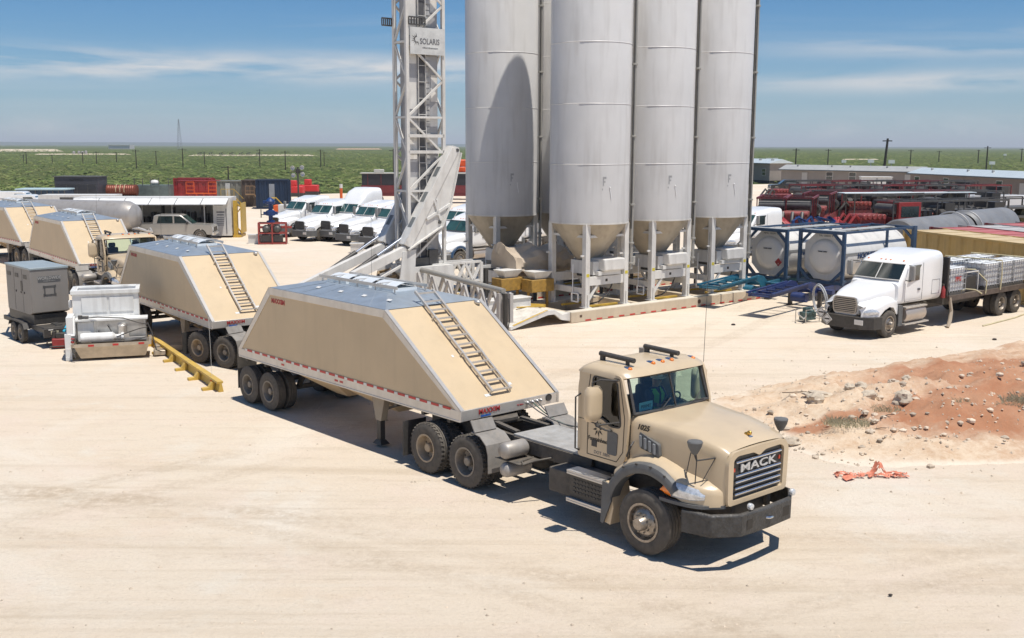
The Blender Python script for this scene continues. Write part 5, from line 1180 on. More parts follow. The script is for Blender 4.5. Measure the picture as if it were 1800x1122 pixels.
# ------------------------------------------------------------------ tank containers and their blue chassis
def tank_container(label, loc, rz, c1, logo, hazard):
    t = thing('tank_container', label, 'tank container', loc, rz, 'white tank containers in blue frames')
    L_, W_, H_ = 6.06, 2.44, 2.44; w = W_ / 2
    b = MB()
    for x in (0, -L_):
        for s in (-1, 1):
            b.box(min(x, x - math.copysign(.14, -x if x else 1)) if x else -.14, x + (.14 if x else 0), min(s * w, s * (w - .14)), max(s * w, s * (w - .14)), 0, H_)
        xx = -.07 if x == 0 else -L_ + .07
        b.bar((xx, -w + .07, .08), (xx, w - .07, .08), .12, .14); b.bar((xx, -w + .07, H_ - .08), (xx, w - .07, H_ - .08), .12, .14)
        c = .66
        for sy in (-1, 1):
            b.bar((xx, sy * (w - .07), H_ - c), (xx, sy * (w - c), H_ - .08), .10, .10); b.bar((xx, sy * (w - .07), c), (xx, sy * (w - c), .08), .12, .12)
            b.bar((xx - .03 if x == 0 else xx, sy * (w - .1), .1), ((-1.3 if x == 0 else -L_ + 1.3), sy * .6, .1), .12, .10)
    for s in (-1, 1): b.bar((-.1, s * (w - .07), H_ - .06), (-L_ + .1, s * (w - .07), H_ - .06), .09, .09); b.bar((-.1, s * (w - .5), .08), (-L_ + .1, s * (w - .5), .08), .1, .12); 
    b.bar((-L_ / 2 - .6, -w + .07, 0.1), (-L_ / 2 - .6, -w + .07, H_ - .05), .10); b.bar((-L_ / 2 - .6, w - .07, 0.1), (-L_ / 2 - .6, w - .07, H_ - .05), .10)
    b.build('frame', c1, t, 20)
    zc = 1.22; r_ = 1.12
    pr = [(.001, -.16), (.45, -.17), (.70, -.22), (.80, -.32), (.82, -.36), (r_ - .05, -.40), (r_, -.50), (r_, -L_ + .50), (r_ - .1, -L_ + .36), (.8, -L_ + .30), (.5, -L_ + .2), (.001, -L_ + .16)]
    sh = MB().lathe(pr, 48, (0, 0, zc), 'x', False).build('tank_shell', M('tank_white', (.70, .68, .64), .35, var=.06, scale=1, dust=.08, grime=.12, coat=.3), t, 35)
    oc = [(w - .14, zc - .55), (w - .14, zc + .55), (w - .68, H_ - .16), (-w + .68, H_ - .16), (-w + .14, zc + .55), (-w + .14, zc - .55), (-w + .68, .16), (w - .68, .16)]
    ring = [(.81 * math.cos(2 * math.pi * k / 32), zc + .81 * math.sin(2 * math.pi * k / 32)) for k in range(32)]
    MB().prism(oc, -.40, -.37, 'x', [ring]).build('end_plate', M('tank_white'), sh, 20)
    b = MB().box(-L_ + .3, -.3, -.28, .28, H_ - .09, H_ - .05)
    for s in (-1, 1):
        for k in range(6): b.bar((-.6 - k * .95, s * .28, H_ - .07), (-.6 - k * .95, s * .95, H_ - .12), .03)
    b.box(-.5, -.12, -w + .2, w - .2, H_ - .04, H_ - .0); b.build('walkway', M('pale_walkway', (.42, .42, .40), .6, .2, var=.2, scale=5), t, 20)
    b = MB()
    for s in (-1, 1): b.box(-L_ + .1, -.1, s * 1.125 - .012, s * 1.125 + .012, zc + .12, zc + .22)
    b.build('heat_band', M('band_grey', (.35, .36, .36), .4, .4), sh, 20)
    text('end_lettering', logo[0], .13, INKG, sh, (-.366, 0, zc + .95), (0, 1, 0), (0, 0, 1)); text('end_code', logo[1], .11, INKG, sh, (-.366, 0, zc + .80 + .0), (0, -1, 0), (0, 0, 1)) if 0 else None
    text('centre_lettering', 'TRIFLEET' if 0 else 'TANK UNIT', .09, INKG, sh, (-.150, 0, zc + .24), (0, 1, 0), (0, 0, 1), thick=.015)
    text('side_lettering', 'HOOVER', .36, M('navy_lettering', (.03, .06, .14), .5), sh, (-2.0, r_ + .0, zc + .05), (-1, 0, 0), (0, 0, 1), thick=.03, bold=.01) if rz else None
    b = MB().box(-1.15, -2.85, r_ - .005, r_ + .006, zc - .24, zc - .22); b.build('side_rule', INKG, sh)
    if hazard:
        MB().prism([(.42, zc - .38), (.62, zc - .18), (.82, zc - .38), (.62, zc - .58)], -.20, -.185, 'x').build('hazard_diamond', RED, sh, 0)
        text('diamond_digit', '3', .11, M('tank_white'), sh, (-.180, .62, zc - .46), (0, 1, 0), (0, 0, 1))
    MB().lathe([(.05, -.05), (.05, .0), (.001, .01)], 8, (-.2, .30, zc - .38), 'x').build('valve_cap', M('brown_cap', (.12, .05, .03), .6), sh)
    return t
TKH = 220.0
tk2 = tank_container('white tank container in blue frame, right one beside the white flatbed truck', (14.1, 48.0, .80), TKH, BLUEC, ('TIIU 100043 7', ''), False)
tk1 = tank_container('white tank container in blue frame, left one with the red hazard diamond', (12.2, 50.55, .70), TKH, BLUEC, ('MMG 102091 1', ''), True)
def chassis(label, loc, rz, m, ztop):
    t = thing('container_chassis', label, 'chassis', loc, rz, 'empty-necked blue container chassis')
    b = MB()
    for s in (-1, 1):
        b.bar((-6.4, s * .45, ztop - .15), (.4, s * .45, ztop - .15), .10, .26)
        pr = [(.3, ztop - .30), (.3, ztop - .02), (.7, ztop + .28), (1.1, ztop + .36), (1.5, ztop + .30), (4.9, ztop + .12), (4.9, ztop + .04), (1.5, ztop + .14), (1.1, ztop + .0), (.8, ztop - .3)]
        b.prism(pr, min(s * .42, s * .50), max(s * .42, s * .50)); b.bar((1.4, s * .5, ztop + .33), (4.9, s * .56, ztop + .20), .09, .07)
    b.build('rail', m, t, 20)
    b = MB()
    for x in (4.85, 4.1, 3.4, 2.6, 1.7, .5): b.bar((x, -.5, ztop + .16 if x > 1 else ztop - .1), (x, .5, ztop + .16 if x > 1 else ztop - .1), .09, .07)
    b.box(.2, .5, -1.2, 1.2, ztop - .2, ztop - .02); b.box(-6.4, -6.1, -1.2, 1.2, ztop - .2, ztop - .02)
    b.box(4.0, 4.85, -.45, .45, ztop + .05, ztop + .09)
    b.build('crossmember', m, t, 20)
    for s in (-1, 1): MB().box(.55, .70, min(s * .62, s * .78), max(s * .62, s * .78), .06, ztop - .1).box(.5, .76, min(s * .56, s * .82), max(s * .56, s * .82), .01, .06).build('landing_leg', BLACK, t, 20)
    MB().lathe([(.2, -.35), (.22, 0), (.2, .35)], 12, (1.15, 0, ztop - .35), 'y').build('air_tank', m, t)
    for x in (-4.6, -5.8):
        for s in (-1, 1): wheel(t, x, s * 1.05, .48, .36, s, 'dish', RIMD, n=20, z=.48)
    return t
chassis('teal chassis neck reaching toward the silo base, under the left tank container', (11.75, 49.35, 0), 230, BLUET, .80)
chassis('dark blue chassis neck behind the hose ring, under the right tank container', (13.4, 46.7, 0), 229, BLUE2, .82)
# hose ring and small engine on the ground
p = G(1445, 557); b = MB(); ring = [(0, .63 * math.cos(2 * math.pi * k / 40), .70 + .68 * math.sin(2 * math.pi * k / 40)) for k in range(41)]
b.tube(ring, .035, 8, False); ring = [(.06, .60 * math.cos(2 * math.pi * k / 40), .69 + .65 * math.sin(2 * math.pi * k / 40)) for k in range(41)]; b.tube(ring, .03, 8, False)
o = b.build('hose_coil', M('hose_grey', (.42, .43, .44), .5, var=.15), ang=60); o.location = p; o.rotation_euler = (0, R(8), R(190)); tag(o, 'grey hose coiled into an upright ring in front of the blue chassis', 'hose')
eg = thing('engine', 'small greenish engine in a wire frame on the sand beside the hose ring', 'engine', G(1419, 566), 30)
MB().box(-.28, .28, -.20, .20, .10, .42).sph((.1, -.1, .42), .14, 10, 7).box(-.1, .3, .0, .2, .4, .58).build('block', M('oily_green_steel', (.08, .13, .13), .5, .4, var=.5, scale=7), eg, 30, .02)
b = MB().tube([(-.28, -.2, .3), (-.5, -.3, .2), (-.6, -.1, .35), (-.4, .1, .4)], .03).tube([(.2, -.2, .2), (.5, -.35, .15), (.7, -.2, .4)], .02)
for x in (-.38, .38):
    for y in (-.28, .28): b.bar((x, y, 0), (x, y, .55), .025)
for y in (-.28, .28): b.bar((-.38, y, .54), (.38, y, .54), .025); b.bar((-.38, y, .05), (.38, y, .05), .025)
b.build('wire_frame', ALU, eg)
# ------------------------------------------------------------------ white conventional trucks
def secloft(secs, e=3.2, n=32):
    rows = []
    for x, hw, z0, z1 in secs:
        row = []
        for k in range(n):
            a = 2 * math.pi * (k + .5) / n; c, s = math.cos(a), math.sin(a)
            row.append((x, math.copysign(abs(c) ** (2 / e), c) * hw, (z0 + z1) / 2 + math.copysign(abs(s) ** (2 / e), s) * (z1 - z0) / 2))
        rows.append(row)
    return rows
def white_truck(name, label, loc, rz, group=None, roof=3.05, cabw=1.12, tail='tractor', bumper=None, dark_grille=True, flare=None):
    t = thing(name, label, 'truck', loc, rz, group)
    bumper = bumper or GREYPL
    hi = roof > 3.3
    secs = [(-3.62, cabw, 1.12, roof - .05), (-3.57, cabw + .03, 1.1, roof), (-2.7, cabw + .03, 1.1, roof + .02), (-2.1, cabw, 1.1, roof - (.25 if hi else .12)), (-1.65, cabw - .03, 1.1, 2.86 if not hi else 3.05), (-1.42, cabw - .06, 1.1, 2.74 if not hi else 2.84), (-1.30, cabw - .07, 1.1, 2.66 if not hi else 2.7), (-.80, cabw - .07, 1.1, 2.02), (-.7, cabw - .1, 1.1, 1.95)]
    cab = MB().grid(secloft(secs, 7), True, True).build('cab', WHITE, t, 40)
    zt = 2.62 if not hi else 2.66
    b = MB(); rows = []
    for j in range(5):
        v = j / 4; rows.append([(-1.30 + .47 * (1 - v) + .012 + .07 * (1 - (2 * u - 1) ** 2), (2 * u - 1) * (cabw - .15 - .05 * v), 2.06 + (zt - 2.06) * v + .012) for u in [i / 8 for i in range(9)]])
    b.grid(rows); ws = b.build('windscreen', TEAL, t, 60)
    b = MB().bar((-.745, 0, 2.07), (-1.215, 0, zt + .01), .035, .02)
    b.tube([rows[0][i] for i in range(9)], .018, 5); b.tube([rows[-1][i] for i in range(9)], .018, 5); b.build('windscreen_trim', FRAMEW if not flare else BLACKP, ws)
    for s in (-1, 1):
        y_ = s * (cabw - .028)
        w_ = MB().prism(spread([(-2.12, 2.02), (-1.25, 1.98), (-1.48, 2.58), (-2.10, 2.60)], 4, .06), min(y_, y_ + s * .02), max(y_, y_ + s * .02)).build('side_window', DARKG, cab, 20)
        b = MB(); yy = s * (cabw + .006)
        for p, q in (((-2.2, 1.25), (-2.2, 2.66)), ((-1.0, 1.25), (-1.0, 1.95)), ((-2.2, 1.25), (-1.0, 1.25))): b.bar((p[0], yy, p[1]), (q[0], yy, q[1]), .012, .01, (0, 1, 0))
        yy = s * (cabw + .030)
        for p, q in (((-3.4, 1.4), (-3.4, 1.95)), ((-2.85, 1.4), (-2.85, 1.95)), ((-3.4, 1.4), (-2.85, 1.4)), ((-3.4, 1.95), (-2.85, 1.95))): b.bar((p[0], yy, p[1]), (q[0], yy, q[1]), .012, .01, (0, 1, 0))
        b.box(-2.05, -1.9, min(s * (cabw - .01), s * (cabw + .02)), max(s * (cabw - .01), s * (cabw + .02)), 1.62, 1.70); b.build('door_seam', INKG, cab)
        m_ = MB().tube([(-1.1, s * (cabw - .05), 2.05), (-1.0, s * (cabw + .18), 2.05), (-1.05, s * (cabw + .22), 2.1)], .018).tube([(-1.3, s * (cabw - .05), 2.6), (-1.05, s * (cabw + .2), 2.62)], .018).build('mirror_arm', BLACKP, t)
        MB().box(-1.14, -1.02, min(s * (cabw + .10), s * (cabw + .32)), max(s * (cabw + .10), s * (cabw + .32)), 2.06, 2.62).build('mirror', M('mirror_grey', (.30, .29, .27), .5), m_, 30, .03)
        # fender
        rows = []
        for x, zf, oy in ((-.78, 1.18, 1.02), (-.55, 1.34, 1.10), (-.25, 1.42, 1.15), (.05, 1.42, 1.16), (.35, 1.37, 1.15), (.62, 1.27, 1.11), (.85, 1.2, 1.04), (1.05, 1.15, .92), (1.2, 1.1, .72)):
            zl = .52 + math.sqrt(max(0, .64 ** 2 - x * x)) if abs(x) < .55 else .82
            rows.append([(x, s * .55, zf + .32 - .12 * max(0, x)), (x, s * .82, zf + .10), (x, s * (oy - .10), zf + .02), (x, s * (oy - .02), zf - .05), (x, s * oy, zf - .14), (x, s * oy, zl), (x, s * (oy - .15), zl)])
        fe = MB().grid(rows).build('fender', WHITE, t, 50)
        if flare:
            rows = [[(math.cos(a) * r_, s * y_, .52 + math.sin(a) * r_) for r_, y_ in ((.64, 1.12), (.66, 1.21), (.76, 1.21), (.80, 1.14))] for a in [R(12 + 8.1 * k) for k in range(20)]]
            MB().grid(rows).build('wheel_flare', flare, fe, 50)
        hb = MB(); hb.grid([[(x, s * (y - .02), z0), (x + .02, s * (y + .015), (z0 + z1) / 2), (x, s * (y - .03), z1)] for x, y, z0, z1 in ((.62, 1.125, .98, 1.0), (.75, 1.10, .92, 1.10), (.9, 1.03, .90, 1.13), (1.03, .955, .90, 1.12), (1.14, .83, .93, 1.05))])
        hb.build('headlight', LENS, fe, 60)
        MB().box(-.98, -.70, min(s * .6, s * 1.1), max(s * .6, s * 1.1), .35, 1.12).build('splash_panel', GREYPL, t, 20)
        tk = MB().lathe([(.001, -2.6), (.30, -2.58), (.33, -2.5), (.33, -1.25), (.30, -1.16), (.001, -1.15)], 24, (0, s * .86, .72), 'x', False).build('fuel_tank', M('tank_alloy', (.55, .48, .42), .4, .5, var=.15, dust=.3), t, 40)
        MB().box(-2.6, -1.1, min(s * .98, s * 1.16), max(s * .98, s * 1.16), .98, 1.03).box(-2.7, -1.0, min(s * .98, s * 1.2), max(s * .98, s * 1.2), .36, .41).build('step', ALU, tk, 20)
        wheel(t, 0, s * 1.02, .51, .30, s, 'hub', RIMP, n=24)
    hd = [(-.85, .92, 1.0, 2.00), (-.4, .90, 1.0, 1.93), (.1, .84, 1.0, 1.83), (.5, .76, .95, 1.74), (.8, .66, .85, 1.66), (1.0, .58, .82, 1.56), (1.12, .50, .82, 1.44)]
    hood = MB().grid(secloft(hd, 4.5), True, True).build('hood', WHITE, t, 50)
    gp = spread([(-.46, .93), (.46, .93), (.50, 1.30), (.44, 1.50), (-.44, 1.50), (-.50, 1.30)], 5, .1)
    g = MB().prism(gp, 1.06, 1.15, 'x').build('grille', M('grille_dark', (.05, .05, .05), .5, .3) if dark_grille else BLACK, hood, 20)
    b = MB()
    for i in range(len(gp)): b.bar((1.15, gp[i][0], gp[i][1]), (1.15, gp[(i + 1) % len(gp)][0], gp[(i + 1) % len(gp)][1]), .05, .05, (1, 0, 0))
    for k in range(7): b.box(1.148, 1.165, -.45, .45, .98 + k * .07, 1.01 + k * .07)
    b.build('grille_bars', M('grille_silver', (.42, .39, .35), .35, .5, dust=.2) if not group else DARKST, g, 20)
    BP = [(.55, -1.20), (.95, -1.12), (1.28, -.72), (1.34, 0), (1.28, .72), (.95, 1.12), (.55, 1.20)]
    rows = [[(x, y, .38), (x, y, .82), (x - .15, y * .9, .86), (x - .2, y * .9, .38)] for x, y in BP]
    bp = MB().grid(rows, True, True).build('bumper', bumper, t, 25)
    MB().box(1.32, 1.345, -.30 + .85, .05 + .85, .56, .74).build('licence_plate', WHT, bp)
    b = MB()
    for y in (-.75, -.2, 0, .2, .75): b.sph((-1.44, y, zt + .12), .035, 8, 5, (1.5, 1.2, .8))
    b.build('marker_lamp', AMBER, cab)
    b = MB()
    for s in (-1, 1): b.box(-7.2 if tail != 'flatbed' else -10.3, .9, s * .43 - .04, s * .43 + .04, .68, .95)
    b.lathe([(.06, -.9), (.06, .9)], 8, (0, 0, .5), 'y'); b.box(-.6, .9, -.4, .4, .6, 1.2); b.build('frame', CHASS, t, 20)
    axles = (-5.2, -6.5) if tail == 'tractor' else (-8.45, -9.75)
    for x in axles:
        for s in (-1, 1): wheel(t, x, s * 1.06, .51, .27, s, 'dish', RIMP, n=22); wheel(t, x, s * .75, .51, .27, s, 'dish', RIMD, n=22)
    if tail == 'tractor': MB().cb(-5.8, 0, 1.08, 1.0, .9, .08).build('fifth_wheel', CHASS, t, 20)
    return t
LHD = 219.0; la_ = R(LHD); LW = Vector((14.01, 38.52, 0)) - Vector((-math.sin(la_), math.cos(la_), 0)) * 1.17
TEAL_ = TEAL; TEAL = M('dark_windscreen', (.016, .024, .022), .08, var=.4, scale=1.5, coat=1)
fb = white_truck('flatbed_truck', 'white sleeper truck with a loaded black flatbed, in front of the tank containers', LW, LHD, bumper=BLACK, tail='flatbed')
MB().box(-10.5, -4.0, -1.25, 1.25, 1.12, 1.22).box(-10.5, -4.0, -1.27, -1.20, 1.02, 1.23).box(-10.5, -4.0, 1.20, 1.27, 1.02, 1.23).build('deck', M('dark_deck', (.06, .04, .035), .7, var=.4, scale=4, dust=.25), fb, 20)
MB().box(-4.02, -3.92, -1.2, 1.2, 1.22, 2.75).build('headboard', BLACK, fb, 20)
MB().box(-3.92, -3.80, -1.1, 1.1, .9, 1.7).build('hose_rack', CHASS, fb)
MB().lathe([(.001, 1.15), (.085, 1.16), (.085, 1.50), (.04, 1.58), (.03, 1.64)], 12, (-3.78, 1.12, 0), 'z', False).build('fire_extinguisher', RED, fb)
MB().tube([(-4.1, 1.24, 1.15), (-4.2, 1.29, .6), (-4.0, 1.36, .25), (-3.75, 1.42, .03)], [.06, .07, .08, .06], 8).build('hanging_strap', M('dusty_canvas', (.40, .33, .25), .9, var=.2), fb)
for y, z, lb in ((-.62, .62, 1), (-1.05, .80, 2)):
    d = MB().prism([(y - .22, z), (y, z + .22), (y + .22, z), (y, z - .22)], 1.32 if lb == 1 else 1.1, 1.33 if lb == 1 else 1.11, 'x').build('placard', WHT, fb, 0)
    x_ = 1.335 if lb == 1 else 1.115
    b = MB()
    for a_, c_ in (((y - .18, z), (y, z + .18)), ((y, z + .18), (y + .18, z)), ((y + .18, z), (y, z - .18)), ((y, z - .18), (y - .18, z))): b.bar((x_, a_[0], a_[1]), (x_, c_[0], c_[1]), .012, .004, (1, 0, 0))
    b.box(x_ - .002, x_ + .002, y - .11, y + .11, z - .02, z + .03); b.build('placard_mark', INK, d)
bpy.context.view_layer.update()
TANKW = glassmat('tote_poly', (.75, .76, .74)); 
TOTE = M('tote_plastic', (.84, .85, .84), .35, var=.12, scale=2); TOTED = M('tote_liquid', (.62, .62, .62), .35, var=.12, scale=2)
def tote(label, x, y, z=1.225, lettered=False):
    t = thing('tote_tank', label, 'tote', fb.matrix_world @ Vector((x, y, z)), LHD, 'caged plastic totes on the flatbed')
    MB().box(-.56, .56, -.46, .46, .14, .86).build('bottle', TOTED, t, 20, .05); 
    b = MB().box(-.56, .56, -.46, .46, .862, 1.08); b.lathe([(.12, 1.08), (.12, 1.12), (.001, 1.13)], 12); b.build('bottle_top', TOTE, t, 20, .05)
    b = MB()
    for zz in (.18, .40, .62, .84, 1.06):
        for s in (-1, 1): b.box(-.60, .60, s * .50 - .01, s * .50 + .01, zz - .01, zz + .01); b.box(s * .60 - .01, s * .60 + .01, -.50, .50, zz - .01, zz + .01)
    for k in range(7):
        for s in (-1, 1): b.box(-.6 + k * .2 - .008, -.6 + k * .2 + .008, s * .50 - .012, s * .50 + .012, .12, 1.07)
    for k in range(6):
        for s in (-1, 1): b.box(s * .60 - .012, s * .60 + .012, -.5 + k * .2 - .008, -.5 + k * .2 + .008, .12, 1.07)
    for k in range(3): b.box(-.6, .6, -.3 + k * .3 - .02, -.3 + k * .3 + .02, 1.085, 1.10)
    b.build('cage', M('cage_steel', (.45, .45, .46), .5, .2), t, 20)
    MB().box(-.6, .6, -.5, .5, .0, .11).build('pallet', DARKST, t, 20)
    if lettered: text('lettering', 'PPG', .26, INKR, t, (0, .515, .62), (-1, 0, 0), (0, 0, 1), bold=.006)
    return t
tote('lone caged tote right behind the headboard with red letters', -4.68, .72, lettered=True)
for i, x in enumerate((-7.45, -8.68, -9.91)):
    for y, w_ in ((.72, 'near'), (-.72, 'far')):
        tote({'near': ('caged tote at the front of the near row on the flatbed', 'middle caged tote of the near row above the wheels', 'rearmost caged tote of the near row at the tail of the flatbed'),
              'far': ('caged tote at the front of the far row on the flatbed', 'middle caged tote of the far row on the flatbed', 'rearmost caged tote of the far row on the flatbed')}[w_][i], x, y)
jb = thing('equipment_crate', 'black crate strapped between the lone tote and the rear totes', 'crate', fb.matrix_world @ Vector((-5.95, .45, 1.225)), LHD)
MB().box(-.55, .55, -.6, .6, 0, .62).build('box', BLACK, jb, 20, .03)
b = MB()
for y in (-.62, .62):
    b.bar((-.6, y, 0), (-.6, y, .8), .04); b.bar((.6, y, 0), (.6, y, .8), .04); b.bar((-.6, y, .8), (.6, y, .8), .04)
for x in (-.6, .6): b.bar((x, -.62, .8), (x, .62, .8), .04)
b.build('cage', FRAMEW, jb, 20)
cb_ = thing('cardboard_sheet', 'brown sheet lying over the lone tote behind the cab', 'sheet', fb.matrix_world @ Vector((-5.4, -.55, 2.0)), LHD)
MB().box(-.6, .6, -.4, .4, 0, .03).bar((-.5, 0, -.78), (-.5, 0, 0), .05).bar((.5, 0, -.78), (.5, 0, 0), .05).build('sheet', M('cardboard', (.42, .29, .17), .9), cb_, 20)
def strap(pts, label):
    w = [fb.matrix_world @ Vector(p) for p in pts]; o0 = w[-1].copy(); b = MB()
    b.tube([p - o0 for p in w], .03, 6); o = b.build('load_strap', M('pale_strap', (.55, .48, .30), .8, var=.2), ang=60); o.location = o0; tag(o, label, 'strap', 'load straps on the flatbed')
strap([(-8.1, -1.2, 1.2), (-8.1, -1.24, 2.36), (-8.1, 1.26, 2.36), (-8.1, 1.29, 1.75), (-8.02, 1.30, 1.15)], 'pale strap over the front pair of rear totes')
strap([(-10.3, -1.2, 1.2), (-10.3, -1.24, 2.36), (-10.3, 1.26, 2.36), (-10.3, 1.29, 1.75), (-10.2, 1.30, 1.2)], 'pale strap over the rearmost totes at the tail')
strap([(-5.4, -1.1, 1.25), (-5.7, -.2, 2.06), (-6.6, .9, 2.06), (-6.9, 1.27, 1.6), (-6.8, 1.30, 1.1)], 'pale strap slanting over the black crate')
strap([(-5.0, 1.2, 1.30), (-5.6, 1.05, 1.36), (-6.1, 1.22, 1.30), (-6.5, 1.30, 1.12)], 'loose strap lying on the deck edge by the black crate')
strap([(-5.2, 2.1, .03), (-6.8, 2.0, .03), (-8.3, 1.9, .03), (-9.8, 1.65, .03), (-10.3, 1.5, .06), (-10.35, 1.35, .5), (-10.35, 1.3, 1.1)], 'strap trailing on the sand along the rear wheels')
TEAL = TEAL_
# row of white tractors, parked
def at_fw(px, py, rz, side):   # side +1: the left front wheel is the visible one
    a = R(rz); p = G(px, py); return p - Vector((-math.sin(a), math.cos(a), 0)) * 1.1 * side
grp = 'white tractors parked in a row'
RZ = 232
w0 = white_truck('parked_truck', 'leftmost white tractor of the parked row, mostly behind its neighbour', at_fw(540, 420, RZ, 1) + Vector((-1.2, 1.6, 0)), RZ, grp, roof=3.05)
w1 = dup(w0, 'second white tractor of the parked row with a low roof', at_fw(566, 424, RZ, 1), RZ)
w2 = white_truck('parked_truck', 'white tractor with the tallest humped roof, third in the parked row', at_fw(606, 425, RZ, 1) + Vector((.2, .2, 0)), RZ, grp, roof=3.85)
w1.scale = (1, 1, .97)
w3 = dup(w0, 'fourth white tractor of the parked row, left of the lift arms', at_fw(645, 432, RZ, 1), RZ - 2)
w4 = dup(w0, 'fifth white tractor of the parked row, seen through the lift arms', at_fw(688, 438, RZ, 1), RZ + 1)
NAVYF = M('navy_flare', (.02, .06, .13), .35)
w5 = white_truck('parked_truck', 'white tractor with a navy wheel flare between the tower and the left silo', at_fw(808, 472, 228, 1), 228, grp, roof=3.1, flare=NAVYF)
w6 = dup(w0, 'tall white tractor behind the navy flared one', at_fw(812, 447, 228, 1) + Vector((-.4, 1, 0)), 228)
w7 = dup(w0, 'white tractor glimpsed between the silo legs', at_fw(905, 452, 228, 1), 228)
w8 = dup(w0, 'white tractor behind the right hand silo legs', at_fw(1288, 470, 228, 1) + Vector((2, 6, 0)), 215)
for i, (o_, m_) in enumerate(((w0, 0), (w1, 0), (w2, 0), (w3, 0))): pass
# ------------------------------------------------------------------ left foreground machines
gn_ = thing('generator_trailer', 'grey box generator on a black tandem axle trailer', 'generator', (-16.35, 36.9, 0), -47); gn_.scale = (.84, .76, .88)
# local x forward = toward the camera right, enclosure face at x=0
b = MB().prism([(0, 1.30), (0, 3.02), (-3.0, 3.02), (-3.0, 1.20), (-.35, 1.20)], -.85, .85)
GENG = M('generator_grey', (.23, .215, .20), .5, var=.06, scale=1, dust=.12, grime=.15)
en = b.build('enclosure', GENG, gn_, 20, .015)
MB().box(-3.04, .03, -.89, .89, 3.02, 3.10).build('lid', M('generator_lid', (.30, .37, .40), .4, .1, var=.1, dust=.2), en, 20, .01)
b = MB()
for x in (-.55, -1.55, -2.5): b.box(x - .30, x + .1, -.865, -.852, 2.62, 2.78)
b.box(-1.2, -1.02, -.865, -.852, 2.1, 2.5); b.box(.001, .012, -.30, .30, 2.18, 2.25).box(.001, .012, -.30, .30, 1.88, 1.95) if 0 else None
b.build('louvre', BLACK, en, 20)
b = MB()
for z in (1.98, 2.32): b.box(.002, .014, -.25, .22, z - .03, z + .03)
for y in (-.24, .21): b.box(.002, .014, y - .03, y + .03, 1.95, 2.35)
for z in (1.98, 2.32):
    for y in (-.28, .25): b.box(.003, .016, y - .03, y + .03, z - .05, z + .05)
b.build('logo_frame', DARKST, en, 20)
MB().box(.002, .008, -.52, .50, 2.50, 2.74).build('name_strip', M('dark_strip', (.10, .10, .10), .5), en)
text('name_lettering', 'WORLDWIDE', .17, M('generator_letters', (.34, .33, .31), .5), en, (.010, 0, 2.66), (0, 1, 0), (0, 0, 1), bold=.004); text('name_small', 'POWER PRODUCTS', .06, M('generator_letters'), en, (.010, 0, 2.54), (0, 1, 0), (0, 0, 1))
b = MB()
for x in (-1.0, -2.0): b.box(x - .006, x + .006, -.856, -.851, 1.25, 2.98)
for x in (-.8, -1.2, -1.8): b.box(x - .03, x + .03, -.87, -.85, 2.0 - .0, 2.08)
b.build('door_seam', INK, en)
b = MB().box(-3.9, 1.15, -.80, -.68, .62, .80).box(-3.9, 1.15, .68, .80, .62, .80)
for x in (-3.8, -2.6, -1.2, .2, 1.08): b.box(x - .06, x + .06, -.68, .68, .64, .78)
b.box(.15, 1.15, -.80, .80, .80, .83).box(-3.2, -.1, -.75, .75, .80, 1.20); b.box(1.10, 1.20, -.85, .85, .45, .80)
b.bar((-3.9, -.6, .7), (-5.3, 0, .62), .1).bar((-3.9, .6, .7), (-5.3, 0, .62), .1).box(-5.2, -5.1, -.05, .05, 0, .7)
b.build('trailer_frame', BLACK, gn_, 20, .01)
b = MB()
for k in range(3): b.box(.35 + k * .25, .42 + k * .25, -.2, .1, .83, .90)
b.build('deck_fittings', DARKST, gn_, 20)
MB().box(1.203, 1.21, -.55, -.20, .55, .70).build('licence_plate', M('cream_plate', (.5, .46, .34), .5), gn_)
MB().box(1.203, 1.208, -.65, -.4, .73, .77).box(1.203, 1.208, .2, .6, .73, .77).build('rear_tape', WHT, gn_)
for s in (-1, 1):
    for x in (-.95, -1.8): wheel(gn_, x, s * 1.0, .39, .24, s, 'dish', RIMD, n=22)
    pr = [(-2.35, .62), (-2.2, .84), (-1.9, .90), (-.85, .90), (-.55, .84), (-.4, .62)]
    MB().grid([[(x, s * .84, z), (x, s * 1.14, z), (x, s * 1.14, z - .06)] for x, z in pr]).build('mudguard', BLACKP, gn_, 30)
o = MB().tube([G(60, 580), G(72, 590) + Vector((0, 0, .02)), G(84, 600) + Vector((0, 0, .02)), G(82, 606) + Vector((0, 0, .02)), G(92, 612) + Vector((0, 0, .03)), G(104, 606) + Vector((0, 0, .05))], .022, 6).build('power_cable', BLACKP, ang=60)
tag(o, 'black cable snaking on the sand from the generator to the red pump', 'cable')
# white skid unit: tall tub, tank and pump bed
su = thing('blower_skid', 'white skid mounted blower unit with a hopper, tank and tangled hoses', 'skid unit', (-14.0, 33.95, 0), 18); su.scale = (1, 1, .82)
W2 = M('skid_white', (.74, .74, .72), .5, var=.05, scale=2, dust=.05, grime=.3)
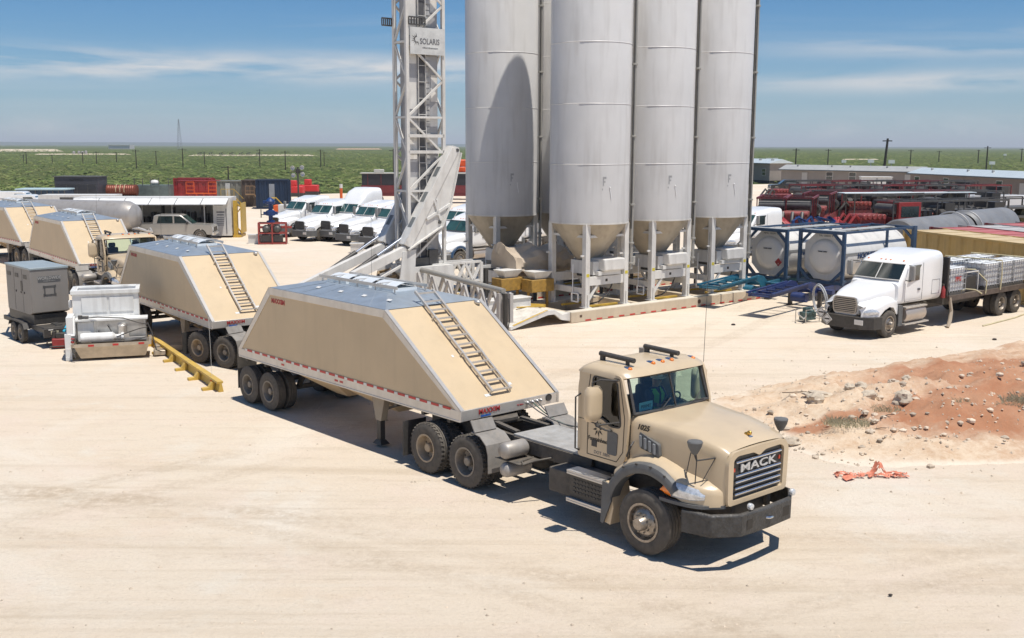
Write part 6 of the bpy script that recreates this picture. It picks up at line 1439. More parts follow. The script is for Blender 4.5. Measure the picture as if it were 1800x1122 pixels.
# local: x to the right along the front, y away
b = MB().box(-.35, 2.0, 2.05, 2.15, .4, 2.62).box(-.45, -.33, 1.0, 2.15, .4, 2.62).box(1.98, 2.10, 1.0, 2.15, .3, 2.62).box(-.5, 2.12, .96, 1.04, .55, 2.58).box(-.56, 2.16, .90, 1.08, 2.50, 2.66).box(-.15, .85, .935, .962, 1.75, 2.36).box(.95, 1.9, .935, .962, 1.75, 2.36)
b.box(-.15, 1.9, .92, .96, 1.0, 1.62)
b.build('hopper_wall', W2, su, 20, .01).scale = (.80, 1, 1)
MB().box(-.56, -.40, 1.04, 2.2, 2.5, 2.66).box(2.0, 2.16, 1.04, 2.2, 2.5, 2.66).box(-.56, 2.16, 2.1, 2.25, 2.5, 2.66).build('hopper_rim', W2, su, 20, .01).scale = (.80, 1, 1)
b = MB().box(-.55, -.45, 1.3, 1.5, 1.9, 2.2).box(-.60, -.45, 1.35, 1.55, 1.2, 1.5); b.build('side_box', W2, su, 20, .01)
b = MB().box(-.62, -.42, -.05, 2.2, .02, .16).box(-.62, -.42, -.05, 2.2, .42, .52).box(-.62, -.42, -.05, 2.2, .96, 1.08)
for y in (0, .5, 1.1, 2.1): b.box(-.62, -.42, y - .05, y + .1, .02, 1.05)
b.build('skid_frame', W2, su, 20, .01)
b = MB().box(-.55, -.35, -.02, .9, 1.08, 1.75); b.prism([(-.05, 1.0), (.5, 1.0), (.5, 1.7), (.2, 1.7)], -.5, -.3, 'x'); b.build('side_cabinet', W2, su, 20, .01)
# pump bed
b = MB().add([(-.35, -.25, .62), (1.98, -.25, .62), (1.98, .9, .62), (-.35, .9, .62), (-.15, -.15, .10), (1.85, -.15, .10), (1.85, .8, .10), (-.15, .8, .10)], [(0, 1, 5, 4), (1, 2, 6, 5), (2, 3, 7, 6), (3, 0, 4, 7), (4, 5, 6, 7)])
b.box(-.42, 2.05, -.32, -.24, .58, .70).box(-.42, -.34, -.25, .9, .58, .70).box(1.97, 2.05, -.25, .9, .58, .70)
b.build('pump_bed', M('dusty_alloy_bed', (.50, .43, .34), .4, .5, var=.2, scale=3, dust=.3), su, 20)
b = MB()
for x in (.1, .85, 1.65): b.box(x, x + .18, -.326, -.321, .60, .68)
b.build('reflector_tape', REDT, su)
MB().box(.25, 1.9, .42, .90, .66, 1.48).build('tank_back', M('streaked_galvanised', (.50, .50, .49), .35, .6, var=.25, scale=3, dust=.15, grime=.5), su, 20, .02)
MB().box(-.25, .4, .45, .88, .66, 1.45).box(-.32, 1.96, .36, .92, 1.48, 1.56).build('tank_lid', W2, su, 20, .01)
MB().lathe([(.001, -.15), (.19, -.13), (.2, -.05), (.2, .85), (.15, .9), (.1, .95), (.1, 1.1), (.16, 1.12), (.16, 1.2), (.08, 1.22), (.001, 1.22)], 20, (0, .05, .88), 'x', False).build('blower_barrel', W2, su, 40)
b = MB().lathe([(.12, .5), (.15, .55), (.15, .9), (.1, .95)], 14, (1.15, .2, .4)).box(.95, 1.35, .05, .35, .66, .95).lathe([(.04, 1.25), (.05, 1.7), (.03, 1.9)], 8, (1.3, .2, 0), 'x').box(1.3, 1.9, .1, .3, .7, .8)
b.build('pump', ALU, su)
b = MB()
for pts in ([(0, .4, 1.62), (.4, .3, 1.66), (1.2, .1, 1.62), (1.7, -.05, 1.42), (1.95, .0, 1.35)], [(.7, .35, 1.3), (.85, .1, 1.0), (1.0, -.05, .9), (1.3, -.1, 1.05), (1.7, -.1, 1.2), (1.95, -.1, 1.25)], [(1.95, .1, 1.4), (2.08, .0, 1.0), (2.12, -.1, .7), (2.2, -.2, .3), (2.35, -.1, .2)], [(.2, -.1, .72), (.8, -.2, .76), (1.4, -.18, .74), (1.9, -.1, .85)], [(.4, .3, 1.1), (.5, .1, .9), (.75, 0, .8)], [(-.3, -.2, .7), (-.38, -.3, .5), (-.3, -.4, .2)]): b.tube(pts, .022, 6)
b.build('hose', BLACKP, su)
MB().box(-.1, .1, .5, .7, 1.56, 1.66).lathe([(.07, 1.56), (.07, 1.72), (.001, 1.73)], 10, (-.15, .5, 0)).build('filler_cap', DARKST, su, 20)
MB().sph((-.36, -.32, .82), .06, 8, 6).tube([(-.4, -.34, .95), (-.3, -.36, .95)], .03).build('red_tap', RED, su)
MB().box(2.15, 3.1, .6, 1.1, .02, .3).box(2.1, 2.5, -.1, .5, .05, .25).build('outrigger', M('dusty_alloy_bed'), su, 20, .02)
rp_ = thing('pump', 'small red portable pump on the sand between the generator and the white skid unit', 'pump', G(108, 612), 20)
MB().box(-.28, .28, -.2, .2, .05, .36).build('body', RED, rp_, 20, .03)
MB().box(-.15, .2, -.12, .12, .36, .55).lathe([(.08, .3), (.08, .6), (.05, .62)], 10, (-.2, .05, 0)).build('motor', BLACK, rp_, 20, .02)
MB().tube([(-.35, -.2, .04), (-.35, -.2, .1), (.35, -.2, .1), (.4, -.25, .04)], .025).tube([(-.35, .2, .04), (.35, .2, .08)], .025).tube([(-.28, 0, .5), (-.2, 0, .68), (.2, 0, .68), (.28, 0, .45)], .02).build('carry_frame', BLACKP, rp_)
MB().tube([(.1, .1, .55), (.3, .3, .9), (.55, .5, 1.1), (.8, .6, 1.0)], .045).build('blue_hose', M('sky_blue_hose', (.03, .42, .62), .5), rp_)
# yellow steel barrier
PA, PB = G(265, 604), G(388, 690); d = (PB - PA); yb = thing('barrier', 'yellow steel ground barrier with feet, leading to the trailer wheels', 'barrier', PA, math.degrees(math.atan2(d.y, d.x)))
Ln = d.length; b = MB()
nseg = 4
for k in range(nseg):
    x0, x1 = Ln * k / nseg + .03, Ln * (k + 1) / nseg - .03
    b.prism([(-.05, .0), (.10, .0), (.05, .26), (.0, .26)], x0, x1, 'x'); b.box(x0, x1, -.09, .09, .25, .32)
b.build('rail', M('barrier_yellow', (.60, .38, .04), .5, var=.15, scale=2, dust=.25, grime=.2), yb, 20, .01)
for k in range(6): x = .5 + (Ln - 1) * k / 5; MB().prism([(-.40, 0), (-.05, 0), (-.05, .22), (-.12, .22), (-.22, .08), (-.40, .07)], x - .09, x + .09, 'x').build('foot', M('barrier_yellow'), yb, 20)
fg = thing('flag_marker', 'thin marker whip with an orange flag at its foot, in front of the yellow barrier', 'marker', G(373, 680), 0)
MB().tube([(0, 0, 0), (0, 0, 1.1), (-.02, 0, 2.05)], .005, 5).build('whip', FRAMEW, fg)
MB().add([(-.08, 0, .0), (.10, .02, .02), (.02, .0, .26), (-.04, .0, .22)], [(0, 1, 2, 3)]).build('flag', M('bright_orange', (.85, .09, .02), .6), fg)
# ------------------------------------------------------------------ pickup and vans
def pickup(name, label, loc, rz, col, scale=1.0, group=None):
    t = thing(name, label, 'pickup', loc, rz, group)
    L_ = 6.0; prof = [(2.85, .55), (2.9, .8), (2.85, 1.05), (2.72, 1.16), (1.35, 1.24), (.62, 1.86), (.4, 1.92), (-1.15, 1.92), (-1.32, 1.85), (-1.42, 1.24), (-3.05, 1.22), (-3.1, .7), (-3.0, .5)]
    arch = lambda cx: [(cx - .50 * math.cos(R(a)), .42 + .50 * math.sin(R(a))) for a in range(10, 171, 20)]
    body = [(2.85, .50)] + [(2.88, .8), (2.84, 1.08), (2.70, 1.17), (1.30, 1.26), (-1.40, 1.26), (-3.05, 1.24), (-3.10, .75), (-3.0, .5)] + arch(-1.85) + arch(1.95)
    b = MB()
    rows = []
    b.prism(spread(body[:9], 3, .06) + body[9:], -.98, .98); bd = b.build('body', col, t, 25, .03)
    b = MB(); st = [(1.40, .93, 1.24), (.72, .80, 1.80), (.50, .76, 1.90), (-1.15, .76, 1.92), (-1.36, .80, 1.80), (-1.46, .93, 1.24)]
    rows = [[(x, -w, 1.22), (x, -w, z - .05) if i not in (0, 5) else (x, -w, 1.23), (x, -w + .1, z), (x, w - .1, z), (x, w, z - .05) if i not in (0, 5) else (x, w, 1.23), (x, w, 1.22)] for i, (x, w, z) in enumerate(st)]
    b = MB().prism([(1.42, 1.25), (.66, 1.86), (.45, 1.93), (-1.15, 1.94), (-1.36, 1.86), (-1.48, 1.25)], -.80, .80); cb2 = b.build('cab', col, bd, 25, .05)
    b = MB().add([(1.39, -.74, 1.30), (1.39, .74, 1.30), (.70, .70, 1.855), (.70, -.70, 1.855)], [(0, 1, 2, 3)]).add([(-1.49, -.7, 1.32), (-1.49, .7, 1.32), (-1.38, .66, 1.84), (-1.38, -.66, 1.84)], [(0, 1, 2, 3)])
    b.build('windscreen', TEAL, cb2, 0)
    b = MB()
    for s in (-1, 1): b.prism([(1.15, 1.33), (.60, 1.80), (.12, 1.84), (.12, 1.33)], s * .803, s * .812); b.prism([(.0, 1.33), (.0, 1.84), (-1.0, 1.84), (-1.15, 1.33)], s * .803, s * .812)
    b.build('side_window', DARKG, cb2, 0)
    MB().box(-3.0, -1.6, -.82, .82, 1.245, 1.262).build('truck_bed', BLACKP, bd)
    MB().box(2.80, 2.98, -.95, .95, .45, .68).box(-3.22, -3.05, -.9, .9, .5, .68).build('bumper', CHROME, t, 20, .02)
    MB().box(2.87, 2.90, -.62, .62, .72, 1.02).build('grille', BLACK, bd)
    b = MB()
    for s in (-1, 1): b.box(2.80, 2.895, min(s * .66, s * .92), max(s * .66, s * .92), .78, 1.04)
    b.build('headlight', LENS, bd)
    for x in (1.95, -1.85):
        for s in (-1, 1): wheel(t, x, s * .86, .42, .28, s, 'hub', RIMP, n=20)
    for s in (-1, 1): MB().box(1.0, 1.12, min(s * .82, s * 1.1), max(s * .82, s * 1.1), 1.25, 1.45).build('mirror', BLACKP, t)
    return t
PTAN = M('pickup_tan', (.40, .385, .355), .3, .3, var=.05, dust=.2, coat=.5)
pickup('pickup_truck', 'gold tan crew cab pickup parked in front of the white awning trailer', (-24.9, 77.9, 0), 4, PTAN)
MB0 = None
# awning trailer, local x to the right
aw = thing('equipment_trailer', 'long white equipment trailer with raised awning flaps and a dark open side', 'trailer', G(408, 418), 5)
AW_L = 11.6; b = MB().box(-AW_L, 0, 0, 2.5, 2.9, 3.05).box(-AW_L, 0, 2.4, 2.5, .9, 2.9).box(-1.35, 0, 0, 2.4, .15, 2.9).box(-AW_L, -AW_L + .25, 0, 2.4, .9, 2.9).box(-AW_L, 0, .1, 2.4, .75, .9)
b.build('body', M('aged_white', (.66, .65, .62), .5, var=.08, dust=.1, grime=.2), aw, 20)
b = MB(); n_ = 6
for k in range(n_):
    x0 = -AW_L + .1 + k * (AW_L - .2) / n_; x1 = x0 + (AW_L - .2) / n_ - .06
    b.add([(x0, -.02, 3.0), (x1, -.02, 3.0), (x1, -1.25, 2.62), (x0, -1.25, 2.62), (x0, -.02, 2.94), (x1, -.02, 2.94), (x1, -1.25, 2.56), (x0, -1.25, 2.56)], [(0, 1, 2, 3), (4, 5, 6, 7), (0, 1, 5, 4), (1, 2, 6, 5), (2, 3, 7, 6), (3, 0, 4, 7)])
b.build('awning_flap', M('awning_white', (.74, .73, .70), .5), aw, 10)
rnd = random.Random(12); b = MB()
for k in range(26):
    x = -AW_L + .5 + k * .38; 
    if x > -1.6: break
    b.box(x, x + rnd.uniform(.1, .3), .5 + rnd.random() * .6, 1.6, .9, .9 + rnd.uniform(.4, 1.8))
b.build('equipment', M('dark_equipment', (.05, .048, .05), .6, var=.7, scale=4), aw, 20)
b = MB()
for x in (-11, -8.8, -6.6, -4.4, -2.0): b.box(x - .04, x + .04, .02, .1, .9, 2.9)
b.build('door_post', M('aged_white'), aw)
b = MB().box(-1.25, -.6, -.01, .0, 2.45, 2.8).box(-1.1, -.5, -.01, .0, 1.9, 2.0).box(-1.05, -.55, -.01, 0, 1.7, 1.78).box(-.4, -.34, -.03, 0, .3, 2.2)
for k in range(5): b.box(-1.1, -.55, -.01, 0, 1.5 - k * .14, 1.55 - k * .14)
b.build('panel_lettering', INKG, aw)
for x in (-9.6, -8.4): 
    for y in (.4, 2.1): wheel(aw, x, y, .48, .35, -1 if y < 1 else 1, n=18, style='dish', rimcol=RIMD)
b = MB().box(.1, .9, .1, 2.3, .0, .2).box(.15, .55, .2, .6, .1, 2.8).bar((.2, .3, 2.75), (1.0, .3, 2.3), .12).bar((1.0, .3, 2.3), (.55, .3, 1.9), .1).bar((.3, .3, .9), (1.0, .3, .3), .12).box(.9, 1.0, .1, 2.3, .3, 2.6)
b.build('yellow_stand', YELLOW, aw, 20).scale = (.75, 1, 1)
MB().tube([(-11.0, -.3, 2.0), (-11.0, -.3, 2.0)], .2) if 0 else None
# silver tank trailer between the hopper trailers and the pickup
st = thing('tank_trailer', 'dull silver tank trailer with a domed end, behind the third hopper trailer', 'tank trailer', G(238, 428), -15)
MB().lathe([(.001, .02), (.5, .05), (.9, .22), (1.08, .55), (1.1, .7), (1.1, -9)[0:2] if 0 else (1.1, .9)], 32, (0, 1.2, 1.85), 'x', False) if 0 else None
pr = [(.001, -.02), (.45, -.06), (.85, -.30), (1.08, -.80), (1.1, -1.1), (1.1, -9.5), (.9, -10), (.001, -10.1)]
MB().lathe(pr, 36, (0, .6, 1.9), 'x', False).build('tank', M('dull_silver', (.42, .40, .38), .4, .35, var=.08, dust=.2, grime=.3), st, 30)
MB().box(-9.8, -.6, .2, 1.0, .8, .95).box(-.2, .3, .0, 1.2, .5, .7).bar((-.2, .6, .8), (.7, .6, .6), .12).build('frame', CHASS, st, 20)
MB().tube([(-.2, .1, 1.0), (.3, .0, 1.1), (.8, .2, .9), (1.0, .6, .8), (.6, 1.0, 1.0)], .09).tube([(-.4, -.3, .6), (.2, -.3, .5), (.7, 0, .45)], .08).build('pipework', ALU, st)
for x in (-8, -9): 
    for y in (-.4, 1.6): wheel(st, x, y, .48, .35, -1 if y < 1 else 1, n=18, rimcol=RIMD)
# red frame basket with a blue valve stack
p = G(480, 429); rb = thing('valve_skid', 'red skid frame holding a tall blue valve stack', 'skid', p, 8)
b = MB()
for x in (-.95, .0, .95):
    for y in (-.45, .45): b.bar((x, y, 0), (x, y, 1.55), .09)
for z in (.08, .8, 1.5):
    for y in (-.45, .45): b.bar((-.95, y, z), (.95, y, z), .09)
    for x in (-.95, .95): b.bar((x, -.45, z), (x, .45, z), .09)
b.bar((-1.0, 0, 1.2), (1.35, 0, 1.2), .22, .15)
b.build('skid_frame', M('faded_red', (.33, .035, .03), .5, var=.3, scale=4, dust=.15), rb, 20)
MB().box(-.8, .7, -.35, .35, .15, .7).sph((-.4, -.3, 1.1), .3, 12, 8).sph((.35, -.3, 1.1), .3, 12, 8).build('machinery', DARKST, rb, 20, .05)
MB().lathe([(.2, 1.5), (.3, 1.55), (.3, 1.65), (.15, 1.7), (.15, 2.0), (.33, 2.05), (.33, 2.35), (.14, 2.45), (.14, 2.8), (.32, 2.85), (.36, 3.05), (.2, 3.2), (.1, 3.3), (.001, 3.32)], 16, (-.1, 0, 0), 'z', False).box(-.6, -.3, -.12, .12, 2.1, 2.3).box(.1, .4, -.12, .12, 2.1, 2.3).box(-.6, -.3, -.12, .12, 2.9, 3.1).build('valve_stack', M('valve_blue', (.01, .04, .15), .4), rb)
for px, py, lb in ((448, 424, 'pale junction box on the sand behind the red valve skid, toward the awning trailer'), (628, 441, 'white control box on the sand in front of the parked tractors')):
    o = MB().box(-.4, .4, -.25, .25, 0, .6).box(-.45, .45, -.3, .3, .6, .66).build('control_box', WHITED, ang=20); o.location = G(px, py + 4); tag(o, lb, 'box')
# light tower
lt = thing('light_tower', 'mobile light tower with a black mast and an orange and white body', 'light tower', G(506, 383), 0)
MB().box(-.8, .9, -.6, .6, .35, 1.3).build('body', M('aged_white'), lt, 20, .05); MB().box(-1.25, -.8, -.6, .6, .35, 1.25).build('end_panel', ORANGE, lt, 20, .04)
MB().bar((1.1, 0, .3), (1.1, 0, 4.9), .14).bar((.9, 0, .4), (2.4, 0, .5), .12).bar((2.3, 0, .1), (2.3, 0, 1.4), .08).box(-1.3, 1.2, -.65, .65, .2, .35).bar((-2.6, 0, .3), (-1.2, 0, .3), .08).bar((-2.6, 0, 0), (-2.6, 0, .8), .08).build('mast', BLACKP, lt, 20)
b = MB()
for x, z in ((.6, 4.8), (.65, 4.1), (1.5, 4.85), (1.55, 4.2)): b.lathe([(.2, -.05), (.22, 0), (.14, .12), (.001, .15)], 12, (x, 0, z), 'y', False)
b.build('lamp_head', M('lamp_pale', (.6, .6, .6), .3, .3), lt); MB().bar((.5, 0, 4.5), (1.6, 0, 4.5), .08).cb(1.1, .1, 4.5, .4, .2, .4).build('lamp_bracket', BLACKP, lt)
for x in (-.3, .6): 
    for s in (-1, 1): wheel(lt, x, s * .72, .33, .2, s, n=14)
# containers behind
def container(name, label, loc, rz, L_, W_, H_, mat, cat='container', group=None, top=None):
    t = thing(name, label, cat, loc, rz, group)
    b = MB(); n_ = int(L_ / .42); 
    def corr(x0, x1, y):
        pts = []; k = 0
        for k in range(n_ + 1):
            x = x0 + (x1 - x0) * k / n_; pts += [(x, y + (.0 if k % 2 else .06)), (x + (x1 - x0) / n_ * .8, y + (.0 if k % 2 else .06))]
        b.grid([[(p_[0], p_[1], .12) for p_ in pts], [(p_[0], p_[1], H_ - .1) for p_ in pts]])
    corr(-L_ + .05, -.05, -W_ / 2 + .02); corr(-L_ + .05, -.05, W_ / 2 - .06)
    for x in (-.04, -L_ + .0): b.box(x, x + .04, -W_ / 2 + .05, W_ / 2 - .05, .1, H_ - .08)
    b.build('wall', mat, t, 10)
    b = MB().box(-L_ + .04, -.04, -W_ / 2 + .04, W_ / 2 - .04, H_ - .07, H_ - .04)
    for k in range(int(L_ / 1.5)): b.box(-L_ + .3 + k * 1.5, -L_ + .5 + k * 1.5, -W_ / 2 + .05, W_ / 2 - .05, H_ - .04, H_ - .015)
    b.build('roof', top or mat, t, 10)
    b = MB()
    for s in (-1, 1):
        b.box(-L_, 0, s * W_ / 2 - .05, s * W_ / 2 + .05, .0, .14); b.box(-L_, 0, s * W_ / 2 - .04, s * W_ / 2 + .04, H_ - .10, H_)
        for x in (0, -L_): b.box(x - .08, x + .08, s * W_ / 2 - .08, s * W_ / 2 + .08, 0, H_ + .01)
    b.build('frame', mat, t, 20)
    return t
YC = M('container_yellow', (.52, .35, .11), .55, var=.12, scale=1.2, dust=.15, grime=.25); YT = M('container_yellow_top', (.58, .44, .24), .6, var=.12, dust=.3)
dY = Vector((math.cos(R(-74)), math.sin(R(-74)), 0)); dN = Vector((-dY.y, dY.x, 0))
P0 = Vector((20.6, 55.2, 0)) + dN * 1.22
yc = container('shipping_container', 'long ochre yellow corrugated container behind the flatbed load', P0 + dY * 13.0, -74, 13.0, 2.44, 2.75, YC, top=YT)
text('side_lettering', 'ABX', .5, INK, yc, (-5.6, -1.235, 1.95), (1, 0, 0), (0, 0, 1))
PINKT = M('faded_red_top', (.42, .07, .09), .6, var=.18, scale=.6, dust=.25); GREYT = M('pale_grey_top', (.42, .42, .42), .6, var=.2, dust=.2)
container('shipping_container', 'faded red container roof right behind the yellow container', P0 + dN * 2.75 + dY * 11.5, -74, 13.0, 2.44, 2.72, MAROON, top=PINKT, group='containers in a block behind the yellow one')
container('shipping_container', 'pale grey container roof between the two faded red ones', P0 + dN * 5.4 + dY * 10.5, -74, 13.0, 2.44, 2.7, M('grey_container', (.3, .3, .3), .6), top=GREYT, group='containers in a block behind the yellow one')
container('shipping_container', 'farther faded red container roof of the block at the right edge', P0 + dN * 8.0 + dY * 9.5, -74, 13.0, 2.44, 2.7, MAROON, top=PINKT, group='containers in a block behind the yellow one')
container('shipping_container', 'farthest grey container roof of the block at the right edge', P0 + dN * 10.6 + dY * 9.0, -74, 13.0, 2.44, 2.7, M('grey_container'), top=GREYT, group='containers in a block behind the yellow one')
# red containers at the pad edge, left
rc = container('shipping_container', 'plain red container just behind the railed red one at the pad edge', G(372, 347), 2, 4.6, 2.44, 2.6, RED); rc.location.x += 0
rc2 = container('shipping_container', 'red container with an orange railed platform at its right end', G(397, 351), 3, 6.2, 2.44, 2.5, RED)
b = MB()
for x0 in (-4.6, -1.8):
    for x in (x0, x0 + 1.0): b.bar((x, -1.6, .9), (x, -1.6, 2.3), .07)
    for z in (1.3, 1.8, 2.3): b.bar((x0, -1.6, z), (x0 + 1.0, -1.6, z), .07)
b.box(-4.6, -.8, -1.9, -1.25, .82, .92); b.bar((-3.3, -1.6, 0), (-3.3, -1.6, .8), .07).bar((-2.4, -1.6, 0), (-2.4, -1.6, .8), .07).bar((-3.3, -1.6, .4), (-2.4, -1.6, .4), .06)
b.build('railed_platform', ORANGE, rc2)
gc = container('office_container', 'grey office container with a yellow stair', G(438, 362), 6, 5.0, 3.0, 3.2, M('grey_olive', (.20, .20, .17), .6, var=.1), group=None)
b = MB().box(-4.2, -2.0, -2.4, -1.55, 1.25, 1.33).bar((-2.0, -2.2, 1.3), (-.4, -2.2, .1), .12)
for x in (-4.2, -3.1, -2.0): b.bar((x, -2.35, 1.3), (x, -2.35, 2.2), .06)
b.bar((-4.2, -2.35, 2.2), (-2.0, -2.35, 2.2), .06).bar((-2.0, -2.35, 2.2), (-.4, -2.35, 1.0), .06); b.build('stair', YELLOW, gc)
MB().box(-3.6, -2.8, -1.53, -1.5, 1.3, 2.9).build('door', M('pale_door', (.5, .5, .48), .5), gc)
dc = container('office_container', 'dark brown container with a grated stair between the grey and blue ones', G(476, 362), 8, 4.6, 3.0, 3.3, M('dark_brown_wall', (.10, .075, .06), .6, var=.2))
b = MB().box(-3.9, -2.4, -2.6, -1.55, 1.5, 1.6).bar((-2.4, -2.4, 1.5), (-.5, -2.4, .1), .18)
for x in (-3.9, -3.1, -2.4): b.bar((x, -2.5, 1.5), (x, -2.5, 2.6), .07)
b.bar((-3.9, -2.5, 2.6), (-2.4, -2.5, 2.6), .07).bar((-2.4, -2.5, 2.6), (-.5, -2.5, 1.2), .07).bar((-3.9, -2.5, 2.0), (-2.4, -2.5, 2.0), .05); b.build('stair', M('stair_bronze', (.35, .22, .12), .5, .3), dc)
bc = container('office_container', 'navy blue trailer container at the right end of the row', G(508, 366), 10, 5.2, 3.0, 3.5, M('navy_wall', (.010, .026, .06), .45, var=.15), top=M('dark_roof', (.04, .04, .045), .6))
b = MB().box(-3.1, -2.2, -1.54, -1.5, 1.1, 3.0); b.build('door', M('grey_door', (.25, .27, .3), .5), bc)
b = MB().bar((-2.0, -2.0, 1.4), (-.6, -2.0, .3), .14).box(-2.8, -2.0, -2.2, -1.6, 1.3, 1.4); b.build('stair', YELLOW, bc)
for o_ in (gc, dc, bc): o_.scale = (.66, 1, .92)
# maroon mobile units behind the tower
for px, py, L_, lb in ((696, 352, 4.2, 'maroon equipment trailer with a dark band of windows, left of the tower'), (832, 352, 9.0, 'maroon equipment trailer seen between the tower and the silos')):
    p = G(px, py + 6); t = thing('equipment_trailer', lb, 'trailer', p, 2)
    b = MB().box(-L_, 0, 0, 2.5, 1.3, 2.2).box(-L_, 0, 0.05, 2.45, .9, 1.3); b.build('body', MAROON, t, 20); MB().box(-L_ + .1, -.1, .05, 2.45, 2.2, 3.6).build('dark_band', M('dark_window_band', (.03, .03, .035), .3), t, 20)
    MB().box(-L_ - .1, .1, -.1, 2.6, 3.6, 3.7).build('roof', M('pale_roof', (.5, .48, .42), .5), t, 20)
    for k in range(3): MB().box(-L_ + .8 + k * 1.6, -L_ + .86 + k * 1.6, -.02, .05, 2.2, 3.6).build('window_post', MAROON, t)
    MB().cb(-L_ / 2, 1.2, 3.9, 1.2, .9, .4).build('roof_unit', M('pale_roof'), t, 20, .05)
    for x in (-L_ + 1.0, -L_ + 2.2): wheel(t, x, .2, .5, .3, -1, n=14)
t = thing('crane_truck', 'orange topped machine with blue hoses beside the left silo edge', 'machine', G(812, 352), 0)
MB().box(-3.4, .6, 1.0, 3.0, 2.2, 3.6).box(-3.2, .4, 1.0, 3.0, 3.6, 4.9).build('body', M('white_machine', (.55, .55, .55), .5), t, 20, .1)
MB().box(-3.0, .8, .9, 3.1, 4.3, 5.2).box(-2.4, .5, .9, 3.0, 3.6, 4.3).build('orange_cover', M('machine_orange', (.75, .10, .02), .5, var=.3), t, 20, .15)
b = MB()
for k in range(6): b.tube([(-2.6 + k * .5, .6, 2.9), (-2.4 + k * .5, .4, 3.3), (-2.0 + k * .5, .6, 2.9)], .12)
b.build('blue_hoses', M('valve_blue'), t); MB().box(-3.4, .8, .8, 3.2, .5, 2.2).build('base', MAROON, t)
MB().bar((.9, 1.0, .5), (.9, 1.0, 8.5), .12).bar((.9, 1, 8.5), (1.6, 1, 7.6), .08).build('mast', DARKST, t)
# ------------------------------------------------------------------ right: big grey cylinder
gtk = thing('storage_cylinder', 'long grey horizontal steel cylinder in two sections, behind the tank containers', 'tank', (23.9, 65.2, 0), 0)
pa, pb = gtk.location.copy(), Vector((36.0, 77.0, 0)); d = pb - pa; gtk.rotation_euler = (0, 0, math.atan2(d.y, d.x)); Lg = d.length
GC = M('weathered_grey_steel', (.20, .215, .235), .5, .25, var=.2, scale=.8, dust=.2, grime=.3)
MB().lathe([(.001, 0), (1.15, .02), (1.25, .1), (1.25, Lg * .52), (1.22, Lg * .52)], 30, (0, 0, 1.35), 'x', False).build('front_section', GC, gtk, 30); MB().lathe([(1.15, Lg * .55), (1.32, Lg * .56), (1.32, Lg * .96), (1.1, Lg * .99), (.001, Lg)], 30, (0, 0, 1.4), 'x', False).build('rear_section', GC, gtk, 30)
b = MB()
for x in (Lg * .45, Lg * .57): b.tube([(x, 1.36 * math.cos(R(a)), 1.38 + 1.36 * math.sin(R(a))) for a in range(0, 181, 12)], .05)
b.build('hoop', ALU, gtk); MB().box(.5, Lg * .9, -.6, .6, .0, .2).build('cradle', DARKST, gtk)
# ------------------------------------------------------------------ pump units in rows
def pump_unit(name, label, loc, rz, kind=0, group='red pumping units packed in rows behind the silos'):
    t = thing(name, label, 'pump unit', loc, rz, group); rnd = random.Random(kind + 3)
    MB().box(-9.5, 0, -1.25, 1.25, 1.0, 1.25).box(-9.5, 0, -1.28, -1.2, .95, 1.4).box(-9.5, 0, 1.2, 1.28, .95, 1.4).build('deck', MAROON, t, 20)
    b = MB()
    for k in range(4): b.lathe([(.42, 0), (.46, .02), (.46, .5), (.3, .55), (.001, .5)], 14, (-7.6 + 0 * k, -1.0 + k * .68, 2.0), 'x', False)
    b.box(-8.6, -7.7, -1.15, 1.15, 1.3, 2.9); b.build('radiator', BLACK, t, 20)
    b = MB().box(-7.0, -4.2, -.7, .7, 1.3, 2.1)
    for k in range(5): b.box(-6.8 + k * .5, -6.5 + k * .5, -.85, .85, 1.8, 2.35)
    b.build('engine', DARKST, t, 20, .03)
    b = MB().lathe([(.001, -1.0), (.36, -.98), (.36, .98), (.001, 1.0)], 14, (-3.3, 0, 2.5), 'y', False); b.tube([(-3.3, -.4, 2.2), (-3.6, -.4, 1.8)], .12).build('exhaust', DARKST, t)
    b = MB().box(-2.6, -.4, -.8, .8, 1.3, 1.9)
    for k in range(5): b.lathe([(.16, -.95), (.2, -.9), (.2, .9), (.16, .95)], 10, (-2.4 + k * .42, 0, 1.95), 'y')
    b.build('pump_block', M('pump_red', (.22, .018, .02), .5, var=.5, scale=4, dust=.15), t, 20)
    b = MB()
    for k in range(3): b.tube([(-.6, -.8 + k * .7, 1.6), (-.1, -.8 + k * .7, 2.1), (.5, -.8 + k * .7, 1.4), (.6, -.8 + k * .7, .7)], .12)
    b.build('discharge_pipe', RED if kind % 2 else DARKST, t)
    b = MB(); b.bar((-9.0, -1.1, 3.05), (-3, -1.1, 3.05), .14).bar((-9.0, 1.1, 3.05), (-3, 1.1, 3.05), .14)
    for x in (-9, -7, -5, -3): b.bar((x, -1.1, 1.2), (x, -1.1, 3.05), .08); b.bar((x, 1.1, 1.2), (x, 1.1, 3.05), .08); b.bar((x, -1.1, 3.05), (x, 1.1, 3.05), .06)
    b.build('pipe_rack', DARKST if kind else MAROON, t)
    if kind == 1:
        MB().box(-5.4, -3.4, -1.25, 1.25, 1.3, 3.0).build('control_cab', RED, t, 20, .03); MB().box(-5.2, -3.6, -1.27, 1.27, 1.9, 2.7).box(-3.45, -3.38, -1.0, 1.0, 1.9, 2.7).build('cab_window', DARKG, t)
    for x in (-8.4, -7.2, -6.0):
        for s in (-1, 1): wheel(t, x, s * 1.1, .5, .3, s, n=12)
    return t
PU = [pump_unit('pump_unit', 'red pumping unit nearest the right silo, its pale red pipe ends facing the camera', G(1348, 424), 252, 0)]
base2 = pump_unit('pump_unit', 'red pumping unit with a boxy red control cab, left of the grey cylinder', G(1490, 428), 200, 1)
base3 = pump_unit('pump_unit', 'red pumping unit with a white edged deck end beside the grey cylinder', G(1575, 424), 196, 2)
names = ['second', 'third', 'fourth', 'fifth']
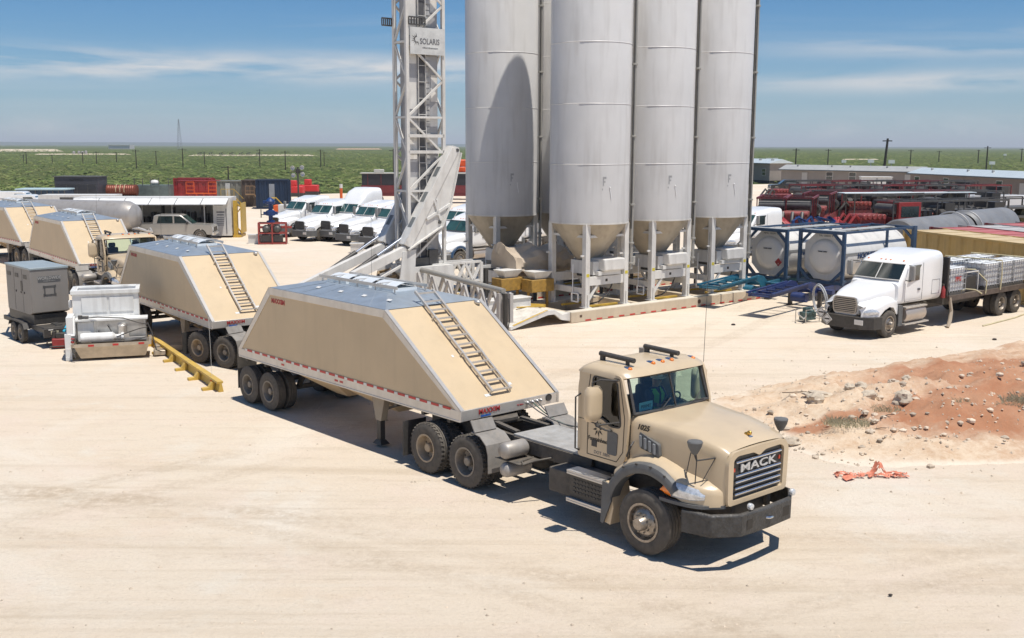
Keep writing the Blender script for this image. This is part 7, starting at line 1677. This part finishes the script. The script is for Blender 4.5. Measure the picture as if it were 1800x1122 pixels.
PU.append(dup(PU[0], 'red pumping unit second from the right silo, with blue hoses between', G(1393, 424), 250)); PU.append(dup(PU[0], 'red pumping unit third from the right silo', G(1425, 410), 248))
k = 0
for row, (py, x0, x1) in enumerate(((396, 1352, 1600), (378, 1352, 1640), (365, 1350, 1600))):
    for i in range(5):
        px = x0 + (x1 - x0) * i / 4; src = PU[0] if (i + row) % 2 else base3
        ordn = ['leftmost', 'second from left', 'middle', 'fourth from left', 'rightmost'][i]; rown = ['of the dark row right behind the red units', 'of the middle dark row', 'of the dark row nearest the offices'][row]
        dup(src, 'dark pumping unit, %s %s' % (ordn, rown), G(px, py), 196 + 3 * row, 'black and red pumping units in dark rows')
b = MB(); bh = thing('hose_bundle', 'tangle of blue and red hoses between the pumping units', 'hoses', G(1398, 428), 0)
rnd = random.Random(2)
b = MB()
for k in range(6): x = rnd.uniform(-2, 2.5); b.tube([(x, 0, .2), (x + rnd.uniform(-.5, .5), .3, 1.6), (x + rnd.uniform(-.8, .8), .6, 1.9), (x + 1, .8, .4)], .13)
b.build('blue_hose', M('valve_blue'), bh)
b = MB()
for k in range(9): x = rnd.uniform(-5, 3.5); b.tube([(x, -.3, .1), (x + rnd.uniform(-.5, .5), .1, 1.3), (x + rnd.uniform(-.8, .8), .5, 1.8), (x + 1, .8, .4)], .17)
b.build('red_hose', M('bright_red_hose', (.34, .03, .035), .5), bh)
# white vehicles right of the pump units
def van(label, px, py, rz, L_=5.4, H_=2.3, name='van', col=None):
    t = thing(name, label, 'van', G(px, py), rz, None)
    pr = spread([(0, .4), (.1, 1.0), (-.6, 1.15), (-1.3, H_ - .1), (-1.6, H_), (-L_, H_), (-L_, .4)], 3, .12)
    bd = MB().prism(pr, -1.0, 1.0).build('body', col or WHITE, t, 25, .05); MB().add([(-.64, -.85, 1.2), (-.64, .85, 1.2), (-1.27, .85, H_ - .14), (-1.27, -.85, H_ - .14)], [(0, 1, 2, 3)]).build('windscreen', TEAL, bd, 0)
    MB().prism([(-1.0, 1.25), (-1.5, H_ - .2), (-2.3, H_ - .2), (-2.3, 1.25)], -1.01, 1.01).build('side_window', DARKG, bd, 0)
    for x in (-1.0, -L_ + 1.1):
        for s in (-1, 1): wheel(t, x, s * .9, .38, .22, s, n=14)
    return t
van('white panel van behind the grey cylinder', 1690, 384, 160, 6.0, 2.4)
van('white box bodied van with a striped roof, left of the panel van', 1625, 392, 185, 6.5, 2.6)
b = MB(); rk = thing('pipe_rack', 'dark railed platform standing behind the grey cylinder', 'rack', G(1640, 410), 15)
for x in (0, 1.6, 3.2, 4.8):
    for y in (0, 1.5): b.bar((x, y, 0), (x, y, 3.2 if x < 1 else 2.2), .12)
for y in (0, 1.5):
    b.bar((0, y, 2.1), (4.8, y, 2.1), .09); b.bar((0, y, 1.4), (4.8, y, 1.4), .09); b.bar((-6, y, 3.1), (0, y, 3.2), .12)
b.box(-.6, .6, 0, 1.4, 1.4, 2.9); b.build('frame', DARKST, rk, 20)
aw2 = thing('awning', 'white shade canopy over the black pumping rows', 'canopy', G(1500, 400), 12)
MB().box(-1, 12, 0, 1.6, 2.95, 3.02).build('canopy_sheet', M('canopy_white', (.66, .72, .74), .5), aw2); 
b = MB()
for x in (0, 5.5, 11): b.bar((x, 0, 0), (x, 0, 2.95), .08); b.bar((x, 1.5, 0), (x, 1.5, 2.95), .08)
b.build('canopy_post', DARKST, aw2)
# ------------------------------------------------------------------ offices
def office(label, pl, pr_, H_, D_, wins, doors, col, roofm, over=.4):
    a, c = pl, pr_; d = c - a; L_ = d.length; t = thing('site_office', label, 'site office', a, math.degrees(math.atan2(d.y, d.x)), 'prefabricated site offices')
    wl = MB().box(0, L_, 0, D_, .55, H_).build('wall', col, t, 20)
    MB().box(.1, L_ - .1, .05, D_ - .05, 0, .55).build('skirting', M('dark_skirting', (.05, .045, .04), .8), t, 20)
    b = MB().add([(-over, -over, H_ - .05), (L_ + over, -over, H_ - .05), (L_ + over, D_ + over, H_ - .05), (-over, D_ + over, H_ - .05), (-over, D_ / 2, H_ + .75), (L_ + over, D_ / 2, H_ + .75)], [(0, 1, 5, 4), (2, 3, 4, 5), (1, 2, 5), (3, 0, 4), (0, 1, 2, 3)])
    rf = b.build('roof', roofm, t, 10)
    MB().box(-over, L_ + over, -over - .02, -over + .03, H_ - .17, H_ - .03).build('eave_trim', M('dark_trim', (.07, .10, .12), .5), rf)
    b = MB()
    for k in range(5): b.cb(L_ * (k + .5) / 5 + (k % 2) * 1.5, D_ * .3, H_ + .55, .25, .25, .35)
    b.build('roof_vent', GREYT, rf)
    for x in wins:
        w = MB().box(x - .08, x + 1.18, -.035, .0, 1.42, 2.88).build('window', M('window_frame_pale', (.55, .52, .48), .5), wl, 20); MB().box(x, x + 1.1, -.05, -.03, 1.5, 2.12).box(x, x + 1.1, -.05, -.03, 2.2, 2.8).build('pane', DARKG, w)
    for x in doors:
        dd = MB().box(x, x + 1.0, -.06, .0, .6, 2.7).build('door', M('office_door', (.45, .42, .38), .5), wl, 20); MB().box(x - .2, x + 1.4, -1.4, -.07, .3, .5).bar((x + 1.4, -1.3, .5), (x + 2.6, -1.3, 0), .1).bar((x - .2, -1.35, 1.4), (x + 1.4, -1.35, 1.4), .05).build('steps', GREYT, dd)
    b = MB(); k = .6
    while k < L_: b.box(k, k + .03, -.012, 0, .56, H_ - .1); k += 1.2
    b.build('wall_batten', col, wl)
    return t
OW = M('office_taupe', (.21, .17, .145), .7, var=.06, scale=.6); OW2 = M('office_grey_taupe', (.27, .235, .205), .7, var=.08, scale=.6)
WROOF = M('bright_metal_roof', (.62, .68, .68), .35, .2, var=.06); GROOF = M('grey_metal_roof', (.40, .40, .38), .5, .1, var=.12)
c_ = G(1800, 362); a_ = G(1598, 345); e_ = a_ + (c_ - a_) * 1.35
office('nearest site office with a long bright roof at the right edge', a_, e_, 3.35, 4.2, (1.2, 8.2, 19.5, 26), (24.0,), OW, WROOF)
a_ = G(1372, 330); c_ = G(1612, 338)
office('long grey site office in the middle, behind the dark pump rows', a_, c_, 3.2, 4.5, (8.5, 12.6), (4.0, 22.0), OW2, GROOF)
a_ = G(1300, 320); c_ = G(1352, 323)
office('small site office with a pale gable, tucked behind the right silo', a_, c_, 3.9, 5.0, (7.6,), (), OW2, WROOF)
t = thing('storage_box', 'white storage box in front of the middle site office', 'box', G(1567, 340), -10); MB().box(-4.5, 0, 0, 2.4, .2, 2.4).box(-4.6, .1, -.1, 2.5, 2.4, 2.5).build('body', M('aged_white'), t, 20); MB().box(-2.3, -2.2, -.02, 0, .3, 2.3).build('door_seam', INKG, t)
DKB = M('navy_pickup', (.015, .025, .045), .3, coat=.6)
pickup('pickup_truck', 'dark navy pickup facing the camera before the nearest site office', G(1718, 366), 215, DKB, group='dark pickups parked by the site offices')
pickup('pickup_truck', 'black pickup parked side on at the left end of the nearest office', G(1620, 355), 178, M('black_pickup', (.012, .013, .015), .3, coat=.6), group='dark pickups parked by the site offices')
pickup('pickup_truck', 'teal dark pickup left of the black one with a glaring windscreen', G(1582, 352), 200, M('green_black_pickup', (.015, .03, .03), .3, coat=.6), group='dark pickups parked by the site offices')
pickup('pickup_truck', 'dark pickup before the left part of the long grey office', G(1384, 338), 180, M('black_pickup'), group='dark pickups parked by the site offices')
# dark machine at the right edge
t = thing('equipment_trailer', 'dark trailer with tyres on end at the right edge, before the navy pickup', 'trailer', G(1812, 398), 205)
MB().box(-.5, 9, -1.2, 1.2, 1.7, 1.85).box(-.5, 9, -1.2, 1.2, .9, 1.1).build('deck', DARKST, t, 20)
b = MB()
for x in (0, 2.2, 4.4, 6.6, 8.6):
    for y in (-1.1, 1.1): b.bar((x, y, .1), (x, y, 2.6), .1)
for y in (-1.1, 1.1): b.bar((0, y, 2.6), (8.6, y, 2.6), .1)
b.build('frame', BLACK, t, 20)
for x in (1.2, 3.4, 5.5): MB().lathe([(.3, -.5), (.75, -.4), (.75, .4), (.3, .5)], 18, (x, 0, 1.0), 'y').build('drum', M('olive_drum', (.10, .085, .03), .6), t)
# ------------------------------------------------------------------ left edge background
t = thing('control_house', 'black slatted cabin at the far left pad edge', 'cabin', G(98, 357), 0)
MB().box(0, 5.2, 0, 3.0, .2, 3.1).build('wall', M('charcoal_cladding', (.055, .055, .065), .5, var=.1), t, 20); b = MB()
for k in range(4): b.box(.1 + k * 1.28, .17 + k * 1.28, -.03, 0, .3, 2.3)
for k in range(14): b.box(.2, 5.0, -.02, 0, .4 + k * .14, .44 + k * .14)
b.build('slat', DARKST, t); MB().box(-.1, 5.3, -.1, 3.1, 3.1, 3.2).build('roof', DARKST, t); text('name_lettering', 'SUPERIOR', .38, INK, t, (2.7, -.02, 2.75), (1, 0, 0), (0, 0, 1))
t = thing('water_tank', 'dark blue open tank with a pale top rim, left of the black cabin', 'tank', G(30, 362), 3); MB().box(0, 5.5, 0, 2.8, .1, 1.8).build('wall', M('dark_blue_tank', (.03, .06, .10), .5, var=.2), t, 20); b = MB()
for k in range(9): b.box(.2 + k * .65, .3 + k * .65, -.08, 0, .1, 1.75)
b.build('rib', DARKST, t); MB().box(-.1, 5.6, -.1, 2.9, 1.8, 1.95).build('rim', M('pale_blue_rim', (.45, .58, .62), .5), t)
t = thing('coil_truck', 'dark truck carrying a long rusty brown reel of tubing', 'truck', G(166, 356), 2); t.scale = (.72, .72, .72)
MB().box(0, 8.2, 0, 2.4, .6, 1.0).box(0, 1.5, .1, 2.3, 1.0, 2.2).build('body', BLACK, t, 20, .03); MB().box(.1, 1.2, .0, .1, 1.5, 2.0).build('cab_window', TEAL, t)
MB().lathe([(.9, 0), (1.0, .05)] + [(.92 + .05 * (k % 2), .15 + .17 * k) for k in range(28)] + [(1.0, 4.95), (.9, 5.0)], 18, (1.9, 1.2, 2.0), 'x').build('tubing_reel', M('rusty_tubing', (.20, .055, .03), .5, .3, var=.4, scale=6), t, 20)
b = MB()
for x in (3.6, 4.3, 5.0): b.tube([(x, 1.2 + 1.03 * math.cos(R(a)), 2.0 + 1.03 * math.sin(R(a))) for a in range(0, 200, 15)], .05)
b.build('reel_strap', M('pale_strap'), t)
for x in (1, 5.8, 7.0): wheel(t, x, .1, .5, .3, -1, n=14)
t = thing('fluid_tank', 'grey green tank with a white drum on top, right of the rusty reel', 'tank', G(238, 354), 2); MB().box(0, 4.2, 0, 2.2, .2, 2.0).build('wall', M('grey_green_tank', (.12, .15, .14), .5, var=.3), t, 20); MB().sph((2.2, 1, 2.3), .5, 10, 6, (1.2, 1, .7)).build('drum', M('aged_white'), t); b = MB()
for x in (0, 1, 2, 3, 4.2): b.bar((x, 0, 2), (x, 0, 2.9), .07)
b.build('railing', DARKST, t)
for px, py, L_, lb in ((2, 372, 4, 'white vehicle roof at the left edge'), (52, 374, 5, 'white box truck behind the rearmost hopper trailer'), (70, 382, 3.4, 'small white van roof behind the hopper trailer ladder')):
    van(lb, px + 22, py, 10, L_, 2.2)
t = thing('equipment_trailer', 'pale trailer with a louvred grey panel behind the third hopper trailer', 'trailer', G(160, 392), 4); MB().box(-4.5, 2.2, 0, 2.4, .8, 2.5).build('body', M('aged_white'), t, 20); MB().box(-2.6, -1.3, -.03, 0, 1.4, 2.3).box(-.9, .4, -.03, 0, 1.5, 2.1).build('louvre', DARKST, t)
for x in (-3.5, -2.4): wheel(t, x, .2, .48, .3, -1, n=14)
t = thing('skip_bin', 'small open orange brown bin behind the third hopper trailer', 'bin', G(95, 387), 5); MB().box(0, 1.9, 0, 1.5, .1, 1.4).build('bin_wall', M('rusty_orange', (.30, .12, .03), .7, var=.3), t, 20); MB().box(-.05, 1.95, -.05, 1.55, 1.4, 1.5).build('rim', M('rusty_orange'), t)
for px, py, lb in ((515, 346, 'small red machine on the far sand left of the red crawler'), (541, 343, 'red crawler on the far pad edge, above the parked tractors')):
    t = thing('machine', lb, 'machine', G(px, py), 0, 'small red machines at the pad edge'); MB().box(-1.4, 1.4, 0, 1.5, .4, 1.4).box(-.5, .4, .1, 1.3, 1.4, 2.2).build('body', M('machine_red', (.6, .03, .03), .5), t, 20, .1); MB().box(-1.5, 1.5, -.1, .2, 0, .5).box(-1.5, 1.5, 1.3, 1.6, 0, .5).build('track', BLACK, t)
t = thing('bollard', 'short orange marker post on the far pad behind the parked tractors', 'post', G(600, 353), 0); MB().tube([(0, 0, 0), (0, 0, 1.6)], .18).build('post', ORANGE, t); MB().tube([(0, 0, 1.6), (0, 0, 2.1)], .2).build('cap', WHT, t)
t = thing('jack_stand', 'low dark trailer with wheels on the far sand left of the parked tractors', 'trailer', G(528, 372), 5); MB().box(-1.6, 2.2, 0, 1.2, .5, .8).bar((-4, .6, .5), (-1.6, .6, .6), .1).bar((-1, .5, .7), (-1, .5, 3.6), .05).build('frame', DARKST, t, 20)
for x in (-.5, .8): wheel(t, x, 0, .38, .2, -1, n=12)
# ------------------------------------------------------------------ poles and far things
def ground_h(px, ybase, ytop):
    p = G(px, ybase); d = p.y; return p, (ybase - ytop) / FPX * math.hypot(d, HC)
POLEM = M('weathered_pole', (.055, .045, .035), .9, var=.3)
i = 0
PD = [(1553, 306, 245, .95), (1733, 303, 258, .5), (1398, 300, 262, .5), (1455, 290, 263, .4), (1600, 289, 264, .4), (1795, 284, 262, .4), (1719, 287, 264, .4), (1650, 285, 266, .35), (322, 297, 262, .35), (240, 296, 264, .35), (170, 288, 267, .3), (205, 285, 268, .3), (146, 288, 268, .3), (47, 290, 268, .3), (42, 288, 272, .25), (92, 287, 272, .25), (275, 291, 266, .3), (360, 293, 268, .3), (457, 294, 263, .35), (502, 300, 266, .35), (564, 294, 264, .35), (570, 292, 268, .3), (692, 305, 263, .5), (402, 326, 293, .25)]
for k, (px, yb_, yt_, w) in enumerate(PD):
    p, h = ground_h(px, yb_, yt_); r_ = max(.14, w * p.y / FPX * 2.6)
    side = 'left' if px < 820 else 'right'
    lb = {0: 'tall leaning black pole standing behind the long grey office', 1: 'dark pole rising over the nearest office roof', 2: 'pole behind the small gabled office', 8: 'pole right below the far lattice mast', 22: 'pole against the left edge of the elevator tower', 23: 'short pole with a crossbar behind the red containers'}.get(k, 'thin far utility pole on the scrub, number %s from the photo edge on the %s' % (['one', 'two', 'three', 'four', 'five', 'six', 'seven', 'eight', 'nine', 'ten', 'eleven', 'twelve', 'thirteen', 'fourteen', 'fifteen', 'sixteen'][sorted([q[0] if side == 'left' else -q[0] for q in PD if (q[0] < 820) == (side == 'left')]).index(px if side == 'left' else -px)], side))
    t = thing('utility_pole', lb, 'pole', p, rnd.uniform(-40, 40), 'utility poles across the scrub plain')
    lean = h * .06 if k == 0 else 0
    MB().tube([(0, 0, -.1), (lean, 0, h)], [r_, r_ * .75], 8).build('pole', POLEM, t)
    MB().bar((-1.2 + lean * .9, 0, h * .93), (1.2 + lean * .9, 0, h * .93), max(.1, r_ * .7)).build('crossarm', POLEM, t)
for k, (px, yb_, yt_) in enumerate(((1351, 296, 282), (1362, 296, 282), (1376, 292, 285), (1483, 290, 285), (1530, 300, 285), (1566, 302, 286), (1743, 298, 288), (1766, 280, 273))):
    p, h = ground_h(px, yb_, yt_); t = thing('lamp_post', '%s yard lamp behind the site offices, counted from the silos' % ['first', 'second', 'third', 'fourth', 'fifth', 'sixth', 'seventh', 'eighth'][k], 'lamp', p, 0, 'yard lamps behind the site offices')
    MB().tube([(0, 0, 0), (0, 0, h)], .12, 6).build('post', GREYT, t); MB().box(-.9, .9, -.2, .2, h - .3, h + .7).build('lamp_head', M('lamp_white', (.8, .8, .75), .4), t)
# far lattice mast
p, h = ground_h(316, 262, 211); t = thing('lattice_mast', 'slim tapering lattice mast on the left horizon', 'mast', p, 0); b = MB(); wb = h * .07
for sx_, sy_ in ((-1, -1), (1, -1), (1, 1), (-1, 1)): b.tube([(sx_ * wb, sy_ * wb, 0), (sx_ * wb * .12, sy_ * wb * .12, h)], h * .0045, 5)
for k in range(12):
    u0, u1 = k / 12, (k + 1) / 12; w0_, w1_ = wb * (1 - .88 * u0), wb * (1 - .88 * u1)
    b.tube([(-w0_, -w0_, h * u0), (w1_, -w1_, h * u1)], h * .003, 4); b.tube([(w0_, -w0_, h * u0), (-w1_, -w1_, h * u1)], h * .003, 4)
b.build('lattice', M('mast_grey', (.22, .22, .23), .7), t)
# far pads and buildings
def strip(name, x0, x1, ya, yb_, mat, lab=None):
    q = [G(x0, yb_), G(x1, yb_), G(x1 - (x1 - x0) * .08, ya), G(x0 + (x1 - x0) * .05, ya)]
    o = MB().add([(a.x, a.y, .012) for a in q], [(0, 1, 2, 3)]).build(name, mat, ang=0); tag(o, None, None, None, 'structure')
FP = M('far_sand', (.60, .50, .36), .9, var=.15, scale=.01)
strip('far_pad', -60, 112, 262.2, 266.5, FP); strip('far_pad', 60, 232, 270.3, 272.0, FP); strip('far_road', 330, 560, 272.0, 274.2, FP); strip('far_road', 590, 672, 261.2, 263, M('far_red_sand', (.5, .33, .2), .9)); strip('far_pad', 1480, 1545, 279.5, 281, FP)
t = thing('building', 'long low white building near the left horizon', 'building', G(191, 262.3), 0); k_ = G(191, 262.3).y / FPX
MB().box(0, 37 * k_, 0, 20, 0, 6.5 * k_).build('wall', M('far_white', (.62, .58, .56), .7), t, 20); MB().box(0, 37 * k_, -1, 21, 6.5 * k_, 7.4 * k_).build('roof', M('far_roof', (.70, .68, .64), .6), t, 20)
t = thing('tank_battery', 'cluster of small pale storage tanks on the left plain', 'tank', G(130, 271), 0); k_ = G(130, 271).y / FPX
for x, h in ((0, 4), (9, 4.5), (15, 4), (21, 5)): MB().lathe([(2.3 * k_, 0), (2.3 * k_, h * k_), (.1, (h + 1) * k_)], 12, (x * k_, 0, 0)).build('tank', M('far_grey', (.34, .33, .33), .7), t)
rnd = random.Random(8)
for k, px in enumerate((352, 372, 390, 408, 425, 438, 455)):
    p, h = ground_h(px, 273.5, 268 - rnd.random() * 2); s = p.y / FPX; t = thing('pump_jack', '%s pump jack of the line on the left plain' % ['first', 'second', 'third', 'fourth', 'fifth', 'sixth', 'seventh'][k], 'pump jack', p, 0, 'pump jacks in a line on the left plain')
    MB().box(-4 * s, 4 * s, -2, 2, 0, 1.6 * s).build('base', M('far_beige', (.42, .37, .3), .8), t, 20); MB().bar((-1.6 * s, 0, 0), (0, 0, 4.6 * s), .5 * s).bar((1.6 * s, 0, 0), (0, 0, 4.6 * s), .5 * s).build('post', M('far_dark', (.05, .05, .05), .8), t); MB().bar((-3.5 * s, 0, 3.6 * s), (3 * s, 0, 5.6 * s), .7 * s).sph((-3.6 * s, 0, 3.2 * s), 1.1 * s, 8, 6).build('beam', M('far_dark'), t)
# low far ridge along the horizon
rows = []
for i in range(161):
    a = R(-70 + 140 * i / 160); row = []
    for d, k in ((7500, 0), (8800, .7), (10000, 1), (13000, 0)):
        lv = 26 - 19 * max(0, min(1, (a + .12) / .3)); h = lv + 5 * mn.fractal(Vector((a * 7, 1, 0)), 1, 2, 4) + 2.5 * mn.noise(Vector((a * 90, 2, d * .001)))
        row.append((d * math.sin(a), d * math.cos(a), max(0, h) * k - .06))
    rows.append(row)
tag(MB().grid(rows).build('hills', M('far_hills', (.05, .075, .045), .95, var=.3, scale=.0006), ang=60), None, None, None, 'structure')
# ------------------------------------------------------------------ air
hzm = bpy.data.materials.new('haze'); hzm.use_nodes = True; t = hzm.node_tree; t.nodes.clear()
o_ = t.nodes.new('ShaderNodeOutputMaterial'); pv = t.nodes.new('ShaderNodeVolumePrincipled'); pv.inputs['Color'].default_value = (.90, .95, 1, 1); pv.inputs['Density'].default_value = .00013; pv.inputs['Anisotropy'].default_value = .0
t.links.new(pv.outputs[0], o_.inputs['Volume'])
hb = MB().box(-46000, 46000, -46000, 46000, -1.05, 110).build('haze', hzm, ang=0); tag(hb, None, None, None, 'stuff')
